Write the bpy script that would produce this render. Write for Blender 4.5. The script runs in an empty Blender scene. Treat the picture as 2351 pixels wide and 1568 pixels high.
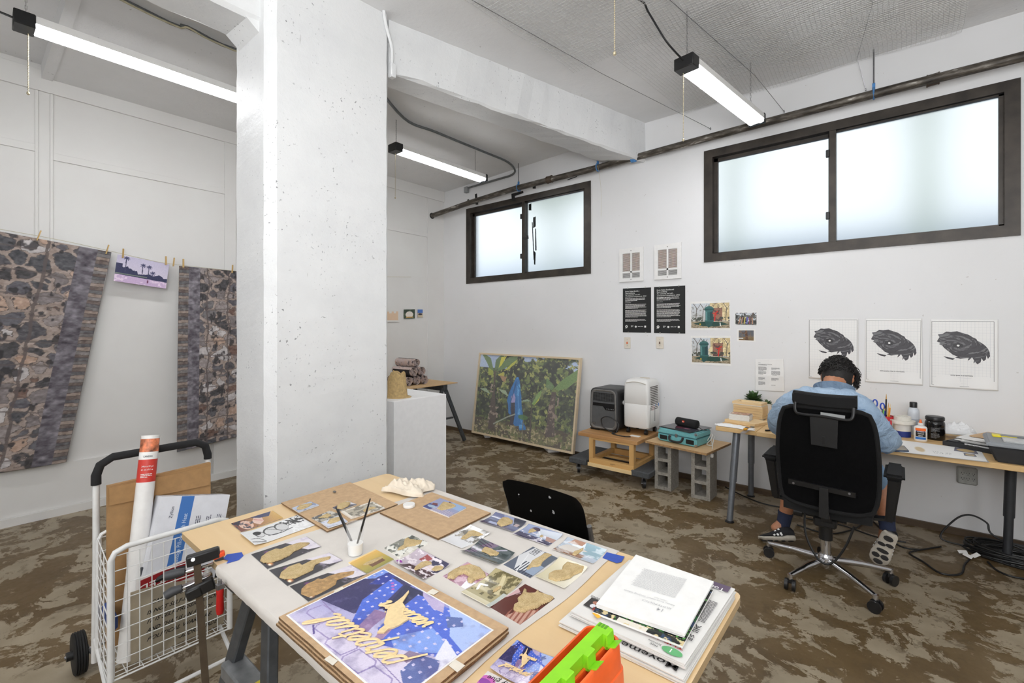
import bpy,bmesh,math,random
import numpy as np
from mathutils import Vector,Matrix
random.seed(7)
SC=bpy.context.scene
COL=SC.collection
PI=math.pi
# ---------------------------------------------------------------- camera, world, exposure
F,CX,HY,CZ=1060.0,1175.5,750.0,1.455
RX,RY=0.7704,0.6377
cd=bpy.data.cameras.new('camera')
cd.sensor_width=36.0
cd.lens=36.0*F/2351.0
cd.shift_y=(HY-784.0)/2351.0
cd.clip_start=0.02
cam=bpy.data.objects.new('camera',cd)
COL.objects.link(cam)
cam.location=(0,0,CZ)
cam.rotation_euler=(PI/2,0,math.atan2(RY,RX))
SC.camera=cam
w=bpy.data.worlds.new('world')
SC.world=w
w.use_nodes=True
wn=w.node_tree.nodes
bg=wn['Background']
sky=wn.new('ShaderNodeTexSky')
sky.sky_type='HOSEK_WILKIE'
sky.turbidity=9.0
sky.sun_direction=(-0.35,-0.6,0.72)
mixw=wn.new('ShaderNodeMix');mixw.data_type='RGBA'
mixw.inputs[0].default_value=0.85
mixw.inputs[7].default_value=(0.86,0.90,0.93,1)
w.node_tree.links.new(sky.outputs[0],mixw.inputs[6])
w.node_tree.links.new(mixw.outputs[2],bg.inputs[0])
bg.inputs[1].default_value=1.75
SC.view_settings.view_transform='Standard'
SC.view_settings.look='None'
SC.view_settings.gamma=1.0
SC.view_settings.use_curve_mapping=False
SC.view_settings.exposure=0.0
TUBE_POWER=30.0
NEAR_POWER=4.5
try:
 SC.cycles.max_bounces=7
 SC.cycles.diffuse_bounces=4
 SC.cycles.transparent_max_bounces=12
 SC.cycles.sample_clamp_indirect=6.0
 SC.cycles.caustics_reflective=False
 SC.cycles.caustics_refractive=False
except Exception:
 pass
def area(name,loc,aim,sx,sy,power,col=(1,1,1)):
 l=bpy.data.lights.new(name,'AREA');l.shape='RECTANGLE';l.size=sx;l.size_y=sy;l.energy=power;l.color=col
 o=bpy.data.objects.new(name,l);COL.objects.link(o);o.location=loc
 o.rotation_euler=(Vector(aim)-Vector(loc)).to_track_quat('-Z','Y').to_euler();return o
area('fill_light',(2.45,-1.2,2.55),(-3.2,2.8,1.5),2.4,1.3,78,(.97,.985,1))  # added soft fill from the right, no fixture, brightens column, plinth and far walls
area('fill_light',(-1.2,-2.3,2.4),(-1.5,3.0,2.4),2.6,1.2,44,(.97,.985,1))  # added soft fill from behind the camera, evens out the far wall
area('ceiling_fill_light',(.5,-.5,1.75),(.1,.6,3.5),1.2,1.2,88,(.97,.985,1))  # added uplight that brightens the ceiling, stands for no lamp in the room
# ---------------------------------------------------------------- seeing the place: a pixel on a known plane
def ray(px,py):
 a=(px-CX)/F
 return Vector((RX*a-RY,RY*a+RX,(HY-py)/F))
def atz(px,py,z):
 r=ray(px,py);t=(z-CZ)/r.z
 return Vector((r.x*t,r.y*t,z))
def atY(px,py,Y):
 r=ray(px,py);t=Y/r.y
 return Vector((r.x*t,Y,CZ+r.z*t))
def atX(px,py,X):
 r=ray(px,py);t=X/r.x
 return Vector((X,r.y*t,CZ+r.z*t))
V=Vector
# ---------------------------------------------------------------- colours and materials
def lin(c):
 r=[]
 for x in c[:3]:
  x=x/255.0
  r.append(x/12.92 if x<=0.04045 else((x+0.055)/1.055)**2.4)
 return(r[0],r[1],r[2],1.0)
_mats={}
class NT:
 def __init__(s,m):
  s.t=m.node_tree;s.n=s.t.nodes;s.l=s.t.links
  s.b=s.n['Principled BSDF']
  s.co=s.n.new('ShaderNodeTexCoord')
 def link(s,a,b):s.l.new(a,b)
 def noise(s,scale,detail=4,rough=0.55,dist=0.0,vec=None):
  n=s.n.new('ShaderNodeTexNoise');n.inputs['Scale'].default_value=scale
  n.inputs['Detail'].default_value=detail;n.inputs['Roughness'].default_value=rough
  n.inputs['Distortion'].default_value=dist
  s.link(vec if vec is not None else s.co.outputs['Object'],n.inputs['Vector'])
  return n.outputs['Fac']
 def vor(s,scale,feature='F1',vec=None,out='Distance',rnd=1.0):
  n=s.n.new('ShaderNodeTexVoronoi');n.feature=feature
  n.inputs['Scale'].default_value=scale;n.inputs['Randomness'].default_value=rnd
  s.link(vec if vec is not None else s.co.outputs['Object'],n.inputs['Vector'])
  return n.outputs[out]
 def mapping(s,scale=(1,1,1),rot=(0,0,0),loc=(0,0,0),src='Object'):
  n=s.n.new('ShaderNodeMapping');n.inputs['Scale'].default_value=scale
  n.inputs['Rotation'].default_value=rot;n.inputs['Location'].default_value=loc
  s.link(s.co.outputs[src],n.inputs['Vector']);return n.outputs[0]
 def ramp(s,fac,stops,interp='LINEAR'):
  n=s.n.new('ShaderNodeValToRGB');n.color_ramp.interpolation=interp
  e=n.color_ramp.elements
  while len(e)<len(stops):e.new(0.5)
  for k,(p,c)in enumerate(stops):
   e[k].position=p
   e[k].color=c if len(c)==4 else lin(c)
  s.link(fac,n.inputs[0]);return n.outputs[0]
 def step(s,fac,lo,hi):
  n=s.n.new('ShaderNodeMapRange');n.inputs[1].default_value=lo;n.inputs[2].default_value=hi
  s.link(fac,n.inputs[0]);return n.outputs[0]
 def math(s,op,a,b=None):
  n=s.n.new('ShaderNodeMath');n.operation=op
  for k,x in enumerate((a,b)):
   if x is None:continue
   if isinstance(x,(int,float)):n.inputs[k].default_value=x
   else:s.link(x,n.inputs[k])
  return n.outputs[0]
 def mix(s,fac,a,b,mode='MIX'):
  n=s.n.new('ShaderNodeMix');n.data_type='RGBA';n.blend_type=mode
  for k,x in((0,fac),(6,a),(7,b)):
   if isinstance(x,(int,float)):n.inputs[k].default_value=x
   elif isinstance(x,tuple):n.inputs[k].default_value=x if len(x)==4 else lin(x)
   else:s.link(x,n.inputs[k])
  return n.outputs[2]
 def bump(s,h,strength=0.3,dist=0.01):
  n=s.n.new('ShaderNodeBump');n.inputs['Strength'].default_value=strength
  n.inputs['Distance'].default_value=dist
  s.link(h,n.inputs['Height']);s.link(n.outputs[0],s.b.inputs['Normal'])
def newmat(name,c=(200,200,200),rough=0.5,metal=0.0,spec=None):
 m=bpy.data.materials.new(name);m.use_nodes=True
 n=NT(m)
 n.b.inputs['Base Color'].default_value=lin(c)
 n.b.inputs['Roughness'].default_value=rough
 n.b.inputs['Metallic'].default_value=metal
 if spec is not None:n.b.inputs['Specular IOR Level'].default_value=spec
 return m,n
def M(name,c=(200,200,200),rough=0.5,metal=0.0,var=0.10,scale=30,bump=0.0,bscale=120,spec=None):
 """a plain surface with slight mottling and grain"""
 if name in _mats:return _mats[name]
 m,n=newmat(name,c,rough,metal,spec)
 if var:
  f=n.noise(scale,4)
  lo=tuple(max(0,x*(1-var))for x in c);hi=tuple(min(255,x*(1+var*0.5))for x in c)
  n.link(n.ramp(f,[(0.3,lo),(0.7,hi)]),n.b.inputs['Base Color'])
 if bump:
  n.bump(n.noise(bscale,3),bump,0.004)
 _mats[name]=m
 return m
def wood(name,a,b,axis=0,scale=14,rough=0.5):
 if name in _mats:return _mats[name]
 m,n=newmat(name,a,rough)
 sc=[scale,scale,scale];sc[axis]=scale*0.07
 v=n.mapping(tuple(sc))
 f=n.noise(1.0,6,0.6,0.6,v)
 n.link(n.ramp(f,[(0.3,b),(0.65,a)]),n.b.inputs['Base Color'])
 n.bump(f,0.12,0.003)
 _mats[name]=m
 return m
def glow(name,c,strength):
 m,n=newmat(name,c,0.4)
 n.b.inputs['Emission Color'].default_value=lin(c)
 n.b.inputs['Emission Strength'].default_value=strength
 _mats[name]=m
 return m
def clearmat(name,c=(255,255,255),rough=0.05,alpha=0.2):
 if name in _mats:return _mats[name]
 m,n=newmat(name,c,rough)
 n.b.inputs['Alpha'].default_value=alpha
 _mats[name]=m
 return m
def printmat(name,rough,attr=True,bump=0):
 m,n=newmat(name,(255,255,255),rough)
 a=n.n.new('ShaderNodeAttribute');a.attribute_name='Col'
 n.link(a.outputs['Color'],n.b.inputs['Base Color'])
 if bump:n.bump(n.noise(220,3),bump,0.002)
 _mats[name]=m
 return m
PRINT=printmat('printed_paper',0.45)
PRINTG=printmat('glossy_print',0.16)
PRINTC=printmat('printed_cloth',0.9,bump=0.25)
# ---------------------------------------------------------------- things, parts
_org={}
def tag(o,label=None,cat=None,group=None,kind=None):
 if label:o['label']=label
 if cat:o['category']=cat
 if group:o['group']=group
 if kind:o['kind']=kind
 return o
def thing(name,label,cat,loc=(0,0,0),rz=0.0,group=None):
 o=bpy.data.objects.new(name,None);COL.objects.link(o)
 o.empty_display_size=0.05
 o.location=loc;o.rotation_euler=(0,0,rz)
 _org[o.name]=Matrix.Translation(V(loc))@Matrix.Rotation(rz,4,'Z')
 return tag(o,label,cat,group)
def copy_tree(o,parent=None):
 c=o.copy();COL.objects.link(c)
 if parent is not None:c.parent=parent
 for ch in list(o.children):copy_tree(ch,c)
 return c
def link_mesh(name,me,mat,parent,world=True,smooth=False):
 o=bpy.data.objects.new(name,me);COL.objects.link(o)
 for m in(mat if isinstance(mat,(list,tuple))else[mat]):
  me.materials.append(m)
 if parent is not None:
  mt=_org.get(parent.name,Matrix.Identity(4))
  if world:me.transform(mt.inverted())
  o.parent=parent
  _org[o.name]=mt
 if smooth:
  me.polygons.foreach_set('use_smooth',[True]*len(me.polygons))
  try:me.set_sharp_from_angle(angle=math.radians(42))
  except Exception:pass
 me.update()
 return o
class MB:
 """collects shapes for one mesh"""
 def __init__(s):s.bm=bmesh.new()
 def _xf(s,vs,mt):
  for v in vs:v.co=mt@v.co
 def box(s,lo,hi,rot=None,piv=None,bev=0.0,seg=1):
  lo,hi=V(lo),V(hi)
  c=(lo+hi)/2;d=hi-lo
  r=bmesh.ops.create_cube(s.bm,size=1.0,matrix=Matrix.Translation(c)@Matrix.Diagonal((abs(d.x),abs(d.y),abs(d.z),1)))
  vs=r['verts']
  if bev>0:
   es=list({e for v in vs for e in v.link_edges})
   rr=bmesh.ops.bevel(s.bm,geom=es,offset=bev,segments=seg,affect='EDGES',profile=0.5,clamp_overlap=True)
   vs=list({v for f in rr['faces']for v in f.verts}|{v for v in vs if v.is_valid})
  if rot is not None:
   p=V(piv)if piv is not None else c
   s._xf(vs,Matrix.Translation(p)@rot.to_4x4()@Matrix.Translation(-p))
  return vs
 def bar(s,p0,p1,w,h,bev=0.0,up=(0,0,1)):
  p0,p1=V(p0),V(p1);d=p1-p0;L=d.length
  z=d.normalized();u=V(up)
  x=u.cross(z)
  if x.length<1e-4:x=V((1,0,0)).cross(z)
  x.normalize();y=z.cross(x)
  mt=Matrix((x,y,z)).transposed().to_4x4();mt.translation=(p0+p1)/2
  vs=s.box((-w/2,-h/2,-L/2),(w/2,h/2,L/2),bev=bev)
  s._xf(vs,mt)
  return vs
 def cyl(s,p0,p1,r,r2=None,seg=12,cap=True):
  p0,p1=V(p0),V(p1);d=p1-p0
  mt=Matrix.Translation((p0+p1)/2)@d.to_track_quat('Z','Y').to_matrix().to_4x4()
  return bmesh.ops.create_cone(s.bm,cap_ends=cap,segments=seg,radius1=r,radius2=r if r2 is None else r2,depth=d.length,matrix=mt)['verts']
 def ball(s,c,r,sub=2,scale=(1,1,1),rot=None):
  mt=Matrix.Translation(V(c))
  if rot is not None:mt=mt@rot.to_4x4()
  mt=mt@Matrix.Diagonal((scale[0],scale[1],scale[2],1))
  return bmesh.ops.create_icosphere(s.bm,subdivisions=sub,radius=r,matrix=mt)['verts']
 def tube(s,pts,r,seg=6,cap=True,closed=False):
  pts=[V(p)for p in pts];n=len(pts)
  rr=r if isinstance(r,(list,tuple))else[r]*n
  rings=[];up=None
  for i,p in enumerate(pts):
   if closed:d=pts[(i+1)%n]-pts[i-1]
   else:d=pts[min(i+1,n-1)]-pts[max(i-1,0)]
   d=d.normalized()if d.length>1e-9 else V((0,0,1))
   if up is None:
    up=V((0,0,1))if abs(d.z)<0.9 else V((1,0,0))
   x=up.cross(d)
   if x.length<1e-5:x=V((1,0.3,0.2)).cross(d)
   x.normalize();y=d.cross(x);up=y
   rings.append([s.bm.verts.new(p+(x*math.cos(2*PI*k/seg)+y*math.sin(2*PI*k/seg))*rr[i])for k in range(seg)])
  m=n if closed else n-1
  for i in range(m):
   a,b=rings[i],rings[(i+1)%n]
   for k in range(seg):
    s.bm.faces.new((a[k],a[(k+1)%seg],b[(k+1)%seg],b[k]))
  if cap and not closed:
   s.bm.faces.new(rings[0][::-1]);s.bm.faces.new(rings[-1])
  return[v for q in rings for v in q]
 def lathe(s,prof,c=(0,0,0),seg=20,cap=True,sx=1.0,sy=1.0):
  c=V(c);rings=[]
  for(r,z)in prof:
   rings.append([s.bm.verts.new(c+V((r*sx*math.cos(2*PI*k/seg),r*sy*math.sin(2*PI*k/seg),z)))for k in range(seg)])
  for a,b in zip(rings,rings[1:]):
   for k in range(seg):
    s.bm.faces.new((a[k],a[(k+1)%seg],b[(k+1)%seg],b[k]))
  if cap:
   s.bm.faces.new(rings[0][::-1]);s.bm.faces.new(rings[-1])
  return[v for q in rings for v in q]
 def prism(s,poly,vec):
  """flat polygon of points pushed along vec"""
  vec=V(vec)
  a=[s.bm.verts.new(V(p))for p in poly];b=[s.bm.verts.new(V(p)+vec)for p in poly]
  n=len(a)
  s.bm.faces.new(a);s.bm.faces.new(b[::-1])
  for i in range(n):
   s.bm.faces.new((a[i],b[i],b[(i+1)%n],a[(i+1)%n]))
  return a+b
 def quad(s,p):
  s.bm.faces.new([s.bm.verts.new(V(q))for q in p])
 def hexa(s,b4,t4):
  """box from four bottom and four top corners"""
  a=[s.bm.verts.new(V(p))for p in b4];b=[s.bm.verts.new(V(p))for p in t4]
  s.bm.faces.new(a[::-1]);s.bm.faces.new(b)
  for i in range(4):
   s.bm.faces.new((a[i],a[(i+1)%4],b[(i+1)%4],b[i]))
  return a+b
 def grid(s,fn,nu,nv):
  """fn(u,v) in 0..1 gives a point"""
  g=[[s.bm.verts.new(V(fn(i/nu,j/nv)))for i in range(nu+1)]for j in range(nv+1)]
  for j in range(nv):
   for i in range(nu):
    s.bm.faces.new((g[j][i],g[j][i+1],g[j+1][i+1],g[j+1][i]))
  return g
 def build(s,name,mat,parent=None,world=True,smooth=False,recalc=True):
  if recalc:bmesh.ops.recalc_face_normals(s.bm,faces=s.bm.faces[:])
  me=bpy.data.meshes.new(name);s.bm.to_mesh(me);s.bm.free()
  return link_mesh(name,me,mat,parent,world,smooth)
def B(lo,hi,name,mat,parent=None,bev=0.0,world=True,seg=1):
 m=MB();m.box(lo,hi,bev=bev,seg=seg);return m.build(name,mat,parent,world,smooth=bev>0)
def spline(pts,n=8):
 """a smooth run of points through pts"""
 P=[V(p)for p in pts];out=[]
 for i in range(len(P)-1):
  p0=P[max(i-1,0)];p1=P[i];p2=P[i+1];p3=P[min(i+2,len(P)-1)]
  for k in range(n):
   t=k/n
   out.append(0.5*((2*p1)+(p2-p0)*t+(2*p0-5*p1+4*p2-p3)*t*t+(3*p1-p0-3*p2+p3)*t**3))
 out.append(P[-1]);return out
 # ---------------------------------------------------------------- noise, prints
def vnoise(u,v,seed=0):
 r=np.random.RandomState(seed).rand(64,64)
 x=np.floor(u).astype(int);y=np.floor(v).astype(int)
 fx=u-x;fy=v-y
 fx=fx*fx*(3-2*fx);fy=fy*fy*(3-2*fy)
 g=lambda i,j:r[j%64,i%64]
 return(g(x,y)*(1-fx)+g(x+1,y)*fx)*(1-fy)+(g(x,y+1)*(1-fx)+g(x+1,y+1)*fx)*fy
def fbm(u,v,seed=0,oct=4):
 s=0;a=0.5;t=0
 for k in range(oct):
  s=s+a*vnoise(u*2**k,v*2**k,seed+k*13);t+=a;a*=0.55
 return s/t
def inpoly(x,y,pts):
 ins=np.zeros(x.shape,bool);n=len(pts);j=n-1
 for i in range(n):
  xi,yi=pts[i];xj,yj=pts[j]
  c=((yi>y)!=(yj>y))&(x<(xj-xi)*(y-yi)/((yj-yi)if yj!=yi else 1e-9)+xi)
  ins^=c;j=i
 return ins
def edist(x,y,pts,closed=True):
 d=np.full(x.shape,1e9);n=len(pts)
 for i in range(n if closed else n-1):
  ax,ay=pts[i];bx,by=pts[(i+1)%n]
  ex,ey=bx-ax,by-ay;L=ex*ex+ey*ey+1e-12
  t=np.clip(((x-ax)*ex+(y-ay)*ey)/L,0,1)
  d=np.minimum(d,np.hypot(x-ax-t*ex,y-ay-t*ey))
 return d
class Pic:
 """a picture printed as a fine coloured sheet; u runs right, v runs down, both 0..1"""
 def __init__(s,w,h,c=(255,255,255),asp=None):
  k=1.3 if w>150 else 2.0
  asp=asp or w/h;w,h=int(w*k),int(h*k);s.w,s.h=w,h
  s.U,s.V=np.meshgrid(np.linspace(0,1,w),np.linspace(0,1,h))
  s.asp=asp or w/h
  s.a=np.ones((h,w,3))*np.array(c,float)
 def put(s,mask,c):
  if callable(mask):mask=mask(s)
  m=np.asarray(mask).astype(float)[...,None]
  s.a=s.a*(1-m)+np.array(c,float)*m;return s
 def grad(s,c0,c1,ang=90):
  t=(s.U*math.cos(math.radians(ang))+s.V*math.sin(math.radians(ang)))
  t=np.clip(t,0,1)[...,None]
  s.a=np.array(c0,float)*(1-t)+np.array(c1,float)*t;return s
 def poly(s,pts,c,al=1.0):return s.put(inpoly(s.U,s.V,pts)*al,c)
 def rect(s,x0,y0,x1,y1,c,al=1.0):return s.put(((s.U>=x0)&(s.U<=x1)&(s.V>=y0)&(s.V<=y1))*al,c)
 def ell(s,cx,cy,rx,ry,c,al=1.0,soft=0.0):
  d=np.hypot((s.U-cx)/rx,(s.V-cy)/ry)
  m=np.clip((1-d)/soft,0,1)if soft>0 else(d<1)
  return s.put(m*al,c)
 def line(s,pts,wd,c,al=1.0):
  k=s.asp
  d=edist(s.U*k,s.V,[(p[0]*k,p[1])for p in pts],False)
  return s.put((d<wd)*al,c)
 def speck(s,c,sc,lo,hi,seed,mask=None,oct=4,al=1.0):
  f=fbm(s.U*sc*s.asp,s.V*sc,seed,oct)
  m=np.clip((f-lo)/(hi-lo),0,1)*al
  if callable(mask):mask=mask(s)
  if mask is not None:m=m*mask
  return s.put(m,c)
 def grain(s,amt,seed=1):
  r=np.random.RandomState(seed)
  s.a=np.clip(s.a+r.randn(s.h,s.w,1)*amt,0,255);return s
def sheet(name,pic,P,mat,parent=None,thick=0.0006,bend=None,back=(238,236,230)):
 """P: four corners in the world, top-left, top-right, bottom-right, bottom-left of the picture as printed"""
 tl,tr,br,bl=[np.array(p,float)for p in P]
 h,w_=pic.h,pic.w
 U,Vv=pic.U[...,None],pic.V[...,None]
 pos=(tl*(1-U)+tr*U)*(1-Vv)+(bl*(1-U)+br*U)*Vv
 n=np.cross(tr-tl,tl-bl);n=n/np.linalg.norm(n)
 if bend is not None:pos=pos+n*bend(pic.U,pic.V)[...,None]
 top=pos+n*thick
 N=h*w_
 idx=np.arange(N).reshape(h,w_)
 q=np.stack([idx[1:,:-1],idx[1:,1:],idx[:-1,1:],idx[:-1,:-1]],-1).reshape(-1,4)
 rim=np.concatenate([idx[0,:-1],idx[:-1,-1],idx[-1,:0:-1],idx[:0:-1,0]])
 R=len(rim)
 ring=np.arange(R)
 side=np.stack([rim,N+ring,N+(ring+1)%R,rim[(ring+1)%R]],-1)[:,::-1]
 co=np.concatenate([top.reshape(-1,3),pos.reshape(-1,3)[rim]])
 col=np.ones((len(co),4));c=np.clip(pic.a.reshape(-1,3)/255.0,0,1)
 col[:N,:3]=np.where(c<=0.04045,c/12.92,((c+0.055)/1.055)**2.4)
 col[N:,:3]=lin(back)[:3]
 me=bpy.data.meshes.new(name)
 fl=np.concatenate([q,side])
 me.from_pydata(co.tolist(),[],fl.tolist())
 at=me.color_attributes.new('Col','FLOAT_COLOR','POINT')
 at.data.foreach_set('color',col.astype(np.float32).ravel())
 o=link_mesh(name,me,mat,parent)
 if bend is not None:me.polygons.foreach_set('use_smooth',[True]*len(me.polygons))
 return o
 # ---------------------------------------------------------------- lettering
def _tmesh(s,size,bold,shear,align,space=1.0):
 cu=bpy.data.curves.new('lettering','FONT');cu.body=s;cu.size=size
 cu.resolution_u=2;cu.offset=bold*size;cu.shear=shear;cu.align_x=align
 cu.space_character=space
 ob=bpy.data.objects.new('lettering',cu)
 me=ob.to_mesh()
 vs=[v.co.copy()for v in me.vertices];fs=[tuple(p.vertices)for p in me.polygons]
 ob.to_mesh_clear();bpy.data.objects.remove(ob);bpy.data.curves.remove(cu)
 return vs,fs
class Text:
 """several lines of flat lettering joined into one part"""
 def __init__(s):s.v=[];s.f=[]
 def add(s,txt,o,xd,yd,size,bold=0.0,shear=0.0,align='LEFT',wrap=None,space=1.0,fn=None):
  o,xd,yd=V(o),V(xd).normalized(),V(yd).normalized()
  vs,fs=_tmesh(txt,size,bold,shear,align,space)
  if not vs:return s
  if wrap:
   x0=min(v.x for v in vs);x1=max(v.x for v in vs);k=wrap/max(1e-6,(x1-x0))
   for v in vs:v.x*=k
  b=len(s.v)
  s.v+=[o+xd*v.x+yd*v.y+(fn(v)if fn else V((0,0,0)))for v in vs]
  s.f+=[tuple(i+b for i in f)for f in fs]
  return s
 def para(s,o,xd,yd,width,n,lh,seed=1,fill=0.62,last=0.6):
  """tiny running text, as rows of word-long strokes"""
  r=random.Random(seed);o,xd,yd=V(o),V(xd).normalized(),V(yd).normalized()
  for k in range(n):
   x=0.0;W=width*(last if k==n-1 else r.uniform(0.93,1.0))
   while x<W:
    L=min(r.uniform(1.2,5.0)*lh*0.55,W-x)
    if L>lh*0.2:
     b=len(s.v);p=o+xd*x-yd*(lh*(k+0.5))
     hh=lh*fill*0.33
     s.v+=[p-yd*hh,p+xd*L-yd*hh,p+xd*L+yd*hh,p+yd*hh]
     s.f.append((b,b+1,b+2,b+3))
    x+=L+lh*0.28
  return s
 def build(s,name,mat,parent):
  me=bpy.data.meshes.new(name);me.from_pydata([tuple(v)for v in s.v],[],s.f)
  return tag(link_mesh(name,me,mat,parent),kind='stuff')
INK=M('black_ink',(22,22,24),0.6,var=0)
WINK=M('white_ink',(225,225,222),0.6,var=0)
REDINK=M('red_ink',(178,52,48),0.6,var=0)
# ================================================================ the room
DW,DB=4.49,-4.99
XR,YR=2.6,-2.4
def zceil(x,y):
 if x>-1.95-(4.49-y)*0.15:
  return 3.53-0.065*(4.49-y)
 return 3.385+0.036*(x+4.99)-0.01*(4.49-y)
def struct(o,name=None):
 o['kind']='structure';return o
mw,n=newmat('white_wall_paint',(212,210,206),0.6)
f=n.noise(1.6,5,0.6)
c=n.ramp(f,[(0.3,(224,224,224)),(0.7,(228,228,229))])
sp=n.step(n.noise(42,2,0.5),0.76,0.775)
c=n.mix(n.math('MULTIPLY',sp,0.35),c,(150,140,125))
n.link(c,n.b.inputs['Base Color']);n.bump(n.noise(60,4),0.05,0.004)
WALL=mw
mp,n=newmat('panel_paint',(214,211,205),0.55)
n.link(n.ramp(n.noise(2.2,4),[(0.3,(219,217,214)),(0.7,(224,223,220))]),n.b.inputs['Base Color'])
PANEL=mp
mc,n=newmat('painted_concrete',(224,225,226),0.5)
f1=n.noise(3.5,8,0.62);f2=n.noise(26,6,0.7)
c=n.ramp(f1,[(0.25,(214,215,216)),(0.55,(223,224,224)),(0.8,(226,226,226))])
pit=n.math('MULTIPLY',n.step(n.noise(60,3,0.55),0.655,0.69),n.step(n.noise(4.0,3),0.45,0.62))
c=n.mix(n.math('MULTIPLY',pit,0.75),c,(95,95,98))
v=n.mapping((60,60,9))
scr=n.math('MULTIPLY',n.step(n.noise(1.0,3,0.5,0,v),0.70,0.73),n.step(n.noise(5.0,3),0.52,0.62))
c=n.mix(n.math('MULTIPLY',scr,0.4),c,(150,148,144))
n.link(c,n.b.inputs['Base Color'])
h=n.math('ADD',n.math('MULTIPLY',f1,0.5),n.math('SUBTRACT',n.math('MULTIPLY',f2,0.35),n.math('MULTIPLY',pit,0.5)))
n.bump(h,0.35,0.02)
CONC=mc
mcl,n=newmat('ceiling_paint',(206,205,203),0.7)
f1=n.noise(2.2,8,0.65)
c=n.ramp(f1,[(0.25,(224,224,224)),(0.7,(232,232,232))])
sp=n.math('MULTIPLY',n.step(n.noise(40,3,0.6),0.69,0.72),n.step(n.noise(3,3),0.5,0.6))
c=n.mix(n.math('MULTIPLY',sp,0.6),c,(120,112,104))
n.link(c,n.b.inputs['Base Color'])
n.bump(n.math('ADD',f1,n.math('MULTIPLY',n.noise(18,6,0.7),0.3)),0.25,0.03)
CEIL=mcl
mf,n=newmat('worn_concrete_floor',(110,95,75),0.4)
v0=n.mapping((1,1,1),rot=(0,0,0.5))
big=n.noise(0.9,4,0.55,0.2)
flake=n.noise(4.6,12,0.70,0.35)
fine=n.noise(24,6,0.7)
under=n.ramp(n.noise(6,5,0.6),[(0.3,(142,129,107)),(0.7,(163,150,128))])
over=n.ramp(n.noise(2.0,8,0.65),[(0.3,(84,66,40)),(0.52,(104,85,56)),(0.75,(118,101,74))])
sel=n.math('ADD',flake,n.math('MULTIPLY',n.math('SUBTRACT',big,0.5),0.45))
mask=n.step(sel,0.50,0.522)
c=n.mix(mask,over,under)
c=n.mix(n.math('MULTIPLY',n.step(n.noise(9,8,0.7),0.56,0.60),0.45),c,(86,72,50))
c=n.mix(n.math('MULTIPLY',n.step(n.noise(16,6,0.65),0.64,0.68),0.5),c,(160,150,132))
c=n.mix(n.math('MULTIPLY',n.step(n.vor(7.0),0.035,0.02),0.85),c,(30,27,24))
n.link(c,n.b.inputs['Base Color'])
n.link(n.ramp(fine,[(0.3,(0.36,)*3+(1,)),(0.7,(0.55,)*3+(1,))]),n.b.inputs['Roughness'])
n.bump(n.math('ADD',n.math('MULTIPLY',mask,-0.25),n.math('MULTIPLY',fine,0.3)),0.25,0.006)
FLOOR=mf
DARK=M('bronze_aluminium',(60,54,48),0.42,0.3,var=0.25,scale=9)
BLACK=M('black_plastic',(24,24,25),0.4,var=0.15)
CHROME=M('chrome',(205,205,208),0.16,1.0,var=0)
STEEL=M('dull_steel',(140,140,142),0.38,0.9,var=0.1)
WHITE=M('white_plastic',(228,227,224),0.4,var=0.0)
PAPER=M('white_paper',(236,235,232),0.7,var=0.02)
STRING=M('pale_string',(196,188,160),0.9,var=0.1)
m=MB();m.box((DB-0.2,YR-0.2,-0.15),(XR+0.2,DW+0.2,0.0))
struct(m.build('floor',FLOOR))
def win_rect(x0,z0,x1,z1):return(x0,z0,x1,z1)
a=atY(1617,603,DW);b=atY(2343,540,DW);t0=atY(1617,348,DW);t1=atY(2340,180,DW)
W1=(a.x,(a.z+b.z)/2,b.x,(t0.z+t1.z)/2)
a=atY(1071.5,652.4,DW);b=atY(1356.7,627.5,DW);t0=atY(1071.5,481,DW);t1=atY(1356.7,414,DW)
W2=(a.x,(a.z+b.z)/2,b.x,(t0.z+t1.z)/2)
m=MB()
def wall_seg(x0,z0,x1,z1):m.box((x0,DW,z0),(x1,DW+0.22,z1))
xs=[DB-0.2,W2[0],W2[2],W1[0],W1[2],XR+0.2]
wall_seg(xs[0],0,xs[1],3.7);wall_seg(xs[2],0,xs[3],3.7);wall_seg(xs[4],0,xs[5],3.7)
for W_ in(W1,W2):
 wall_seg(W_[0],0,W_[2],W_[1]);wall_seg(W_[0],W_[3],W_[2],3.7)
struct(m.build('wall_back',WALL))
m=MB();m.box((DB-0.2,YR,0),(DB,DW,3.7))
wl=struct(m.build('wall_left',PANEL))
def strip(y0,y1,z0,z1,d=0.012,nm='batten'):
 mm=MB();mm.box((DB,y0,z0),(DB+d,y1,z1),bev=0.002)
 return mm.build(nm,PANEL,wl)
def yB(px):return atX(px,700,DB).y
def zB(px,py):return atX(px,py,DB).z
ztop=3.24
strip(YR,DW,ztop,3.40,0.02,'top_board')
y_a,y_b,y_c,y_d=yB(80),yB(122),yB(515),yB(552)
strip(y_a,y_a+0.018,0.42,ztop);strip(y_b-0.018,y_b,0.42,ztop)
strip(y_c,y_c+0.1,0.42,ztop);strip(yB(980),yB(980)+0.012,0.42,ztop)
for(y0,y1,z0)in((YR,y_a,2.83),(y_b,y_c,2.79),(y_c+0.1,yB(980),2.75)):
 strip(y0,y1,z0-0.055,z0)
strip(YR,1.55,0.06,0.40,0.02,'skirting_panel');strip(1.57,DW,0.06,0.40,0.02,'skirting_panel')
m=MB();m.box((DB,YR,0.0),(DB+0.045,DW,0.0605))
struct(m.build('baseboard_left',PANEL))
m=MB();m.box((xs[0]+0.2,DW-0.02,0.0),(XR,DW,0.045))
struct(m.build('baseboard_back',wood('old_timber',(96,78,58),(60,46,34),0,12)))
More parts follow.
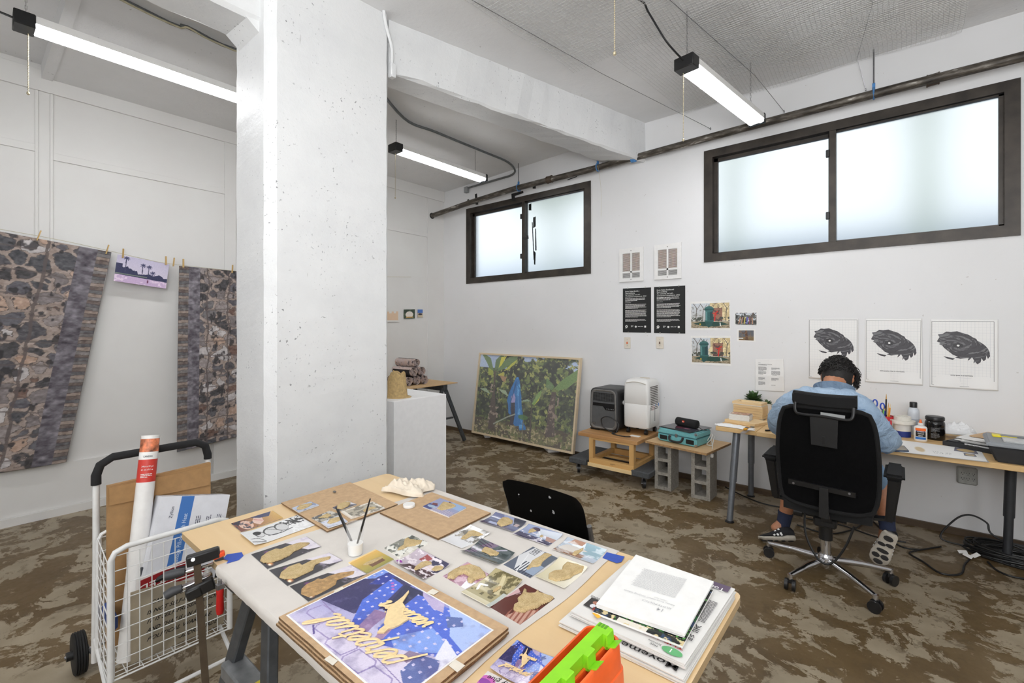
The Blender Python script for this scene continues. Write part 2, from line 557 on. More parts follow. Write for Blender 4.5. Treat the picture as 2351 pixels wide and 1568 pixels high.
m=MB();m.box((XR,YR-0.2,0),(XR+0.2,DW+0.2,3.7));struct(m.build('wall_right',WALL))
m=MB();m.box((DB-0.2,YR-0.2,0),(XR+0.2,YR,3.7));struct(m.build('wall_front',WALL))
m=MB()
def slab(x0,y0,x1,y1,up=0.0):
 q=[(x0,y0),(x1,y0),(x1,y1),(x0,y1)]
 nx,ny=10,10
 lowg=[[m.bm.verts.new((x0+(x1-x0)*i/nx,y0+(y1-y0)*j/ny,up+zc(x0+(x1-x0)*i/nx,y0+(y1-y0)*j/ny)))for i in range(nx+1)]for j in range(ny+1)]
 for j in range(ny):
  for i in range(nx):
   m.bm.faces.new((lowg[j][i],lowg[j+1][i],lowg[j+1][i+1],lowg[j][i+1]))
 m.box((x0,y0,3.66),(x1,y1,3.8))
zc=lambda x,y:3.53-0.065*(4.49-y)
slab(-2.60,YR,XR,DW)
zc=lambda x,y:3.385+0.036*(x+4.99)-0.01*(4.49-y)
YSTEP=0.42
slab(DB,YSTEP,-2.60,DW)
slab(DB,YR,-2.60,YSTEP,0.10)
struct(m.build('ceiling',CEIL))
m=MB()
za_,zb_=zc(DB,YSTEP),zc(-2.60,YSTEP)
m.hexa([(DB,YSTEP,za_-0.01),(-2.60,YSTEP,zb_-0.01),(-2.60,YSTEP+0.06,zb_-0.01),(DB,YSTEP+0.06,za_-0.01)],[(DB,YSTEP,3.66),(-2.60,YSTEP,3.66),(-2.60,YSTEP+0.06,3.66),(DB,YSTEP+0.06,3.66)])
struct(m.build('trim_1',CEIL))
PX0,PX1,PY0,PY1=-2.80,-2.37,0.985,1.69
m=MB()
ch=0.055
poly=[(PX1-ch,PY0),(PX1,PY0+ch*0.75),(PX1,PY1-0.02),(PX1-0.02,PY1),(PX0+0.03,PY1),(PX0,PY1-0.03),(PX0,PY0+0.03),(PX0+0.03,PY0)]
rng=random.Random(3)
nz=60
rings=[]
def edgept(k,z):
 x,y=poly[k]
 j=0.0016
 return V((x+rng.uniform(-j,j),y+rng.uniform(-j,j),z))
for i in range(nz+1):
 z=3.56*i/nz
 rings.append([m.bm.verts.new(edgept(k,z))for k in range(len(poly))])
for i in range(nz):
 for k in range(len(poly)):
  k2=(k+1)%len(poly)
  m.bm.faces.new((rings[i][k],rings[i][k2],rings[i+1][k2],rings[i+1][k]))
struct(m.build('column',CONC))
def rough_beam(corn,name,n=24,amp=0.006,seed=1):
 """corn: four points at each end, near end then far end"""
 m=MB();r=random.Random(seed);A,E=corn;rr=[]
 def sec(t):
  q=[V(A[k]).lerp(V(E[k]),t)for k in range(4)]
  out=[]
  for k in range(4):
   p,a_,b_=q[k],q[k-1],q[(k+1)%4]
   c_=0.018
   out.append(p+(a_-p).normalized()*c_);out.append(p+(b_-p).normalized()*c_)
  return out
 for i in range(n+1):
  s_=sec(i/n)
  rr.append([m.bm.verts.new(p+V((r.uniform(-amp,amp),r.uniform(-amp,amp)*.3,r.uniform(-amp,amp))))for p in s_])
 for i in range(n):
  for k in range(8):
   m.bm.faces.new((rr[i][k],rr[i][(k+1)%8],rr[i+1][(k+1)%8],rr[i+1][k]))
 m.bm.faces.new(rr[0][::-1]);m.bm.faces.new(rr[-1])
 return struct(m.build(name,CONC))
n0=atX(893,166,-2.40);f0=atY(1482,372,DW)
nb=atX(893,210,-2.74);fb=atY(1390,376,DW)
rough_beam([[n0,n0+V((0.0,0,0.55)),V((nb.x,nb.y,n0.z+.55)),V((nb.x,n0.y,nb.z))],[f0,f0+V((0,0,0.5)),V((fb.x,DW,f0.z+.5)),V((fb.x,DW,fb.z))]],'beam',seed=2)
a0=atX(587,41,-2.47);a1=atX(551,89,-2.75)
zb=3.0
rough_beam([[V((-2.47,PY0+.1,zb)),V((-2.47,PY0+.1,3.6)),V((-2.74,PY0+.1,3.6)),V((-2.74,PY0+.1,zb))],[V((-2.47,YR,zb)),V((-2.47,YR,3.6)),V((-2.74,YR,3.6)),V((-2.74,YR,zb))]],'beam',seed=5)
m=MB()
m.prism([(-2.48,PY0+0.02,2.93),(-2.48,PY0-0.10,3.03),(-2.48,PY0+0.02,3.03)],(-0.25,0,0))
struct(m.build('trim_2',CONC))
mgl,n=newmat('frosted_glass',(235,240,242),0.55)
n.b.inputs['Transmission Weight'].default_value=1.0
n.b.inputs['IOR'].default_value=1.12
n.b.inputs['Roughness'].default_value=0.62
FROST=mgl
def window(idx,W_,mull,leftoff,label_bits):
 x0,z0,x1,z1=W_
 root=bpy.data.objects.new('window_%d'%idx,None);COL.objects.link(root)
 root.location=(x0,DW,z0);_org[root.name]=Matrix.Translation((x0,DW,z0))
 root['kind']='structure'
 fw=0.075;yf=DW-0.012
 mm=MB()
 mm.box((x0,yf,z0),(x0+fw,yf+0.10,z1));mm.box((x1-fw,yf,z0),(x1,yf+0.10,z1))
 mm.box((x0+fw,yf,z0),(x1-fw,yf+0.10,z0+fw));mm.box((x0+fw,yf,z1-fw*.95),(x1-fw,yf+0.10,z1))
 mm.build('window_frame',DARK,root)
 xm=x0+(x1-x0)*mull
 B((xm-0.022,yf-0.004,z0+fw),(xm+0.022,yf+0.07,z1-fw),'mullion',DARK,root)
 mm=MB();t=0.022;a_,b_,c_,d_=x0+fw,xm-0.022,z0+fw,z1-fw
 yy=yf+0.055
 mm.box((a_,yy,c_),(a_+t+leftoff,yy+0.03,d_));mm.box((b_-t*.5,yy,c_),(b_,yy+0.03,d_))
 mm.box((a_,yy,c_),(b_,yy+0.03,c_+t*.6));mm.box((a_,yy,d_-t*1.4),(b_,yy+0.03,d_))
 mm.build('sash',DARK,root)
 B((a_,yy+0.012,c_),(b_,yy+0.017,d_),'pane',FROST,root)
 mm=MB();e_=xm+0.022;f_=x1-fw;yy=yf+0.02;t=0.012
 mm.box((f_-t*2,yy,c_),(f_,yy+0.03,d_));mm.box((e_,yy,c_),(f_,yy+0.03,c_+t));mm.box((e_,yy,d_-t),(f_,yy+0.03,d_))
 mm.build('sash',DARK,root)
 B((e_,yy+0.012,c_),(f_,yy+0.017,d_),'pane',FROST,root)
 for k in(0.24,0.8):
  zz=c_+(d_-c_)*k
  mm=MB();mm.box((xm-0.045,yf-0.012,zz-0.03),(xm-0.018,yf+0.01,zz+0.03),bev=0.004)
  mm.build('latch',BLACK,root)
 return root
win1=window(1,W1,(atY(1912,400,DW).x-W1[0])/(W1[2]-W1[0]),0.012,'')
win2=window(2,W2,(atY(1203,560,DW).x-W2[0])/(W2[2]-W2[0]),0.012,'')
m=MB();m.box((-9,DW+0.25,1.2),(6,DW+9,1.55));struct(m.build('pavement',M('pale_pavement',(176,182,196),0.9,var=0.08,scale=2)))
m=MB();m.box((-12,9.0,1.55),(8,9.2,2.95));struct(m.build('wall_added',M('added_wall_blue',(188,200,218),.9,var=.06,scale=2)))  # wall added beyond the glass to turn the lower panes bluish
gm=M('blurred_leaves',(188,198,172),0.8,var=0.4,scale=3)
for k,(gx,gy,gz,gr)in enumerate([(-5.6,8.2,5.2,1.2),(-2.0,8.0,5.6,.95),(0.3,7.6,5.5,.85),(2.6,8.0,5.4,.95)]):
 m=MB();m.ball((gx,gy,gz),gr,3)
 for v_ in m.bm.verts:v_.co+=(v_.co-V((gx,gy,gz)))*random.uniform(-.22,.22)
 m.cyl((gx,gy,1.55),(gx,gy,gz),0.12)
 o=m.build('street_tree',gm);tag(o,'blurred green tree outside, '+['behind the left part of the small window','between the two frosted windows','behind the left part of the large window','behind the right end of the large window'][k],'tree','street trees beyond the frosted windows')
 # ================================================================ ceiling lights
TUBE=glow('lit_tube',(252,253,255),TUBE_POWER)
TUBEN=glow('lit_tube_dimmer',(252,253,255),NEAR_POWER)
def shop_light(p0,p1,label,pull=True,chain=True,cord=None,pull_len=0.42,tube=TUBE):
 p0,p1=V(p0),V(p1);d=(p1-p0).normalized();s_=V((0,0,1)).cross(d).normalized();up=d.cross(s_)
 r=thing('shop_light',label,'ceiling light',p0,0,'tube lights hung from the ceiling')
 mm=MB()
 mm.bar(p0+d*0.06+up*0.035,p1-d*0.03+up*0.035,0.115,0.02,up=(0,0,1))
 for sg in(-1,1):mm.bar(p0+d*0.085+up*.020+s_*.0595*sg,p1-d*.03+up*.020+s_*.0595*sg,.002,.034,up=(0,0,1))  # side skirts added to keep direct tube light off the ceiling
 mm.build('housing',WHITE,r)
 for k,q in((0,p0),(1,p1)):
  L=0.085 if k==0 else 0.03;sg=1 if k==0 else-1
  mm=MB();mm.bar(q+up*0.012,q+d*L*sg+up*0.012,0.125,0.075,bev=0.004,up=(0,0,1));mm.build('end_cap',BLACK,r,smooth=True)
 for sg in(-1,1):
  mm=MB();mm.cyl(p0+d*0.085+s_*0.033*sg,p1-d*0.03+s_*0.033*sg,0.024,seg=16)
  mm.build('tube',tube,r,smooth=True)
 for q,t_ in((p0+d*0.05,0),(p1-d*0.14,1)):
  if not chain:break
  mm=MB();zt_=zceil(q.x,q.y);z=q.z+0.05;k=0
  while z<zt_:
   ax=s_ if k%2 else d
   mm.bar(V((q.x,q.y,z))+ax*0.004,V((q.x,q.y,min(z+0.022,zt_)))+ax*0.004,0.0016,0.0016)
   mm.bar(V((q.x,q.y,z))-ax*0.004,V((q.x,q.y,min(z+0.022,zt_)))-ax*0.004,0.0016,0.0016)
   z+=0.019;k+=1
  tag(mm.build('chain',STEEL,r),kind='stuff')
 if pull:
  q=p0+d*0.06-up*0.02+s_*0.03;mm=MB()
  n_=int(pull_len/0.009)
  for k in range(n_):mm.ball(q-V((0,0,0.009*k)),0.0036,1)
  mm.ball(q-V((0,0,pull_len+0.006)),0.008,1,(1,1,1.4))
  mm.cyl(q-V((0,0,pull_len)),q,0.0012,seg=4)
  tag(mm.build('pull_chain',M('brass_beads',(190,178,150),0.35,0.7,var=0),r),kind='stuff')
 if cord:
  mm=MB();mm.tube(spline([p0-d*0.0+up*0.02]+[V(c_)for c_ in cord],8),0.006,6);mm.build('cord',BLACK,r,smooth=True)
 return r
LZ=3.075
shop_light((-1.0,2.86,LZ),(-0.835,4.06,LZ),'lit tube light hanging over the person, its near end black with a cord',cord=[atY(1530,95,2.72),atY(1490,30,2.66),atY(1470,0,2.62),V((-1.25,2.35,3.36))])
shop_light((-3.635,2.62,3.13),(-3.61,3.86,3.13),'lit tube light beyond the column, above the small window')
shop_light((-3.655,0.20,3.10),(-3.63,1.44,3.10),'lit tube light along the panelled wall, above the stone-print banners',cord=[V((-3.70,0.05,3.16)),V((-3.72,-0.15,3.22)),V((-3.75,-0.4,3.45))],pull_len=0.33)
shop_light((-0.92,1.80,3.07),(-0.92,0.62,3.07),'lit tube light over the work table, above the top of the view',pull_len=0.46,tube=TUBEN)
shop_light((0.9,-1.4,3.0),(0.9,-0.2,3.0),'added fill tube light behind the viewer, near the right side of the room',pull=False,tube=TUBEN)  # unseen fixture, added to light the room from behind the camera
shop_light((-1.5,-1.4,3.0),(-1.5,-0.2,3.0),'added fill tube light behind the viewer, near the beam',pull=False,tube=TUBEN)  # another added fixture out of view, fills from the rear
shop_light((1.2,1.5,3.1),(1.2,2.7,3.1),'added fill tube light to the right of the viewer, out of view',pull=False,tube=TUBEN)  # added out-of-view fixture, fills from the right
# ================================================================ the work table and what lies on it
ZT=0.765
def T(px,py,dz=0.0):return atz(px,py,ZT+dz)
tA,tB,tC=T(422,1228),T(885,1083),T(1703,1365)
tx0,ty1=(tA.x+tB.x)/2,(tB.y+tC.y)/2
tx1,ty0=tC.x,tA.y
PLY=wood('maple_board',(228,199,154),(222,190,142),0,10,0.42)
PLYE=wood('board_edge',(196,170,130),(176,150,112),0,14,0.6)
KRAFT=M('brown_cardboard',(193,162,126),0.85,var=0.06,scale=60,bump=0.06)
KRAFTE=M('cardboard_edge',(120,92,62),0.9,var=0.3,scale=200)
table=thing('work_table','long maple-faced board on metal sawhorses, spread with photographs, beside the column','table',((tx0+tx1)/2,(ty0+ty1)/2,0))
m=MB()
rc=0.025;pl=[]
for(cx_,cy_,a0)in((tx1-rc,ty1-rc,0),(tx0+rc,ty1-rc,90),(tx0+0.006,ty0+0.006,180),(tx1-rc,ty0+rc,270)):
 rr_=rc if cx_!=tx0+0.006 else 0.006
 for k in range(5):
  a_=math.radians(a0+k*22.5);pl.append((cx_+rr_*math.cos(a_),cy_+rr_*math.sin(a_),ZT))
m.prism(pl,(0,0,-0.02))
o=m.build('tabletop',[PLY,PLYE],table)
for p in o.data.polygons:
 if abs(p.normal.z)<0.5:p.material_index=1
GREYM=M('grey_metal',(84,87,90),0.45,0.4,var=0.12)
GREYL=M('light_grey_metal',(132,134,136),0.42,0.4,var=0.1)
def sawhorse(x,label,ya=ty0+0.06,yb=ty1-0.06):
 r=thing('sawhorse',label,'sawhorse',(x,(ya+yb)/2,0),0,'sawhorses under the work table')
 mm=MB();mm.box((x-0.03,ya-0.02,ZT-0.105),(x+0.03,yb+0.02,ZT-0.021),bev=0.006);mm.build('top_beam',GREYM,r)
 for sy,yy in((1,ya+0.09),(-1,yb-0.09)):
  for sx in(-1,1):
   mm=MB();mm.bar((x+sx*0.03,yy,ZT-0.06),(x+sx*0.235,yy-sy*0.10,0.012),0.055,0.032,bev=0.004,up=(0,1,0));lg=mm.build('leg',GREYM,r)
   mm=MB();mm.box((x+sx*0.235-0.035,yy-sy*0.10-0.03,0.0),(x+sx*0.235+0.035,yy-sy*0.10+0.03,0.02),bev=0.004);mm.build('foot',BLACK,lg)
  z_=0.34;k_=(ZT-0.06-z_)/(ZT-0.07)
  yb_=yy-sy*0.10*k_
  mm=MB();mm.box((x-0.03-0.205*k_,yb_-0.035,z_-0.02),(x+0.03+0.205*k_,yb_+0.035,z_+0.03),bev=0.006);cb=mm.build('spreader',GREYL,r)
  if sy>0:
   mm=MB();mm.box((x+0.04,yb_-0.028,z_+0.0305),(x+0.09,yb_+0.02,z_+0.0315));mm.build('sticker',M('yellow_sticker',(226,205,60),0.5),cb)
 return r
sawhorse(tx0+0.30,'grey metal sawhorse under the end of the table nearest the wire cart')
sawhorse(tx1-0.28,'grey metal sawhorse under the end of the table with the newspapers')
cl0=T(505,1292).x*.5+T(720,1206).x*.5
c_l=(cl0+T(992,1130).x)/2
c_r=(T(1398,1277).x+T(1240,1420).x+T(1100,1558).x)/3
CLOTH=M('cream_paper_cover',(213,207,200),0.75,var=0.03,scale=8,bump=0.12,bscale=45)
m=MB();rng=random.Random(11)
prof=[(ty0-0.004,-0.027),(ty0-0.006,-0.016),(ty0-0.005,-0.005),(ty0-0.001,0.0012)]+[(ty0+(ty1-ty0)*k/24,0.0014)for k in range(1,24)]+[(ty1+0.001,0.001),(ty1+0.005,-0.004),(ty1+0.007,-0.02)]
nx=60;g=[]
def cz(x,y,z):
 t_=float(fbm(np.array([x*9.0+20]),np.array([y*9.0+20]),4)[0])-0.5
 return z+(max(0,t_)*0.004 if z>0 else 0)
for(y_,z_)in prof:
 row=[]
 for i in range(nx+1):
  u=i/nx;jl=math.sin(y_*17)*0.006;jr=math.sin(y_*13+1)*0.006
  x_=(c_l+jl)*(1-u)+(c_r+jr)*u
  yy=y_+(rng.uniform(-.0006,.0006)if z_<0 else 0)
  row.append(m.bm.verts.new((x_,yy,ZT+cz(x_,y_,z_))))
 g.append(row)
for j in range(len(g)-1):
 for i in range(nx):m.bm.faces.new((g[j][i],g[j][i+1],g[j+1][i+1],g[j+1][i]))
o=m.build('table_cover',CLOTH,None,smooth=True)
tag(o,'thin cream cloth taped over the middle of the work table','tablecloth')
BLUET=M('blue_masking_tape',(52,84,178),0.7,var=0.06,bump=0.05)
for pts,lab in(([(521,1273),(555,1268),(559,1276),(548,1286),(520,1294),(524,1287),(512,1283)],'strip of blue masking tape by the clamped table corner'),([(1393,1268),(1434,1278),(1427,1290),(1416,1293),(1383,1281)],'strip of blue masking tape holding the cloth beside the newspapers')):
 m=MB();m.prism([T(*p,0.0022)for p in pts],(0,0,0.0005));tag(m.build('masking_tape',BLUET),lab,'tape','blue tape on the table cover')
def flat_board(name,pts,z,th,label,mat=KRAFT,cat='cardboard',group=None,edge=KRAFTE):
 P=[T(p[0],p[1],z+th)for p in pts]
 mm=MB();mm.prism(P,(0,0,-th))
 o=mm.build(name,[mat,edge])
 for p in o.data.polygons:
  if abs(p.normal.z)<0.5:p.material_index=1
 return tag(o,label,cat,group),P
flat_board('cardboard_sheet',[(645.5,1154),(803,1106.7),(913,1157),(751,1219.5)],0.004,0.004,'brown cardboard sheet with a small stone and five mounted photographs',group='cardboard sheets on the work table')
flat_board('cardboard_sheet',[(872,1176),(991.4,1130),(1126.7,1177),(1006,1236)],0.003,0.006,'brown cardboard sheet with a white lid and one photograph',group='cardboard sheets on the work table')
m=MB();m.ball(T(768,1129,0.013),0.007,2,(1.2,.9,.6));tag(m.build('pebble',M('grey_stone',(110,108,105),0.7)),'tiny grey stone on a cardboard sheet','stone')
top=[T(893.5,1294,0.0205),T(1169,1440.8,0.0205),None,T(640.8,1416.5,0.0205)]
top[2]=top[1]+top[3]-top[0]
for k in range(3):
 z0=ZT+0.0025+k*0.0060;th=0.0054
 mm=MB();off=V(((k%2)*0.004-.002,-(2-k)*0.003,0));P=[]
 ctr=sum((V(p)for p in top),V())/4
 for i in range(4):
  a_,b_=V(top[i]),V(top[(i+1)%4])
  for q in range(16):
   p=a_.lerp(b_,q/16)+off
   p+=(p-ctr).normalized()*(random.uniform(-.0008,.0005)if k<2 or q%2 else 0)
   P.append(V((p.x,p.y,z0+th)))
 mm.prism(P,(0,0,-th));o=mm.build('cardboard_sheet',[KRAFT,KRAFTE])
 for p in o.data.polygons:
  if abs(p.normal.z)<0.5:p.material_index=1
 tag(o,['bottom corrugated sheet of the stack under the large blue print','middle corrugated sheet of the stack under the large blue print','topmost corrugated sheet, with the large blue print taped on it'][k],'cardboard','corrugated sheets under the large print')
ZP=0.0201
def seats(w,h):
 p=Pic(w,h,(150,140,190),1.3)
 p.grad((92,98,176),(214,205,226),60)
 p.poly([(0.0,0.0),(0.30,0.0),(0.42,0.30),(0.28,0.62),(0.0,0.70)],(48,44,92))
 p.poly([(0,0),(0.06,0),(0.05,.16),(0,.24)],(120,150,226))
 p.poly([(0.05,0.02),(0.14,0.0),(0.15,.18),(0.08,.26)],(40,56,150))
 p.poly([(0.14,0.04),(0.26,0.05),(0.35,0.42),(0.40,.58),(0.32,0.66),(0.20,0.45),(0.16,.2)],(72,104,208))
 p.poly([(0.32,.66),(0.40,.58),(0.46,.62),(0.44,.74),(0.38,.76)],(58,80,180))
 p.poly([(0.27,0.03),(0.44,0.0),(0.50,0.1),(0.44,0.40),(0.38,.42),(0.32,.2)],(30,34,74))
 p.poly([(0.42,0.06),(0.70,0.02),(1,0.2),(1,.46),(0.82,.58),(0.64,.70),(0.50,.60),(0.46,.36)],(76,104,206))
 p.poly([(0.66,.0),(1,0),(1,.34),(0.86,.28),(0.74,.1)],(170,190,236))
 p.poly([(0.72,.12),(0.80,.04),(0.86,.12),(0.80,.22)],(88,108,168))
 p.poly([(0.74,.30),(0.86,.34),(0.92,.46),(0.80,.60),(0.70,.66),(0.62,.60)],(128,158,228))
 p.poly([(0.86,.32),(1,.40),(1,.62),(0.92,.52)],(226,226,240))
 p.poly([(0.84,.58),(0.96,.52),(1,.60),(1,.90),(0.86,.78)],(92,106,164))
 p.poly([(0.78,.60),(0.86,.56),(0.84,.70),(0.78,.70)],(140,122,150))
 p.poly([(0.34,.46),(0.44,.42),(0.47,.62),(0.50,.74),(0.42,.76)],(146,116,158))
 p.poly([(0.50,.52),(0.56,.48),(0.60,.66),(0.56,.70)],(168,138,172))
 p.poly([(0.42,0.0),(0.62,0.0),(0.68,.1),(0.60,.12),(0.46,.05)],(186,172,208))
 dots=(np.abs((p.U*15+p.V*2)%1-.5)<.13)&(np.abs((p.V*12-p.U*3)%1-.5)<.14)
 blue=(p.a[...,2]>p.a[...,0]+70)
 p.put(dots&blue,(206,200,232))
 for(u,v)in((.15,.80),(.32,.86),(.48,.90),(.66,.92),(.82,.95)):
  q=[(u-.09,v-.075),(u+.05,v-.085),(u+.075,v-.05),(u+.055,v+.075),(u-.085,v+.085),(u-.105,v+.05),(u-.09,v-.075)]
  p.line(q,.006,(146,130,182),.8)
 p.line([(0.02,.70),(0.98,.86)],.004,(140,124,176));p.line([(.20,.93),(.27,.98)],.008,(88,74,140))
 for u in(.19,.22,.25):p.ell(u,.10+(u-.19),.012,.016,(206,90,170),.8)
 p.speck((70,60,110),9,.52,.78,5,al=.3);p.speck((250,246,255),14,.6,.9,9,al=.25)
 return p.grain(4)
pic=seats(150,116)
a_,b_,d_=T(880.7,1308,ZP),T(1128,1447,ZP),T(662.5,1412.7,ZP)
c_=b_+d_-a_
e1,e2=(b_-a_).normalized()*.004,(d_-a_).normalized()*.004
big=sheet('poster_print',pic,[a_,b_,c_,d_],PRINT,None,0.0007)
tag(big,'large lilac and blue print with cut wooden script lettering, taped to corrugated cardboard','print')
m=MB();z_=V((0,0,0.0001))
for s_,t_ in(((a_-e1-e2),(b_+e1-e2)),((d_-e1+e2),(c_+e1+e2))):
 pass
m.prism([p+z_ for p in(a_-e1-e2,b_+e1-e2,c_+e1+e2,d_-e1+e2)],(0,0,0.0003));m.build('border',PAPER,big)
STROKES={'p':[[(.16,.62),(.02,-.48)],[(.10,.42),(.30,.62),(.46,.46),(.36,.10),(.14,.06),(.10,.2)]],'e':[[(.0,.14),(.26,.30),(.36,.50),(.24,.62),(.08,.42),(.10,.12),(.26,.02),(.46,.18)]],'r':[[(.0,.10),(.14,.60),(.16,.68),(.22,.56),(.40,.56),(.36,.30),(.42,.04),(.54,.14)]],'t':[[(.18,.95),(.10,.30),(.14,.04),(.26,.04),(.38,.16)],[(.0,.62),(.36,.66)]],'u':[[(.04,.58),(.06,.16),(.18,.02),(.34,.26),(.42,.58)],[(.42,.58),(.36,.18),(.44,.02),(.56,.14)]],'a':[[(.42,.52),(.26,.62),(.06,.36),(.10,.06),(.26,.06),(.40,.40),(.42,.56),(.40,.12),(.48,.02),(.58,.14)]],'l':[[(.0,.10),(.24,.60),(.30,1.0),(.20,1.08),(.10,.70),(.12,.10),(.24,.0),(.38,.12)]],'v':[[(.0,.52),(.08,.60),(.14,.30),(.20,.04),(.38,.36),(.42,.60),(.56,.56)]],'c':[[(.38,.50),(.24,.62),(.06,.36),(.10,.06),(.26,.0),(.44,.14)]],'i':[[(.08,.56),(.06,.14),(.14,.02),(.28,.14)],[(.14,.84),(.17,.87)]],'o':[[(.26,.60),(.08,.46),(.06,.14),(.22,.02),(.38,.22),(.34,.52),(.24,.60),(.46,.52)]],'n':[[(.02,.02),(.08,.58)],[(.06,.34),(.20,.58),(.34,.58),(.34,.10),(.42,.02),(.56,.14)]],}
ADV={'p':.5,'e':.42,'r':.5,'t':.36,'u':.54,'a':.55,'l':.36,'v':.5,'c':.42,'i':.26,'o':.46,'n':.52}
def script(mm,word,origin,xd,yd,size,r,slant=0.55,zt_=0.0):
 x=0.0;zb_=V(origin).z+zt_
 for ch_ in word:
  for st in STROKES[ch_]:
   P=[V(origin)+xd*(size*(x+px_+slant*py_))+yd*(size*py_)+V((0,0,zt_))for(px_,py_)in st]
   Q=spline(P,5)if len(P)>2 else P
   vs=mm.tube(Q,[r*(.75+.35*math.sin(PI*i/max(1,len(Q)-1)))for i in range(len(Q))],6)
   for v_ in vs:v_.co.z=zb_+max(-.0004,(v_.co.z-zb_)*.5+r*.4)
  x+=ADV[ch_]
 return x
SANDW=M('pale_cut_wood',(236,210,160),0.8,var=0.05,scale=90,bump=0.1)
def vacation(parent,pt,zz,r):
 """pt maps a pixel to a point; two words and a leaping figure"""
 mm=MB()
 p0,p1=pt(1068,1533),pt(755,1412)
 xd=(p1-p0);L=xd.length;xd=xd/L;yd=V((0,0,1)).cross(xd)
 wd=sum(ADV[c_]for c_ in 'perpetual')
 s0,s1=pt(945,1515),pt(775,1409);xd=(s1-s0);L=xd.length;xd/=L;yd=V((0,0,1)).cross(xd)
 script(mm,'perpetual',s0,xd,yd,L/wd,r,zt_=zz)
 wd=sum(ADV[c_]for c_ in 'vacation')
 s0,s1=pt(1002,1432),pt(895,1380);xd=(s1-s0);L=xd.length;xd/=L;yd=V((0,0,1)).cross(xd)
 script(mm,'vacation',s0,xd,yd,L/wd,r,zt_=zz)
 mm.build('script_lettering',SANDW,parent)['kind']='stuff'
 mm=MB()
 fig=[(938,1358),(925,1372),(914,1381),(898,1392),(889,1404),(886,1415),(881,1432),(884,1438),(872,1447),(866,1455),(882,1455),(892,1446),(905,1443),(918,1437),(928,1430),(938,1424),(944,1420),(935,1420),(928,1418),(925,1411),(931,1396),(924,1386),(930,1376),(939,1362)]
 mm.prism([pt(*p)+V((0,0,zz+r))for p in fig],(0,0,-r));mm.build('figure_cutout',SANDW,parent)
vacation(big,lambda x,y:T(x,y,ZP+.0012),0.0,0.0034)
WT=M('white_masking_tape',(226,219,205),0.7,var=0.04)
for k,pts in enumerate(([(766,1357),(786,1347),(791,1351),(771,1361)],[(1112,1354),(1124,1352),(1140,1358),(1125,1366)],[(744,1514),(757,1505),(776,1517),(764,1528)],[(1045,1514),(1068,1528),(1050,1544),(1030,1528)])):
 pts=[pts,[(993,1352),(1008,1358),(996,1366),(979,1361)],pts,pts][k]
 P=[T(*p,ZP+0.0012)for p in pts]
 m=MB();m.prism(P,(0,0,0.0004));tag(m.build('masking_tape',WT),['piece of cream tape at the edge of the print by the sand-faced strips','piece of cream tape on the cardboard edge by the sepia photograph','piece of cream tape on the cardboard corner above the table edge','piece of cream tape on the stack edge near the small script card'][k],'tape','cream tape on the large print')
ca,cb_,cd_=T(1187.6,1472,.004),T(1272.8,1515.8,.004),T(1124.5,1535,.004)
cc=cb_+cd_-ca
card=sheet('script_card',seats(60,46),[ca,cb_,cc,cd_],PRINTG,None,0.0006,lambda u,v:0.004*np.abs(u-.4)**2*4)
tag(card,'small glossy card repeating the blue print with script lettering, beside the orange game','card')
BA,BB,BD=T(880.7,1308),T(1128,1447),T(662.5,1412.7)
def to_card(x,y):
 p=T(x,y)-BA;u,v=BB-BA,BD-BA
 det=u.x*v.y-u.y*v.x
 s_=(p.x*v.y-p.y*v.x)/det;t_=(u.x*p.y-u.y*p.x)/det
 return ca+(cb_-ca)*s_+(cd_-ca)*t_+V((0,0,0.003))
vacation(card,to_card,0.0,0.0012)
gp=Pic(50,40,(226,222,220)).ell(.12,.3,.16,.2,(206,110,190)).ell(.1,.32,.12,.1,(150,80,170)).ell(.45,.25,.1,.1,(190,178,196)).ell(.3,.8,.2,.2,(214,150,204))
ga,gb=T(1120,1541,.0016),T(1235,1600,.0016);gd=T(1060,1605,.0016)
gs=sheet('note_sheet',gp,[ga,gb,gb+gd-ga,gd],PRINTG,None,0.0006)
tag(gs,'white sheet with pink blots and a handwritten note about glue, beside the script card','paper')
xd=(T(1140,1558)-T(1166,1570)).normalized();
Text().add('my glue',T(1178,1571,.0026),(T(1131,1553)-T(1178,1571)),V((0,0,1)).cross(T(1131,1553)-T(1178,1571)),0.017,0.0,0.25).build('lettering',INK,gs)
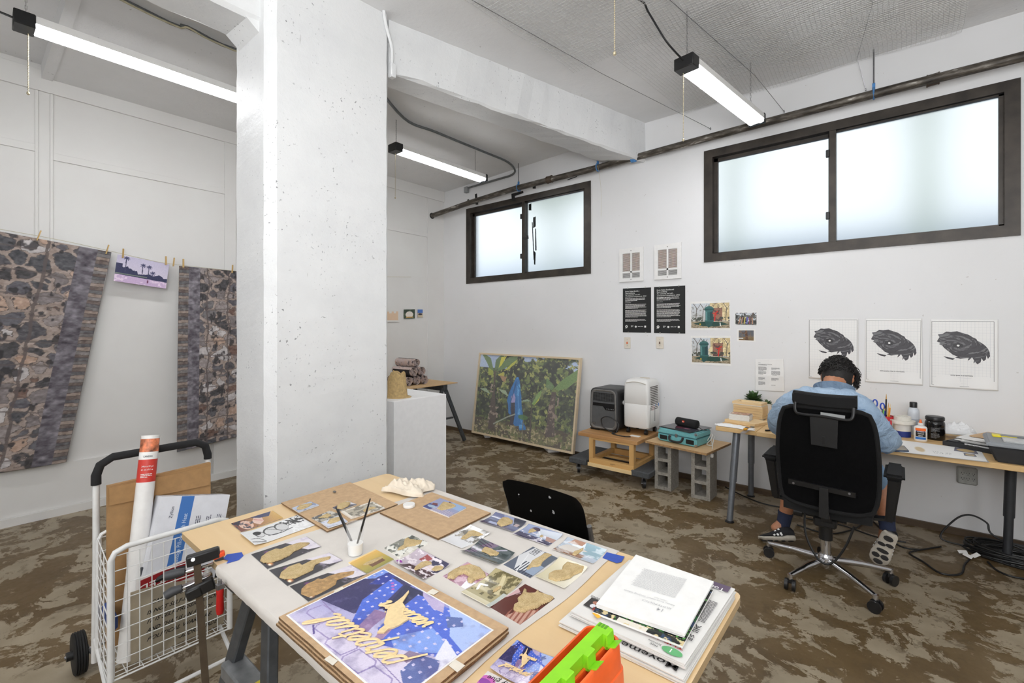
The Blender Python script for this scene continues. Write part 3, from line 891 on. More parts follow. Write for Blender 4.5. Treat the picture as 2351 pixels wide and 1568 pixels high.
# ================================================================ photographs with sand figures
msd,n=newmat('sand',(184,152,98),0.95)
gr_=n.noise(420,3,0.6)
n.link(n.ramp(n.math('ADD',n.math('MULTIPLY',gr_,.6),n.math('MULTIPLY',n.noise(60,4),.4)),[(0.3,(164,138,92)),(0.5,(200,175,128)),(0.7,(220,200,156))]),n.b.inputs['Base Color'])
n.bump(gr_,0.8,0.003)
SAND=msd
def sand_shape(outline,pt,parent,h=0.004,cell=0.002,name='sand_figure',mat=None,seed=1,lump=0.5):
 P=[pt(*p)for p in outline];z0=P[0].z
 xy=[(p.x,p.y)for p in P]
 x0,x1=min(p[0]for p in xy),max(p[0]for p in xy);y0,y1=min(p[1]for p in xy),max(p[1]for p in xy)
 nx,ny=max(4,int((x1-x0)/cell)),max(4,int((y1-y0)/cell))
 X,Y=np.meshgrid(np.linspace(x0,x1,nx+1),np.linspace(y0,y1,ny+1))
 ins=inpoly(X,Y,xy);D=edist(X,Y,xy)
 H=np.where(ins,h*np.minimum(1,np.sqrt(D/0.006+0.02)),0)
 H=H*(1-lump*.5+lump*fbm(X*90,Y*90,seed))+np.where(ins,np.random.RandomState(seed).rand(*X.shape)*h*.12,0)
 m=MB();vid={}
 def vv(i,j):
  if(i,j)not in vid:vid[(i,j)]=m.bm.verts.new((X[j,i],Y[j,i],z0+(H[j,i]if ins[j,i]else 0)))
  return vid[(i,j)]
 near=ins|(D<cell*.45)
 for j in range(ny):
  for i in range(nx):
   if ins[j:j+2,i:i+2].sum()>=2:
    m.bm.faces.new((vv(i,j),vv(i+1,j),vv(i+1,j+1),vv(i,j+1)))
 for(i,j),v_ in vid.items():
  if not ins[j,i]:
   q_=V((v_.co.x,v_.co.y,0));best=None
   for(ax,ay),(bx,by)in zip(xy,xy[1:]+xy[:1]):
    e=V((bx-ax,by-ay,0));t=max(0,min(1,(q_-V((ax,ay,0))).dot(e)/(e.dot(e)+1e-12)));c=V((ax,ay,0))+e*t
    if best is None or(c-q_).length<best[0]:best=((c-q_).length,c)
   v_.co.x,v_.co.y=best[1].x,best[1].y
 return m.build(name,mat or SAND,parent,smooth=True)
SANDF=M('tinted_sand',(186,150,104),0.9,var=0.2,scale=70,bump=0.6,bscale=300)
def photo(pts,pic,label,z=0.0016,th=0.0006,curl=None,figs=(),glossy=True,group='photographs laid on the table',h=0.0035,mat=None):
 P=[T(p[0],p[1],z+th)for p in pts]
 for p in P:p.z=ZT+z
 o=sheet('photograph',pic,P,PRINTG if glossy else PRINT,None,th,curl)
 tag(o,label,'photograph',group)
 for k,f in enumerate(figs):
  sand_shape(f,lambda x,y:T(x,y,z+th+(0.0012 if curl is not None else 0.0001)),o,h,seed=k+3,mat=mat)
 return o
def up_curl(a=0.008,b=0.6):return lambda u,v:a*(np.clip(u-b,0,1)/(1-b))**2+a*.6*(np.clip(.35-u,0,1)/.35)**2
def scene_pic(cols,seed,w=64,h=46,horizon=.5):
 p=Pic(w,h,cols[0]);p.put(p.V>horizon,cols[1])
 for k,c in enumerate(cols[2:]):p.speck(c,4+2*k,.48,.58,seed+k*7)
 return p.grain(5,seed)
def stage(seed):
 p=Pic(76,40,(42,40,46)).grad((36,34,42),(56,50,58),0)
 p.poly([(.60,0),(1,0),(1,1),(.78,.86),(.62,.35),(.66,.2)],(222,215,224));p.speck((186,174,196),6,.5,.7,seed,p.U>.62,al=.5)
 p.ell(.22,.16,.07,.10,(128,56,128),.8,.9);p.ell(.10,.82,.06,.16,(246,170,110),1,.8);p.ell(.08,.86,.03,.08,(255,236,210),1,.6)
 return p.grain(3)
photo([(576.8,1272.3),(703.7,1231.5),(737.4,1254.5),(613.8,1305.5)],stage(2),'dark stage photograph with a solid sand head, first of the three long strips',th=.004,figs=[[(597,1288),(600,1279),(613,1269),(634,1261),(645,1262),(662,1255),(690,1247),(712,1247),(708,1251),(692,1259),(676,1266),(668,1274),(645,1285),(620,1293),(606,1293)]],h=.005)
photo([(618,1308.8),(756,1269),(786.6,1285.9),(659.8,1344.5)],stage(5),'dark stage photograph with a pale sand head, middle of the three long strips',th=.004,figs=[[(641,1326),(645,1315),(660,1303),(688,1293),(694,1298),(712,1289),(736,1282),(760,1278),(757,1284),(738,1290),(724,1297),(719,1309),(700,1318),(676,1329),(655,1331)]],h=.004)
photo([(665.4,1345.8),(805.8,1297),(841.5,1317.7),(707.5,1380)],stage(9),'dark stage photograph with a face showing through thin sand, third of the long strips',th=.004,figs=[[(691,1364),(692,1352),(704,1341),(718,1335),(730,1328),(740,1330),(756,1322),(780,1315),(814,1311),(812,1318),(790,1326),(774,1332),(771,1342),(752,1354),(728,1366),(708,1371)]],h=.002,mat=SANDF)
p=Pic(80,34,(196,150,60)).grad((120,70,60),(206,164,84),0)
p.ell(.22,.55,.14,.42,(222,186,166)).ell(.24,.6,.06,.2,(200,150,130)).poly([(.36,.5),(.5,.1),(.66,.2),(.6,.7),(.46,.9)],(222,190,176)).poly([(.42,0),(.95,0),(.8,.4),(.6,.3)],(44,48,92)).line([(.46,.3),(.6,.6)],.02,(190,40,50)).speck((30,36,60),6,.55,.62,4,(p.U<.4)*1.).grain(6)
o=photo([(530.7,1201.6),(625.8,1172.3),(650,1188.9),(554.4,1221.3)],p,'small gold and red picture of a head by the board corner',th=.001,group='leaflets at the cart end of the table')
p=Pic(110,40,(222,222,222))
p.poly([(.62,.1),(.98,0),(1,.6),(.84,.5),(.7,.55)],(60,60,62)).speck((235,235,235),10,.5,.56,3,(p.U>.62)*1.)
for(u,v,a,b)in((.22,.42,.07,.2),(.42,.45,.14,.3),(.58,.4,.1,.28)):p.ell(u,v,a,b,(70,70,72)).ell(u+.008,v+.02,a-.012,b-.05,(206,206,206))
p.ell(.2,.30,.06,.13,(40,40,42)).line([(.3,.66),(.5,.74),(.7,.66)],.02,(60,60,62)).line([(.36,.2),(.5,.5)],.015,(80,80,80)).line([(.04,.60),(.14,.62),(.2,.9)],.018,(30,30,30)).line([(.02,.80),(.18,.96)],.02,(40,40,40)).grain(5)
o=photo([(550.6,1227),(683,1182),(724,1205),(585,1255)],p,'black and white pencil drawing leaflet with a lettered corner, half under a cardboard sheet',th=.0008,glossy=False,group='leaflets at the cart end of the table',curl=lambda u,v:.006*np.clip(.2-u,0,1)/.2)
CBZ=0.009
gcb='mounted photographs on the first cardboard'
photo([(670.5,1165.9),(712.6,1151),(732.5,1159),(685.8,1175.4)],Pic(40,30,(176,186,206)).speck((120,130,160),5,.5,.6,2),'small pale blue mounted photograph with a sand fish shape, on the cardboard edge',CBZ,.004,figs=[[(681,1167),(688,1160),(700,1158),(718,1155),(716,1159),(706,1165),(694,1170),(683,1171)]],group=gcb,h=.003)
photo([(763.7,1165),(798,1149.8),(818.5,1157.5),(777.7,1172.3)],Pic(40,30,(70,66,82)).poly([(.5,0),(1,0),(1,1),(.75,.6)],(210,208,214)),'small dark mounted photograph with a leaf-like sand shape, behind the brushes',CBZ,.004,figs=[[(773,1168),(774,1161),(785,1155),(800,1152),(806,1155),(800,1162),(785,1170)]],group=gcb,h=.004)
photo([(782.8,1173.6),(855.5,1151),(883,1165),(805.8,1189)],Pic(60,40,(222,214,200)).rect(.08,.12,.92,.88,(176,168,150)).speck((110,104,92),6,.5,.62,3,None,al=.8).rect(0,0,.07,1,(228,221,208)),'mounted vintage picture with a wide cream border, behind the plastic cup',CBZ,.005,figs=[[(833,1172),(842,1165),(858,1163),(864,1166),(850,1170),(838,1176)]],group=gcb,h=.002)
photo([(715,1188.9),(757.3,1172.3),(783,1181),(738,1200)],scene_pic([(200,196,186),(170,164,150),(90,88,84)],4),'grey mounted beach photograph with splashed sand, overlapping another on the cardboard',CBZ,.003,figs=[[(729,1190),(742,1183),(752,1179),(762,1183),(752,1189),(740,1189)]],group=gcb,h=.003)
photo([(737,1199),(780,1182.5),(798,1196.5),(753.5,1210.6)],Pic(40,30,(206,210,224)).speck((176,184,206),5,.5,.6,6),'pale mounted photograph with an oval sand head, at the cardboard corner',CBZ+.003,.004,figs=[[(751,1201),(756,1193),(770,1189),(784,1186),(788,1192),(772,1199),(758,1203)]],group=gcb,h=.004)
photo([(971,1162),(1010.6,1143.4),(1070.5,1164.6),(1030.5,1185.6)],Pic(64,46,(150,156,190)).rect(0,0,.4,.34,(62,72,130)).rect(0,.3,.34,1,(190,186,204)).rect(.56,.5,1,1,(150,176,214)).put(lambda p:(np.sin(p.U*110)*np.sin(p.V*80)>.1)&(p.U<.34)&(p.V>.3),(130,120,160)).ell(.22,.2,.1,.16,(160,180,206)).poly([(.34,.1),(.5,.06),(.56,.2),(.4,.3)],(110,50,56)).poly([(.66,.42),(.96,.4),(.9,.56)],(90,46,56)),'mounted photograph of chairs and a blue wall, alone on the cardboard with the lid',CBZ,.005,figs=[[(1003,1168),(1010,1160),(1018,1152),(1029,1154),(1043,1158),(1047,1162),(1040,1166),(1026,1170),(1014,1172)]],h=.003)
gt='photographs on the cream cloth'
photo([(800,1291),(862,1260.8),(904,1283.3),(842.8,1315.2)],Pic(56,44,(216,178,84)).grad((230,180,90),(150,144,70),90).rect(.3,.62,.8,.84,(112,76,50)).rect(0,0,1,.08,(238,206,140)),'orange-yellow mounted photograph with a thin sand figure, near the plastic cup',th=.005,figs=[[(832,1298),(840,1291),(852,1286),(866,1280),(878,1277),(880,1280),(868,1287),(854,1294),(842,1298)]],h=.0015,group=gt)
photo([(882.3,1257.8),(942.3,1227),(984.4,1245.8),(918,1280)],scene_pic([(140,140,130),(214,210,198),(84,88,84),(232,230,222)],12),'grey landscape photograph with a splash of sand, below the cardboard corner',th=.004,figs=[[(911,1264),(916,1257),(926,1251),(929,1238),(937,1234),(942,1238),(956,1240),(970,1241),(966,1248),(950,1254),(934,1256),(924,1262)]],group=gt)
photo([(902.9,1291),(959.5,1263.7),(1032.3,1300.7),(972.3,1333)],Pic(64,52,(188,174,186)).poly([(0,.2),(.3,.3),(.45,1),(0,1)],(70,44,50)).poly([(.4,1),(.5,.7),(1,.55),(1,1)],(60,58,84)).ell(.16,.06,.07,.1,(150,60,160)).poly([(.36,.66),(.6,.56),(.72,.8),(.5,.9)],(224,206,206)).poly([(.66,.3),(.95,.35),(.9,.56),(.66,.5)],(150,70,74)).speck((230,220,226),7,.56,.62,3).line([(.04,.16),(.2,.02),(.36,.04)],.014,(250,250,250)),'glossy party photograph with a light streak and two sand figures',curl=up_curl(.008),figs=[[(950,1307),(954,1300),(966,1291),(978,1287),(990,1289),(992,1295),(978,1299),(962,1307),(953,1310)],[(990,1308),(998,1300),(1012,1298),(1024,1301),(1014,1308),(1000,1312)]],group=gt,h=.002)
photo([(1011,1240),(1079.5,1208),(1125.4,1227),(1060.3,1260.8)],Pic(60,44,(226,226,228)).poly([(.35,.15),(.95,.1),(.96,.8),(.6,.5)],(178,172,160)).speck((120,116,108),7,.54,.62,4,lambda p:p.U>.35).rect(0,0,1,.05,(240,240,240)),'pale washed-out photograph with a bending sand figure, curled up in front of the cardboard',curl=up_curl(.006),figs=[[(1058,1237),(1062,1231),(1070,1226),(1076,1219),(1090,1217),(1104,1224),(1112,1228),(1098,1231),(1082,1231),(1068,1239)]],group=gt,h=.002)
photo([(1056.5,1269),(1105,1244),(1182,1277.7),(1140.7,1300)],Pic(60,46,(88,96,98)).poly([(0,0),(.5,0),(1,.3),(1,.55),(.5,.3)],(120,104,124)).put(lambda p:np.sin(p.U*66+p.V*18)*(p.V<.4)>.5,(64,50,72)).speck((60,70,70),6,.5,.6,5).line([(.55,.3),(.95,.8)],.02,(190,184,200)),'dark curled photograph with a sand starfish shape and a lilac curtain',curl=up_curl(.012,.4),figs=[[(1105,1266),(1110,1258),(1116,1255),(1127,1256),(1136,1261),(1146,1264),(1149,1272),(1140,1276),(1126,1276),(1116,1270)]],group=gt)
photo([(1100.4,1199),(1138,1180),(1208.9,1202),(1176.5,1223.3)],Pic(60,46,(108,112,142)).rect(0,0,.5,.5,(70,66,100)).rect(.16,.16,.36,.44,(170,176,206)).poly([(.5,.7),(1,.6),(1,1),(.5,1)],(66,68,80)).poly([(.46,.5),(1,.3),(1,.62),(.5,.8)],(144,150,178)).rect(.5,.8,.72,.92,(180,160,160)),'blue-lilac interior photograph with a rounded sand lump, nearest the black chair back',curl=up_curl(.008),figs=[[(1140,1202),(1145,1195),(1154,1189),(1168,1190),(1178,1196),(1176,1202),(1162,1207),(1150,1210)]],group=gt,h=.005)
photo([(1176.5,1227),(1214.2,1206),(1292.6,1229.7),(1258,1255)],Pic(60,46,(150,160,190)).poly([(0,0),(.4,0),(.3,1),(0,1)],(70,66,96)).poly([(.4,.5),(.9,.35),(1,1),(.4,1)],(206,212,222)).speck((236,230,240),8,.56,.62,6,lambda p:p.U<.6).line([(.3,.7),(.8,.4)],.02,(230,232,240)).ell(.82,.3,.12,.12,(84,74,90)).poly([(.3,.8),(.6,.7),(.56,1),(.3,1)],(176,140,130)),'photograph of a waterside crowd with two small sand shapes, behind the pier photograph',curl=up_curl(.006),figs=[[(1212,1224),(1216,1215),(1224,1213),(1232,1219),(1226,1221)],[(1238,1231),(1244,1227),(1248,1231),(1243,1234)]],group=gt,h=.002)
photo([(1267.8,1262.9),(1302.8,1236.6),(1393.4,1265.4),(1361.5,1296)],Pic(64,46,(182,192,206)).rect(0,0,.3,.7,(150,112,88)).poly([(.2,0),(.34,0),(.3,.3)],(50,40,40)).poly([(.3,.3),(1,.2),(1,.5),(.4,.6)],(228,234,240)).poly([(.74,.1),(1,.2),(1,.5),(.8,.46)],(176,136,116)).poly([(.4,.6),(1,.5),(1,1),(.3,1)],(150,178,190)).speck((240,244,248),6,.52,.64,4,al=.6),'poolside photograph with a thin sand fish, under the blue tape',curl=up_curl(.006),figs=[[(1313,1273),(1318,1266),(1328,1263),(1336,1259),(1340,1256),(1339,1262),(1330,1270),(1320,1276)]],group=gt,h=.003)
photo([(1156,1296),(1223.7,1255),(1279.8,1280.7),(1217.3,1326.7)],Pic(64,56,(96,102,116)).poly([(0,.4),(.5,0),(1,.1),(1,.5),(.5,.6),(.2,.8)],(216,216,218)).put(lambda p:(np.sin(p.V*67)>.2)&(p.U<.44)&(p.V>.36),(70,74,88)).line([(0,.5),(.66,.2)],.014,(230,230,232)).put(lambda p:(np.sin(p.U*130)>.3)&(p.U>.72)&(p.V>.14)&(p.V<.4),(50,50,56)).poly([(.1,.7),(.5,.6),(.5,1),(.1,1)],(150,164,184)),'photograph of railings and planks with a long sand bather shape',th=.003,figs=[[(1208,1305),(1216,1296),(1222,1287),(1240,1277),(1250,1270),(1260,1271),(1268,1274),(1258,1280),(1246,1290),(1242,1299),(1232,1302),(1220,1303),(1212,1309)]],group=gt,h=.003)
photo([(1228.8,1325.4),(1285,1282),(1350,1306.3),(1295,1353.5)],Pic(56,50,(224,216,190)).grad((206,196,160),(236,230,212),60),'cream photograph with a large dark sand double shape, near the cloth edge',curl=up_curl(.007),figs=[[(1259,1330),(1260,1318),(1272,1311),(1290,1309),(1292,1300),(1302,1291),(1324,1296),(1345,1303),(1336,1314),(1316,1322),(1310,1328),(1294,1333),(1276,1336)]],group=gt,h=.005)
photo([(1016.2,1322.9),(1073,1289.7),(1126.7,1320.3),(1069.3,1352.2)],Pic(56,50,(196,160,176)).speck((150,100,122),8,.5,.6,5).poly([(0,.8),(.3,.7),(.4,1),(0,1)],(226,222,236)).poly([(.5,0),(1,.1),(1,.5),(.8,.4)],(214,150,130)),'pink photograph with a thick arching sand crab shape',th=.001,figs=[[(1027,1329),(1028,1319),(1042,1310),(1060,1302),(1082,1299),(1102,1305),(1115,1318),(1116,1326),(1100,1330),(1090,1333),(1084,1340),(1074,1338),(1072,1330),(1078,1325),(1066,1318),(1052,1322),(1042,1331)]],group=gt,h=.007)
photo([(1058.5,1362.4),(1138.2,1310),(1199.4,1337),(1122.9,1396.9)],Pic(64,56,(176,164,124)).rect(0,0,.12,1,(214,204,172)).speck((104,96,66),7,.48,.56,9,lambda p:p.U>.2).poly([(.36,.7),(.9,.4),(.92,.5),(.4,.84)],(206,194,154)).line([(.3,.2),(.46,.1),(.5,.3)],.03,(250,250,246)).rect(0,.9,.5,1,(190,196,190)),'glossy sepia photograph of a field with a tiny sand figure',th=.002,curl=up_curl(.008),figs=[[(1130,1360),(1134,1352),(1144,1346),(1151,1344),(1150,1350),(1140,1357)]],group=gt,h=.0015)
photo([(1125.4,1394),(1205.8,1340.7),(1273.4,1374),(1194,1434)],Pic(64,56,(96,52,46)).poly([(0,.5),(.4,.7),(.5,1),(0,1)],(196,154,138)).put(lambda p:(np.sin(p.V*50+p.U*19)>.3)&(p.V>.46)&(p.U<.53),(150,96,82)).poly([(.4,0),(.8,0),(.7,.2)],(206,170,172)).line([(.45,.05),(.8,.2)],.012,(70,40,46)).rect(.7,.7,1,1,(70,34,30)),'brown-red photograph with a thick sand seated figure, largest beside the cardboard stack',th=.001,figs=[[(1178,1400),(1180,1390),(1190,1384),(1188,1374),(1198,1366),(1203,1353),(1209,1355),(1210,1364),(1226,1364),(1236,1355),(1238,1362),(1256,1368),(1272,1373),(1262,1382),(1242,1390),(1232,1398),(1214,1402),(1202,1408),(1186,1405)]],group=gt,h=.007)
def crumple(name,label,cat,c,sx,sy,sz,mat,seed,rz=0,n_=44):
 m=MB();r=random.Random(seed)
 def fn(u,v):
  x=(u-.5)*2;y=(v-.5)*2
  q=max(abs(x),abs(y));rad=1-q**3*.25
  f_=float(fbm(np.array([u*3.2+seed]),np.array([v*3.2+seed]),seed,4)[0])
  ridge=abs(f_-.5)*2
  f2_=float(fbm(np.array([u*8+v*3+seed]),np.array([v*8+seed]),seed+5,3)[0]);z=(1-q**2.6)*(.45+.6*ridge+.9*abs(f2_-.5))+.05
  a_=rz;X=x*sx*rad*(1+.15*math.sin(4*y+seed));Y=y*sy*rad*(1+.15*math.cos(3*x+seed))
  return V(c)+V((X*math.cos(a_)-Y*math.sin(a_),X*math.sin(a_)+Y*math.cos(a_),max(0.001,z*sz)))
 m.grid(fn,n_,n_)
 o=m.build(name,mat,None,smooth=False)
 o.data.polygons.foreach_set('use_smooth',[True]*len(o.data.polygons))
 return tag(o,label,cat)
TISSUE=M('crumpled_rag',(226,214,196),0.95,var=0.05,scale=20,bump=0.1)
crumple('rag','crumpled cream rag at the far edge of the work table','cloth',T(938,1126,0.006),.115,.075,.055,TISSUE,5,rz=.35)
m=MB();q=T(939,1163,0.010);m.lathe([(.022,0),(.0225,.0015),(.0225,.009),(.0215,.0105),(.001,.0105)],q,28)
tag(m.build('jar_lid',WHITE,None,smooth=True),'round white plastic lid on the cardboard sheet','lid')
q=T(816,1272,0.0022)
cup=thing('plastic_cup','clear plastic cup of white glue with black brushes, on the cream cloth','cup',q)
CLEARP=clearmat('clear_plastic',(238,240,240),0.06,0.22)
m=MB();m.lathe([(.001,.0),(.021,.0),(.0215,.002),(.0265,.088),(.028,.089),(.028,.091),(.0262,.0905)],q,28,cap=False);m.build('cup_wall',CLEARP,cup,smooth=True)
m=MB();m.lathe([(.0203,.002),(.0224,.034),(.001,.0345)],q,24);m.build('white_glue',M('white_glue',(244,243,240),.35,var=0),cup,smooth=True)
gb_='brushes in the plastic cup'
for(x0_,y0_,x1_,y1_,lab)in((808,1235,771,1165,'black brush handle leaning left in the cup'),(813,1238,776,1169,'second black brush handle beside the first in the cup'),(806,1236,850,1145,'black brush handle leaning the other way in the cup')):
 b0=q+V((0,0,.012));e_=T(x1_,y1_)
 d=ray(x1_,y1_);t_=(q.y+(.012 if x1_>810 else-.002))/d.y;e_=V((d.x*t_,d.y*t_,CZ+d.z*t_))
 m=MB();m.tube([b0,b0.lerp(e_,.35),b0.lerp(e_,.7),e_],[.0022,.0034,.003,.002],8)
 tag(m.build('paint_brush',BLACK,None,smooth=True),lab,'brush',gb_)
def pages(name,pts4,z0,th,label,mat,cat,n_=5,jit=.0025,group=None,seed=2,top=PAPER):
 r=random.Random(seed);root=thing(name,label,cat,(sum((p for p in pts4),V())/4).to_tuple(),0,group)
 for k in range(n_):
  za=z0+th*k/n_
  P=[V((p.x+r.uniform(-jit,jit),p.y+r.uniform(-jit,jit),za))for p in pts4]
  if k==n_-1:P=[V((p.x,p.y,za))for p in pts4]
  m=MB()
  gN=14
  def fn(u,v):
   p=P[0].lerp(P[1],u).lerp(P[3].lerp(P[2],u),v)
   lift=.0012*(k+1)/n_*(abs(math.sin(3.0*u+seed))*max(0,v-.6)/.4)
   return p+V((0,0,lift))
  g_=m.grid(fn,gN,gN)
  r_=bmesh.ops.extrude_face_region(m.bm,geom=m.bm.faces[:])
  for e_ in r_['geom']:
   if isinstance(e_,bmesh.types.BMVert):e_.co.z+=th/n_*.82
  m.build('sheet',mat,root,smooth=False)
 return root
def quad4(a,b,d):return[a,b,b+d-a,d]
NEWS=M('newsprint',(226,224,220),0.8,var=0.03,scale=8)
ll,lb=T(1283.5,1432.3,.008),T(1568.5,1567,.008);ur=T(1685,1368,.010)
xdir=(ll-lb).normalized();ydir=V((0,0,1)).cross(xdir)
hgt=(ur-lb).length;lt=ll+(ur-lb)
P4=[lt,lb+(ur-lb),lb,ll]
n1=pages('newspaper',P4,ZT+.0015,.012,'folded newspaper with a bold black headline, lowest of the paper stack',NEWS,'newspaper',5,.003,'newspapers at the table end',3)
zt1=ZT+.0155
def onp(a,u,v,z):
 return V((a.x,a.y,z))+xdir*u+ydir*v
Text().add('Movement',onp(lb,.014,-.026,zt1+.0012),xdir,ydir,.024,.006,wrap=.150).build('lettering',INK,n1)
ul,ub,uu=T(1310,1405.6,.026),T(1572.7,1529,.026),T(1687.8,1353.7,.026)
x2=(ul-ub).normalized();y2=(uu-ub).normalized()
P4=[ul+(uu-ub),uu,ub,ul]
n2=pages('newspaper',P4,zt1+.002,.011,'folded art newspaper with red title letters, on top of the other newspaper',NEWS,'newspaper',5,.003,'newspapers at the table end',5)
zt2=zt1+.0145;W2_=(ul-ub).length;H2_=(uu-ub).length;yd2=V((0,0,1)).cross(x2)
def on2(u,v,z=None):return V((ub.x,ub.y,zt2 if z is None else z))+x2*u-yd2*v
sgn=1 if yd2.dot(y2)>0 else-1
def N2(u,v,z=.0016):return V((ub.x,ub.y,zt2+z))+x2*u+y2*v
ydt=-y2
Text().add('THE ART NEWSPAPER',N2(.016,.045),x2,ydt,.019,.004,wrap=W2_-.05).build('lettering',REDINK,n2)
Text().add('FREE',N2(.060,.014),x2,ydt,.008).add('EDITION',N2(.056,.022),x2,ydt,.007).add('BRIT',N2(.012,.082),x2,ydt,.013,.012).add('WORRIES',N2(.012,.095),x2,ydt,.013,.012).add('A',N2(.012,.135),x2,ydt,.02).para(N2(.012,.15),x2,ydt,.045,20,.005,3).para(N2(.012,.105),x2,ydt,.03,3,.006,4).para(N2(.19,.074),x2,ydt,.07,3,.005,8).build('small_print',INK,n2)
m=MB();c_=N2(.032,.016);m.prism([c_+x2*.021*math.cos(a_*PI/12)+y2*.011*math.sin(a_*PI/12)for a_ in range(24)],(0,0,.0005));m.build('green_spot',M('green_ink',(96,172,112),.6,var=0),n2)
Text().add('1',N2(.030,.022,.0023),x2,ydt,.018,.01).build('lettering',PAPER,n2)
m=MB();m.prism([N2(.008,H2_-.035),N2(.066,H2_-.035),N2(.066,H2_-.006),N2(.008,H2_-.006)],(0,0,.0004));m.build('purple_block',M('purple_ink',(92,76,98),.6,var=0),n2)
Text().add('Tom',N2(.016,H2_-.026,.0022),x2,ydt,.022,.01).build('lettering',PAPER,n2)
ph=Pic(30,22,(52,48,46)).ell(.3,.3,.1,.2,(226,226,230)).ell(.62,.3,.1,.2,(226,226,230)).ell(.3,.66,.12,.16,(190,130,110)).ell(.64,.7,.12,.16,(190,130,110))
o=sheet('news_photo',ph,[N2(W2_-.012,.035),N2(W2_-.075,.035),N2(W2_-.075,.075),N2(W2_-.012,.075)],PRINT,n2,.0003)
kl,kb,kr=T(1361.6,1401.4,.042),T(1567,1480,.042),T(1637,1352,.042)
bk=thing('book','paperback with a dark cover of green plants, under the loose pages','book',kb)
P4=[kl+kr-kb,kr,kb,kl]
zk=ZT+.0345
for p in P4:p.z=zk
m=MB();m.prism([p+V((0,0,.0040))for p in P4],(0,0,-.0040));m.build('page_block',PAPER,bk)
cp=Pic(90,110,(22,26,24)).speck((34,84,44),10,.60,.64,4).speck((96,160,80),20,.66,.68,6).speck((40,60,90),9,.68,.72,11).grain(4)
for k in range(12):
 r_=random.Random(k);cp.ell(r_.random(),r_.random(),.03,.012,(70+60*r_.random(),140,70),1)
cp.rect(.28,.94,.62,1,(226,220,206)).speck((214,196,150),22,.55,.6,3,(cp.V>.92)*1.)
sheet('cover',cp,[p+V((0,0,.0041))for p in P4],PRINTG,bk,.0008)
m=MB();q_=kl.lerp(kb,.06);m.prism([V((q_.x,q_.y,zk+.002))+V((-.012,-.004,0)),V((q_.x,q_.y,zk+.002))+V((.006,-.012,0)),V((q_.x,q_.y,zk+.002))+V((.010,-.004,0)),V((q_.x,q_.y,zk+.002))+V((-.008,.006,0))],(0,0,.0006))
m.build('yellow_flag',M('yellow_flag',(240,178,50),.6,var=0),bk)
pa,pb,pc,pd=T(1460.4,1275,.046),T(1638.6,1336.8,.046),T(1572.6,1459,.046),T(1369,1388.8,.046)
pg=pages('page_stack',[pa,pb,pc,pd],ZT+.0405,.008,'loose white printed pages on top of the book and newspapers',PAPER,'paper',5,.0018,None,8)
zz=ZT+.0405+.0098
xp=(pd-pc).normalized();yp=(pc-pb).normalized()
def PG(u,v):return V((pc.x,pc.y,zz))+xp*u-yp*v
tx=Text()
Wp=(pd-pc).length;Hp=(pb-pc).length
tx.add('14',PG(.060,.060),xp,yp,.017,.004).add('ISLOTE POETICS',PG(.050,.074),xp,yp,.0095,0.0,wrap=.065)
tx.add('Notes from minor outlying islands',PG(.046,.090),xp,yp,.008,0,0.2,wrap=.12).add('Urayoan Noel',PG(.066,.098),xp,yp,.006,wrap=.03)
tx.para(PG(.056,.118),xp,yp,Wp*.56,24,.0042,5,.42)
tx.build('small_print',M('light_ink',(176,176,178),.6,var=0),pg)
ORANGE=M('orange_plastic',(250,104,42),0.32,var=0.05,scale=20)
GREEN=M('green_plastic',(140,214,40),0.32,var=0.05,scale=20)
gz=ZT+.13
gtl,gtr=atz(1352,1428,gz),atz(1430,1464,gz)
gx=(gtr-gtl);gw=gx.length;gx.normalize();gy=V((0,0,1)).cross(gx)
gl=.30
game=thing('plastic_game','orange plastic game frame with a lime green slider bar, at the near table edge','toy',((gtl+gtr)/2-gy*gl/2-V((0,0,.13))).to_tuple())
def G(a,b,c):return V((gtl.x,gtl.y,ZT))+gx*a-gy*b+V((0,0,c))
def gbox(mm,a0,a1,b0,b1,c0,c1):
 mm.hexa([G(a0,b1,c0),G(a1,b1,c0),G(a1,b0,c0),G(a0,b0,c0)],[G(a0,b1,c1),G(a1,b1,c1),G(a1,b0,c1),G(a0,b0,c1)])
m=MB()
def rr_loop(ins,z,flare):
 out=[];r0=.018
 x0,x1,y0,y1=ins-flare,gw-ins+flare,ins-flare,gl-ins+flare
 for(cx_,cy_,a0)in((x1-r0,y0+r0,-90),(x1-r0,y1-r0,0),(x0+r0,y1-r0,90),(x0+r0,y0+r0,180)):
  for k in range(6):
   a_=math.radians(a0+18*k);out.append(G(cx_+r0*math.cos(a_),cy_+r0*math.sin(a_),z))
 return[m.bm.verts.new(p)for p in out]
loops=[rr_loop(0,.001,.012),rr_loop(0,.040,.009),rr_loop(0.0012,.042,.008),rr_loop(0,.080,.005),rr_loop(.0012,.082,.004),rr_loop(0,.128,0),rr_loop(.002,.13,0),rr_loop(.005,.13,0),rr_loop(.006,.110,0)]
for A_,B_ in zip(loops,loops[1:]):
 k_=len(A_)
 for i in range(k_):m.bm.faces.new((A_[i],A_[(i+1)%k_],B_[(i+1)%k_],B_[i]))
m.bm.faces.new(loops[-1])
m.build('frame',ORANGE,game,smooth=True)
for k in range(5):
 m=MB();b0_=.02+k*.056
 gbox(m,.008,.026,b0_,b0_+.032,.109,.122);bmesh.ops.bevel(m.bm,geom=m.bm.edges[:],offset=.005,segments=2,affect='EDGES');s_=m.build('counter_pocket',ORANGE,game,smooth=True)
 m=MB();gbox(m,.012,.022,b0_+.008,b0_+.024,.1215,.1225);m.build('slot',M('dark_orange',(206,70,30),.4,var=0),s_)
m=MB();gbox(m,gw-.020,gw-.016,.02,gl-.02,.109,.126);m.build('rail',ORANGE,game)
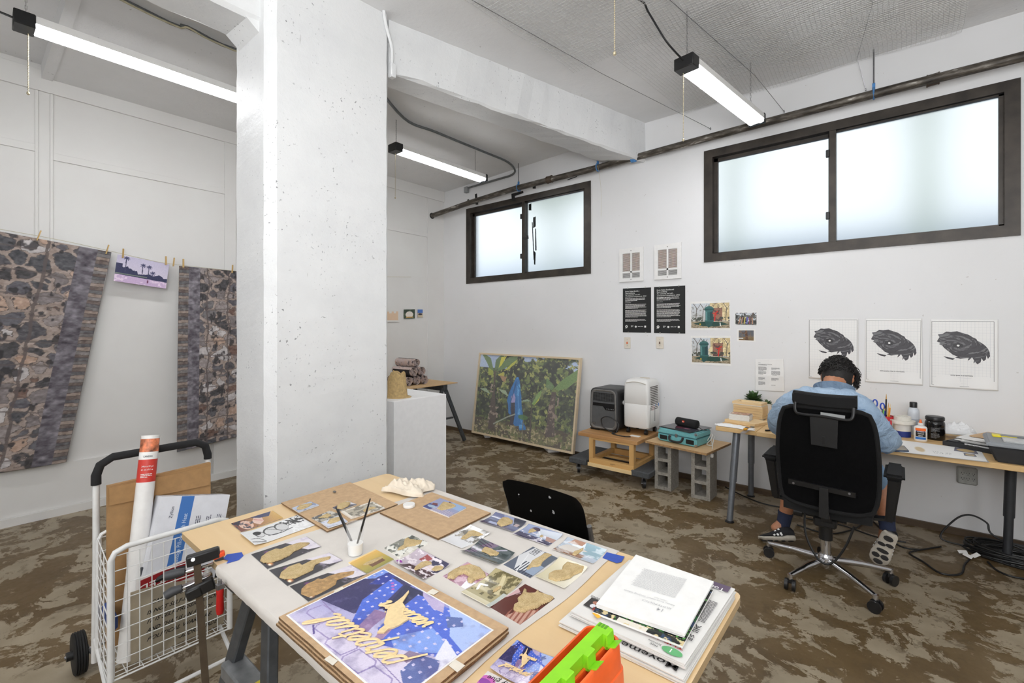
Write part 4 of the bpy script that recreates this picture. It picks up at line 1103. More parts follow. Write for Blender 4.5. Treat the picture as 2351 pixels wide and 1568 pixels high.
m=MB();gbox(m,.029,.049,.012,gl-.01,.118,.148);m.build('slider_bar',GREEN,game)
for k in range(4):
 b0_=.014+k*.066
 m=MB();gbox(m,.049,.056,b0_,b0_+.024,.126,.148)
 m.hexa([G(.052,b0_+.024,.122),G(.060,b0_+.024,.124),G(.060,b0_,.124),G(.052,b0_,.122)],[G(.056,b0_+.024,.148),G(.058,b0_+.024,.147),G(.058,b0_,.147),G(.056,b0_,.148)])
 m.hexa([G(.056,b0_+.024,.124),G(.074,b0_+.024,.133),G(.074,b0_,.133),G(.056,b0_,.124)],[G(.056,b0_+.024,.127),G(.075,b0_+.024,.136),G(.075,b0_,.136),G(.056,b0_,.127)])
 m.build('slider_tab',GREEN,game)
for k in range(3):
 m=MB();gbox(m,.0315+k*.0062,.0355+k*.0062,.0125,.024,.1472,.1485);m.build('end_slot',M('dark_green',(86,150,30),.4,var=0),game)
 # ================================================================ on and along the window wall
YW=DW-0.001
def wallpic(name,pts,pic,label,cat,off=0.002,th=0.0008,mat=PRINT,group=None,bend=None,Y=None):
 P=[atY(px,py,(DW if Y is None else Y)-off)for px,py in pts]
 o=sheet(name,pic,P,mat,None,th,bend)
 return tag(o,label,cat,group),P
PIPE,n=newmat('rusty_painted_pipe',(92,86,78),0.5,0.3)
v_=n.mapping((6,30,30));f_=n.noise(1.0,6,0.65,0.3,v_)
n.link(n.ramp(f_,[(0.30,(40,36,34)),(0.48,(76,70,62)),(0.60,(112,106,98)),(0.68,(200,196,188)),(0.75,(60,54,48))]),n.b.inputs['Base Color'])
pp=[V((DB+0.002,4.27,atX(982,493,DB).z)),atY(1080,464.5,4.32),atY(1185,432,4.36),atY(1373,384.6,4.38),atY(1700,296,4.38),atY(2006,216,4.36),atY(2140,182,4.35),atY(2420,112,4.33),V((2.58,4.32,3.17))]
pipe=thing('water_pipe','long paint-stained steel pipe running above the windows','pipe',pp[3])
m=MB();m.tube(pp,0.032,12);m.build('pipe',PIPE,pipe,smooth=True)
for px,py in((2142,183),(1262,412),(1455,365)):
 q=atY(px,py,4.37)
 if px==1455:continue
 m=MB();m.cyl(q-V((.03,0,.0015)),q+V((.03,0,.0015)),.039,seg=14);m.cyl(q-V((.034,0,.0015)),q-V((.026,0,.0015)),.042,seg=14);m.cyl(q+V((.026,0,.0015)),q+V((.034,0,.0015)),.042,seg=14);m.build('coupling',M('brown_iron',(84,70,58),.55,.3),pipe,smooth=True)
m=MB();q=pp[0];m.cyl(q+V((-.01,0,0)),q+V((.004,0,0)),.042,seg=16);m.build('wall_hole',BLACK,pipe)
BT=M('blue_pipe_tape',(74,132,190),.6,var=.15,scale=40)
for px,py,top_ in((1190,431,1),(1372,384,1),(2006,214,1),(1454,364,0)):
 q=atY(px,py,4.365);q=V((q.x,4.37,q.z))
 if top_:
  h=thing('pipe_hanger',['blue-wrapped rod hanger holding the pipe over the small window','blue loop hanger with trailing string on the pipe at the beam','','blue-wrapped rod hanger holding the pipe over the large window'][(0 if px<1200 else 1 if px<1400 else 3)],'pipe hanger',q,0,'hangers on the pipe')
  m=MB();m.tube([q+V((0,.040*math.cos(a_),.040*math.sin(a_)))for a_ in[k*PI/8 for k in range(17)]][:-1],.006,6,closed=True)
  m.box(q+V((-.009,-.008,.026)),q+V((.009,.008,.075)));m.build('strap',BT,h)
  zc_=zceil(q.x,q.y)if px>1400 else(3.5 if False else(3.385+0.036*(q.x+4.99)))
  if px==1372:zc_=3.17
  if zc_-q.z>.1:
   m=MB();m.cyl(q+V((0,0,.06)),V((q.x,q.y,zc_)),.005,seg=8);m.build('rod',STEEL,h)
  if px==1372:
   m=MB();e_=atY(1380,497,4.42);m.tube(spline([q+V((0,-.03,.03)),q+V((.03,-.035,-.05)),q.lerp(e_,.5)+V((.02,0,0)),e_],6),.0015,4);m.build('string',STRING,h)
 else:
  m=MB();m.cyl(q-V((.022,0,0)),q+V((.022,0,0)),.036,seg=14);m.build('tape_wrap',BT,pipe)
COND=M('grey_conduit',(110,112,112),.45,.4)
yc_=4.46
c_path=[V((-3.02,1.9,3.385)),atz(927,271,3.395),atz(1000,303,3.40),atz(1107,347,3.405),atz(1164,371,3.41),atY(1182,390,4.42),atY(1174,402,yc_),atY(1145,411,yc_),atY(1076,431,yc_)]
cd_=thing('conduit','grey conduit curving from the ceiling to a junction box by the small window','conduit',c_path[-1])
m=MB();m.tube(spline(c_path,6),.0125,8);m.build('pipe_run',COND,cd_,smooth=True)
q=atY(1074,437,DW);B((q.x-.03,DW-.05,q.z-.04),(q.x+.03,DW-.001,q.z+.04),'junction_box',M('grey_box',(150,152,152),.5),cd_,.004)
cl=thing('conduit','thin metal conduit with loose cable under the left ceiling, beside the beam','conduit',(-2.9,.2,3.4))
c2=[V((-2.98,-1.5,3.37)),atz(300,8,3.38),atz(430,62,3.38),atz(551,117,3.38),V((-3.2,1.9,3.38))]
m=MB();m.tube(spline(c2,4),.011,8);m.build('pipe_run',COND,cl,smooth=True)
m=MB();m.tube(spline([p+V((.02,0,-.012-.008*(k%2)))for k,p in enumerate(spline(c2,3))],3),.006,6);m.build('cable',STRING,cl,smooth=True)
TAPE=M('black_tape',(22,22,22),.55,var=0)
bt='bits of black tape around the small window'
def tapebit(pts,label,off,name='tape_strip'):
 P=[atY(px,py,DW-off)for px,py in pts]
 m=MB();m.prism(P,(0,.0004,0));tag(m.build(name,TAPE),label,'tape',bt)
tapebit([(1073,458),(1077,457),(1076,468),(1072,468)],'short black tape bit, leftmost above the small window',.002)
tapebit([(1090,446),(1095,444),(1098,470),(1092,470)],'black tape strip left of the junction, above the small window',.002)
tapebit([(1174,445),(1201,438),(1202,443),(1182,450),(1183,461),(1175,461)],'bent black tape piece on the top of the small window frame',.016)
tapebit([(1223,419),(1230,417),(1230,433),(1223,433)],'black tape bit behind the pipe over the small window',.002)
tapebit([(1303,412),(1325,404),(1325,406),(1303,414)],'thin flat black tape line under the pipe',.002)
tapebit([(1214,469),(1220,467),(1220,483),(1214,483)],'black tape bit at the top of the right small pane',-.022)
tapebit([(1224,499),(1230,497),(1230,520),(1224,524)],'black tape strip in the middle of the right small pane',-.022)
tapebit([(1226,576),(1230,580),(1229,608),(1226,607)],'torn black tape end low on the right small pane',-.022)
tapebit([(1200,545),(1213,540),(1214,548),(1202,551)],'black tape across the mullion of the small window',.022)
tapebit([(1221,510),(1223,510),(1227,596),(1225,597)],'narrow hanging black tape thread on the right small pane',-.021)
m=MB();P=[atY(1229,525,DW+.024),atY(1231,525,DW+.024),atY(1232,575,DW+.024),atY(1229,575,DW+.024)];m.prism(P,(0,-.0005,0))
tag(m.build('tape_strip',WT),'torn cream tape strip between the black ones on the small pane','tape',bt)
VENT=M('white_enamel',(232,231,229),.35,var=.02)
RUSTY=M('rusty_heater_core',(156,116,92),.7,.2,var=.35,scale=24)
DARKH=M('dark_heater_core',(52,50,50),.7,.2,var=.2,scale=24)
for pts,lab in(([(1423.5,572),(1478.5,567.5),(1478,645),(1423.5,648)],'white wall heater grille above the poster in Spanish'),([(1503.5,563.5),(1565.5,557),(1565,639.5),(1503.5,642.5)],'white wall heater grille nearer the large window')):
 P=[atY(px,py,DW)for px,py in pts]
 x0,x1=(P[0].x+P[3].x)/2,(P[1].x+P[2].x)/2;z1=(P[0].z+P[1].z)/2;z0=(P[2].z+P[3].z)/2
 wv,hv=x1-x0,z1-z0
 r=thing('wall_heater',lab,'wall heater',((x0+x1)/2,DW,z0),0,'wall heater grilles')
 ix0,ix1,xm=x0+wv*.14,x1-wv*.14,(x0+x1)/2
 za,zb_,zc2,zd=z0+hv*.11,z0+hv*.26,z0+hv*.31,z1-hv*.15
 m=MB();yA,yB_=DW-.018,DW-.001
 m.box((x0,yA,z0),(ix0,yB_,z1));m.box((ix1,yA,z0),(x1,yB_,z1));m.box((ix0,yA,z0),(ix1,yB_,za));m.box((ix0,yA,zb_),(ix1,yB_,zc2));m.box((ix0,yA,zd),(ix1,yB_,z1));m.box((xm-.008,yA,za),(xm+.008,yB_,zd))
 m.build('faceplate',VENT,r)
 B((ix0,DW-.004,zc2),(ix1,DW-.0015,zd),'core',RUSTY,r);B((ix0,DW-.004,za),(ix1,DW-.0015,zb_),'core',DARKH,r)
 for(z_a,z_b,n_)in((zc2,zd,22),(za,zb_,7)):
  for(xa,xb)in((ix0,xm-.008),(xm+.008,ix1)):
   m=MB()
   for k in range(n_):
    zz=z_a+(z_b-z_a)*(k+.5)/n_
    m.box((xa,DW-.016,zz-.0014),(xb,DW-.009,zz+.0014))
   m.build('louver',VENT,r)['kind']='stuff'
 for zz in(z0+hv*.06,z1-hv*.08):
  m=MB();m.cyl((xm,yA-.002,zz),(xm,yA,zz),.005,seg=8);m.build('screw',STEEL,r)
PB=M('poster_black',(16,18,18),.5,var=0)
for pts,lines,lab,sd in(([(1430.1,662.5),(1494.8,659.8),(1494.8,764),(1430.1,763.2)],('Kevin Quiles Bonilla y','Zaq Landsberg','For centuries, and still...','(anticipated completion), 2022'),'black poster with white text in Spanish, left of its English twin',4),([(1501.7,659),(1573.3,655.5),(1573.3,765.7),(1501.7,764.5)],('Kevin Quiles Bonilla and','Zaq Landsberg','For centuries, and still...','(anticipated completion), 2022'),'black poster with white text in English, above the right light switch',9)):
 P=[atY(px,py,DW-.002)for px,py in pts]
 tl,tr,br,bl=P
 m=MB();m.prism(P,(0,-.0012,0));o=tag(m.build('text_poster',PB),lab,'poster','black text posters under the wall heaters')
 W_,H_=tr.x-tl.x,tl.z-bl.z
 O=V((tl.x,DW-.0036,tl.z));X,Z=V((1,0,0)),V((0,0,1))
 def PT(u,v):return O+X*(W_*u)-Z*(H_*v)
 t=Text();s_=H_*.038
 t.add(lines[0],PT(.09,.085),X,Z,s_,.012).add(lines[1],PT(.09,.125),X,Z,s_,.012)
 t.add(lines[2],PT(.09,.165),X,Z,s_,.004,.25).add(lines[3],PT(.09,.205),X,Z,s_,.004,.25,wrap=W_*.74)
 t.para(PT(.09,.222),X,Z,W_*.74,3,H_*.026,sd).add('#ArtintheParks',PT(.09,.335),X,Z,H_*.022)
 t.para(PT(.09,.36),X,Z,W_*.76,5,H_*.021,sd+1).para(PT(.09,.49),X,Z,W_*.76,8,H_*.0215,sd+2).para(PT(.09,.70),X,Z,W_*.74,3,H_*.019,sd+3)
 t.add('NYC',PT(.545,.875),X,Z,H_*.030,.03).para(PT(.30,.84),X,Z,W_*.09,3,H_*.014,1).para(PT(.66,.85),X,Z,W_*.08,2,H_*.014,2).para(PT(.08,.895),X,Z,W_*.12,1,H_*.014,2)
 t.build('lettering',WINK,o)
 m=MB()
 for(u,v,rr_)in((.135,.865,.030),(.47,.868,.023)):
  c_=PT(u,v);m.prism([c_+X*rr_*H_*math.cos(k*PI/10)+Z*rr_*H_*math.sin(k*PI/10)for k in range(20)],(0,-.0003,0))
 c_=PT(.80,.868);m.prism([c_+X*W_*a_+Z*H_*b_ for a_,b_ in((-.03,-.02),(.03,-.02),(.03,.022),(-.03,.022))],(0,-.0003,0))
 tag(m.build('emblem',WINK,o),kind='stuff')
 m=MB();c_=PT(.135,.862)+V((0,-.0006,0));s2=H_*.02
 m.prism([c_+X*s2*a_+Z*s2*b_ for a_,b_ in((0,.9),(.3,.3),(.9,.1),(.4,-.2),(.5,-.7),(.08,-.5),(.05,-1),(-.05,-1),(-.08,-.5),(-.5,-.7),(-.4,-.2),(-.9,.1),(-.3,.3))],(0,-.0002,0));m.build('leaf_mark',PB,o)
 m=MB()
 for(u,v)in((.18,.0),(.8,.0),(.2,1),(.82,1)):
  c_=PT(u,v);m.box(c_+V((-.006,-.001,-.006)),c_+V((.006,.0008,.006)))
 tag(m.build('clip',clearmat('clear_tape',(240,238,230),.3,.5),o),kind='stuff')
IV=M('ivory_plate',(222,214,200),.45,var=.03)
for px0,px1,py0,py1,lab,lit in((1433.5,1448,774,800,'ivory light switch with a lit orange toggle',True),(1507,1524,773,800.5,'ivory light switch with a dark toggle',False)):
 a_,b_=atY(px0,py0,DW),atY(px1,py1,DW)
 r=thing('light_switch',lab,'light switch',((a_.x+b_.x)/2,DW,b_.z),0,'light switches under the posters')
 B((a_.x,DW-.008,b_.z),(b_.x,DW-.001,a_.z),'plate',IV,r,.003)
 xm,zm=(a_.x+b_.x)/2,(a_.z+b_.z)/2
 B((xm-.006,DW-.016,zm-.013),(xm+.006,DW-.007,zm+.010),'toggle',M('orange_toggle',(224,110,60),.4,var=0)if lit else M('brown_toggle',(110,88,76),.4,var=0),r,.002)
 m=MB()
 for zz in(zm+.03,zm-.03):m.cyl((xm,DW-.0095,zz),(xm,DW-.007,zz),.003,seg=8)
 m.build('screw',STEEL,r)['kind']='stuff'
def tower_pic(x,red_x):
 p=Pic(96,66,(214,214,212),1.4)
 p.grad((206,212,218),(190,188,180),90)
 p.put((p.U>.5)&(p.V<.7),(206,186,140));p.speck((236,220,176),12,.5,.6,4,(p.U>.45)*1.);p.speck((110,104,98),14,.62,.68,8,(p.V<.72)*1.,al=.5)
 p.rect(.56,.2,.82,.72,(150,110,92));p.speck((96,70,66),12,.5,.56,3,((p.U>.56)&(p.U<.82)&(p.V<.72))*1.)
 p.speck((70,76,66),10,.56,.62,12,((p.V>.55)&(p.V<.78))*1.);p.rect(0,.74,1,1,(166,152,126));p.speck((120,108,88),20,.5,.6,2,(p.V>.76)*1.)
 for u in(.9,.12,.3):p.line([(u,.72),(u+.03,.2),(u-.06,0)],.012,(92,84,74)).line([(u+.02,.3),(u+.12,.05)],.008,(92,84,74))
 p.poly([(.05,.82),(.3,.74),(.8,.76),(.98,.86),(.6,.94),(.3,.92)],(36,72,62))
 p.rect(x-.10,.24,x+.10,.76,(46,92,92));p.rect(x+.02,.24,x+.10,.76,(34,70,74));p.rect(x-.09,.26,x-.05,.74,(90,140,138))
 p.ell(x,.24,.12,.12,(60,108,106));p.rect(x-.125,.22,x+.125,.29,(40,84,84));p.rect(x-.012,.05,x+.012,.16,(60,100,98));p.poly([(x-.12,.70),(x+.12,.70),(x+.06,.92),(x-.02,.98),(x-.08,.9)],(40,84,80));p.rect(x-.12,.69,x+.12,.74,(56,104,102))
 p.line([(red_x,.7),(red_x+.02,.4),(red_x+.08,.34)],.022,(204,48,40)).line([(red_x-.05,.4),(red_x+.06,.46)],.018,(204,48,40))
 p.line([(.76,.80),(.77,.90)],.018,(226,230,226));p.rect(.22,.82,.26,.88,(200,170,60))
 return p.grain(6)
for pts,x,rx,lab in(([(1587,697.5),(1674.5,694.5),(1675.3,753),(1587.2,753)],.48,.62,'colour print of a green sentry tower, upper of two, showing the tower in the middle'),([(1587.7,776),(1676,776),(1677,835),(1589,831.5)],.33,.70,'colour print of a green sentry tower, lower of two, with a red sculpture behind')):
 ctr=V((sum(p[0]for p in pts)/4,sum(p[1]for p in pts)/4,0))
 pts2=[(ctr.x+(a-ctr.x)*1.04,ctr.y+(b-ctr.y)*1.18)for a,b in pts]
 P=[atY(a,b,DW-.0015)for a,b in pts2]
 m=MB();m.prism(P,(0,-.0005,0));o=tag(m.build('photo_print',PAPER),lab,'photograph','tower prints on the wall')
 sheet('image',tower_pic(x,rx),[atY(a,b,DW-.0022)for a,b in pts],PRINT,o,.0003)
p=Pic(60,40,(96,96,92),1.6).rect(0,0,1,.2,(206,210,216)).speck((190,196,200),8,.55,.62,3).speck((52,52,50),7,.5,.56,5)
for k,c_ in enumerate(((196,150,120),(180,130,104),(206,190,90),(90,90,190),(150,60,80),(190,140,110))):p.line([(.16+k*.13,.9),(.24+k*.11,.4)],.035,c_)
p.line([(.7,.6),(.86,0)],.06,(96,84,76));p.grain(8)
def matted(pts,pic,label,grow,group):
 c0=(sum(p[0]for p in pts)/4,sum(p[1]for p in pts)/4)
 m=MB();m.prism([atY(c0[0]+(a-c0[0])*grow,c0[1]+(b-c0[1])*grow,DW-.0015)for a,b in pts],(0,-.0005,0));o=tag(m.build('photo_print',PAPER),label,'photograph',group)
 sheet('image',pic,[atY(a,b,DW-.0022)for a,b in pts],PRINT,o,.0003);return o
matted([(1688.5,718),(1737,717.5),(1737,746.5),(1688.5,745)],p,'small print of a crowd pulling a tree, beside the tower prints',1.06,'small prints on the wall')
p=Pic(44,34,(92,94,100),1.4).rect(0,.66,1,1,(120,100,66)).rect(0,.76,.3,.84,(226,226,226)).poly([(.42,.95),(.44,.3),(.2,.3),(.24,.22),(.42,.24),(.44,.02),(.56,.0),(.6,.5),(.66,.95)],(84,58,42)).speck((150,116,80),9,.55,.6,4,None,al=.5).grain(6)
matted([(1696,758.5),(1730.5,758.5),(1730.5,782),(1696,781)],p,'small dark print of a carved figure under a grey sky',1.22,'small prints on the wall')
pts=[(1734,824.5),(1799,824),(1801.5,899.5),(1733.5,896.5)]
P=[atY(a,b,DW-.003)for a,b in pts]
o=sheet('text_sheet',Pic(24,24,(232,231,229)),P,PRINT,None,.0004,lambda u,v:.004*np.clip(1-np.abs(v-.52)/.2,0,1)+.003*np.clip(1-np.abs(u-.5)/.2,0,1))
tag(o,'creased white sheet with small printed columns, taped behind the seated person','paper')
X,Z=V((1,0,0)),V((0,0,1));O=P[0];W_,H_=P[1].x-P[0].x,P[0].z-P[3].z
def PT(u,v):return V((O.x+W_*u,DW-.0085,O.z-H_*v))
t=Text()
for(u,v,w_,n_)in((.12,.10,.12,1),(.12,.14,.5,2),(.12,.23,.3,6),(.12,.37,.28,5),(.58,.24,.3,3),(.58,.34,.32,7),(.12,.56,.25,4),(.12,.70,.25,5),(.58,.56,.26,4),(.58,.78,.24,1)):t.para(PT(u,v),X,Z,W_*w_,n_,.0058,int(u*10+v*77),.7)
t.build('small_print',M('grey_ink',(120,120,122)),o)
STORM=[(.00,.34),(.05,.20),(.02,.12),(.10,.10),(.18,.02),(.26,.03),(.38,.00),(.48,.05),(.60,.10),(.68,.18),(.74,.22),(.76,.28),(.84,.34),(.92,.44),(.96,.52),(.99,.62),(1.0,.76),(.96,.84),(.93,.72),(.92,.86),(.88,.92),(.84,.82),(.82,.96),(.76,1.02),(.72,.94),(.69,1.0),(.70,.90),(.66,.80),(.63,.86),(.58,.92),(.60,.82),(.52,.84),(.44,.86),(.34,.82),(.40,.80),(.30,.74),(.22,.64),(.14,.54),(.10,.46),(.04,.42),(.07,.38)]
STORM2=[(.12,.80),(.20,.82),(.34,.86),(.30,.90),(.2,.87)]
POSTERS=[([(1856.5,732),(1970.8,731.5),(1971,873),(1856.5,868)],[(1858.5,734),(1968,734),(1967.5,869),(1858.5,864)],(1868,754,1960,818),'','storm print, partly behind the seated person\u2019s head'),([(1986,731),(2117,731),(2119,885),(1985.5,877)],[(1989,735.5),(2114.5,736),(2113,879.5),(1988.5,870.5)],(2000,757,2104,826),'every puerto rican is a hurricane.','storm print in the middle of the three, with a full line of text'),([(2136,732),(2292,733.5),(2292,898),(2134,888)],[(2139,738),(2282.6,738.5),(2282.6,892.5),(2139,882.5)],(2151,761,2273,834),'every queer is a hurricane.','storm print nearest the right edge, over the black tool case')]
for outer,inner,bb,line,lab in POSTERS:
 P=[atY(a,b,DW-.002)for a,b in outer]
 o=sheet('storm_poster',Pic(20,20,(235,234,232)),P,PRINT,None,.0004,lambda u,v:.006*np.clip(v-.8,0,1)/.2*np.sin(u*6)**2)
 tag(o,lab,'poster','storm prints on the wall')
 I=[atY(a,b,DW-.0028)for a,b in inner];I=[V((p.x,DW-.0030,p.z))for p in I]
 m=MB();wl_=.0016
 for a_,b_ in zip(I,I[1:]+I[:1]):
  d=(b_-a_).normalized();nn=V((d.z,0,-d.x))*wl_;m.prism([a_,b_,b_+nn,a_+nn],(0,-.0002,0))
 tag(m.build('border',INK,o),kind='stuff')
 m=MB()
 for k in range(1,17):
  a_,b_=I[0].lerp(I[1],k/17),I[3].lerp(I[2],k/17);e_=V((.0003 if k%4 else.0006,0,0));m.quad([a_-e_,a_+e_,b_+e_,b_-e_])
 for k in range(1,23):
  a_,b_=I[0].lerp(I[3],k/23),I[1].lerp(I[2],k/23);e_=V((0,0,.0003 if k%4 else.0006));m.quad([a_-e_,b_-e_,b_+e_,a_+e_])
 for v_ in m.bm.verts:v_.co.y+=.0002
 tag(m.build('grid_lines',M('pale_grey_ink',(206,208,210),.7,var=0),o),kind='stuff')
 x0,y0,x1,y1=bb
 sp_=Pic(130,100,(58,55,60),1.4)
 cx_,cy_=.40,.43
 dx,dy=(sp_.U-cx_),(sp_.V-cy_)*.9;rr_=np.hypot(dx*1.0,dy*1.5);th_=np.arctan2(dy*1.5,dx)
 f_=fbm(th_*3+12+rr_*14,rr_*16+4,5,4)
 sp_.put(np.clip((f_-.42)/.08,0,1)*.8,(42,38,44));sp_.put(np.clip((f_-.56)/.03,0,1),(104,104,106));sp_.put((np.abs(rr_-.17-.03*np.sin(th_*2))<.035)*(f_>.44)*.8,(100,100,102));sp_.put((rr_<.10)*1.,(36,34,38));sp_.ell(cx_,cy_,.026,.028,(240,240,238))
 def S(u,v):return atY(x0+(x1-x0)*u,y0+(y1-y0)*v+(u-.5)*(y1-y0)*.05,DW-.0034)
 h_,w_=sp_.h,sp_.w;U2=sp_.U;V2=sp_.V*1.04
 ins=inpoly(U2,V2,STORM)|inpoly(U2,V2,STORM2)
 vs,fs,cs,vid=[],[],[],{}
 def vv(i,j):
  if(i,j)not in vid:
   vid[(i,j)]=len(vs);vs.append(tuple(S(U2[j,i],V2[j,i])));cs.append(sp_.a[j,i])
  return vid[(i,j)]
 for j in range(h_-1):
  for i in range(w_-1):
   if ins[j:j+2,i:i+2].sum()>=2:fs.append((vv(i,j+1),vv(i+1,j+1),vv(i+1,j),vv(i,j)))
 me=bpy.data.meshes.new('storm');me.from_pydata(vs,[],fs)
 at=me.color_attributes.new('Col','FLOAT_COLOR','POINT');cl_=np.ones((len(vs),4));c_=np.clip(np.array(cs)/255,0,1);cl_[:,:3]=((c_+.055)/1.055)**2.4
 at.data.foreach_set('color',cl_.astype(np.float32).ravel())
 link_mesh('storm_image',me,PRINT,o)['kind']='stuff'
 if line:
  xx0,yy0,xx1=((2020,852,2077)if 'puerto' in line else(2182,862,2234))
  a_=atY(xx0,yy0,DW-.0036);b_=atY(xx1,yy0+3,DW-.0036)
  Text().add(line,a_,V((1,0,0)),V((0,0,1)),.0118,.02,wrap=b_.x-a_.x).build('lettering',INK,o)
 else:
  a_=atY(1901,840,DW-.0036);Text().add('every     is a hurricane.',a_,V((1,0,0)),V((0,0,1)),.0118,.02,wrap=.13).build('lettering',INK,o)
a_,b_=atY(2196,1068,DW),atY(2244,1114,DW)
r=thing('outlet_plate','grey six-way wall outlet under the desk','outlet',((a_.x+b_.x)/2,DW,b_.z))
B((a_.x,DW-.03,b_.z),(b_.x,DW-.001,a_.z),'housing',M('grey_plastic',(170,172,168),.5),r,.008)
m=MB();w_=b_.x-a_.x;h_=a_.z-b_.z
for i in range(3):
 for j in range(2):
  cx_,cz_=a_.x+w_*(.28+.25*i),b_.z+h_*(.33+.30*j)
  for dx,dz in((-.006,.004),(.006,.004)):m.box((cx_+dx-.0012,DW-.0308,cz_+dz-.004),(cx_+dx+.0012,DW-.0298,cz_+dz+.004))
  m.box((cx_-.0025,DW-.0308,cz_-.009),(cx_+.0025,DW-.0298,cz_-.005))
tag(m.build('slot',BLACK,r),kind='stuff')
def smallB(pts,pic,lab):
 P=[atX(a,b,DB+.014)for a,b in pts];o=sheet('photo_print',pic,P,PRINT,None,.0006);tag(o,lab,'photograph','small prints on the panelled wall')
smallB([(886,711),(917,710),(917,739),(886,739)],Pic(40,36,(222,220,216)).rect(.1,.30,.9,.86,(222,194,164)).rect(.1,.16,.24,.31,(222,194,164)).rect(.42,.16,.58,.31,(222,194,164)).rect(.74,.16,.9,.31,(222,194,164)),'white sheet with a tan castle shape, half behind the column')
smallB([(927,710.5),(952.5,710),(952.5,731),(927,731.5)],Pic(40,32,(50,64,50)).speck((80,96,74),6,.5,.6,3).ell(.5,.56,.34,.34,(228,220,210)).rect(.2,.78,.85,.92,(190,150,80)),'small print of a pale rock shape on dark green')
smallB([(959,710.5),(970.5,710.5),(970.5,728.5),(959,728.5)],Pic(20,30,(70,110,180)).rect(0,.45,1,1,(206,190,160)).ell(.5,.6,.4,.12,(50,46,56)),'narrow print of a blue sky over a beach')
fz0,fz1=.055,1.105
f0,f1=V((-4.30,4.385,fz0)),V((-2.70,4.345,fz0));g0,g1=V((-4.26,4.478,fz1)),V((-2.675,4.478,fz1))
xd=(f1-f0).normalized();ud=((g0+g1)/2-(f0+f1)/2);FH=ud.length;ud.normalize();FWd=1.59;nd=xd.cross(ud)
if nd.y>0:nd=-nd
O=f0
def FP(a,b,c):return O+xd*a+ud*b+nd*c
art=thing('framed_photograph','large pale-framed photograph of a blue-draped figure in a banana grove, leaning on the wall','picture',((f0+f1)/2).to_tuple())
FW_=wood('pale_maple',(228,210,180),(216,196,162),0,10,.45)
def fbar(a0,a1,b0,b1,nm):
 m=MB();m.hexa([FP(a0,b0,-.012),FP(a1,b0,-.012),FP(a1,b0,.03),FP(a0,b0,.03)],[FP(a0,b1,-.012),FP(a1,b1,-.012),FP(a1,b1,.03),FP(a0,b1,.03)]);return m.build(nm,FW_,art)
fr=.022
fbar(0,fr,0,FH,'frame_rail');fbar(FWd-fr,FWd,0,FH,'frame_rail');fbar(fr,FWd-fr,0,fr,'frame_rail');fbar(fr,FWd-fr,FH-fr,FH,'frame_rail')
p=Pic(280,190,(60,70,46),1.5)
p.speck((30,34,24),7,.46,.58,3);p.speck((104,116,62),16,.53,.60,5);p.speck((150,150,84),26,.58,.64,7);p.speck((28,30,24),20,.56,.62,11,al=.8)
p.put((p.V>.45)&(p.V<.84),(40,46,32))if False else None
p.put(np.clip((fbm(p.U*4,p.V*6,21)-.42)*4,0,.75)*((p.V>.42)&(p.V<.85)),(34,40,28));p.speck((96,104,56),24,.60,.66,31,((p.V>.4)&(p.V<.9))*1.)
p.put((p.V>.80+.05*fbm(p.U*9,p.V*2,8))*.75,(120,110,74));p.speck((90,96,50),34,.54,.60,13,(p.V>.78)*1.);p.speck((72,60,44),18,.55,.63,15,(p.V>.80)*1.);p.speck((168,152,116),40,.60,.66,17,(p.V>.84)*1.)
sky_=(p.V<.16)&((p.U<.28)|(fbm(p.U*14,p.V*12,41)>.56))&~((p.U>.45)&(p.U<.82)&(p.V>.06));p.put(sky_*.95,(168,184,214));p.put(((p.U<.1)&(p.V<.15))*1.,(172,188,218))
p.poly([(.02,.0),(.06,.0),(.12,.04),(.165,.19),(.15,.21),(.11,.16),(.08,.10)],(98,122,76));p.poly([(.175,.19),(.18,.06),(.23,.0),(.27,.0),(.25,.08),(.21,.17)],(92,116,72));p.poly([(.20,.20),(.24,.10),(.33,.01),(.42,.0),(.40,.06),(.31,.14),(.24,.19)],(96,120,74))
p.poly([(.24,.02),(.30,.0),(.25,.12),(.22,.16)],(196,190,60));p.poly([(.28,.19),(.36,.09),(.42,.03),(.40,.08),(.33,.17)],(176,176,66));p.poly([(.10,.16),(.16,.20),(.16,.26),(.11,.26)],(150,158,60));p.poly([(.22,.24),(.28,.20),(.29,.26),(.23,.26)],(176,170,70));p.poly([(.24,.25),(.32,.26),(.30,.33),(.27,.31)],(160,126,92))
p.poly([(.17,.2),(.19,.2),(.205,.5),(.24,.75),(.235,.9),(.16,.95),(.165,.6),(.18,.4)],(78,64,56));p.speck((150,130,116),26,.60,.66,19,((p.U>.15)&(p.U<.26)&(p.V>.36)&(p.V<.9))*1.)
p.poly([(.02,.44),(.10,.43),(.16,.50),(.08,.47)],(150,166,134));p.poly([(.24,.42),(.32,.43),(.36,.50),(.28,.46)],(150,166,134))
p.poly([(.80,.34),(.86,.24),(1,.10),(1,.22),(.92,.32),(.84,.36)],(102,128,72));p.poly([(.72,.22),(.80,.32),(.78,.36),(.72,.34)],(90,118,70));p.poly([(.78,.38),(.82,.38),(.82,.6),(.84,.88),(.76,.9),(.76,.6)],(76,62,56));p.speck((136,116,104),26,.6,.66,23,((p.U>.75)&(p.U<.85)&(p.V>.44)&(p.V<.88))*1.)
p.poly([(.60,.55),(.64,.44),(.68,.37),(.685,.42),(.66,.50),(.62,.56)],(112,146,66));p.poly([(.62,.57),(.67,.46),(.685,.41),(.665,.5)],(176,176,60));p.poly([(.48,.54),(.55,.50),(.59,.52),(.54,.53)],(140,158,128));p.poly([(.595,.58),(.605,.58),(.62,.98),(.60,.98)],(70,62,52))
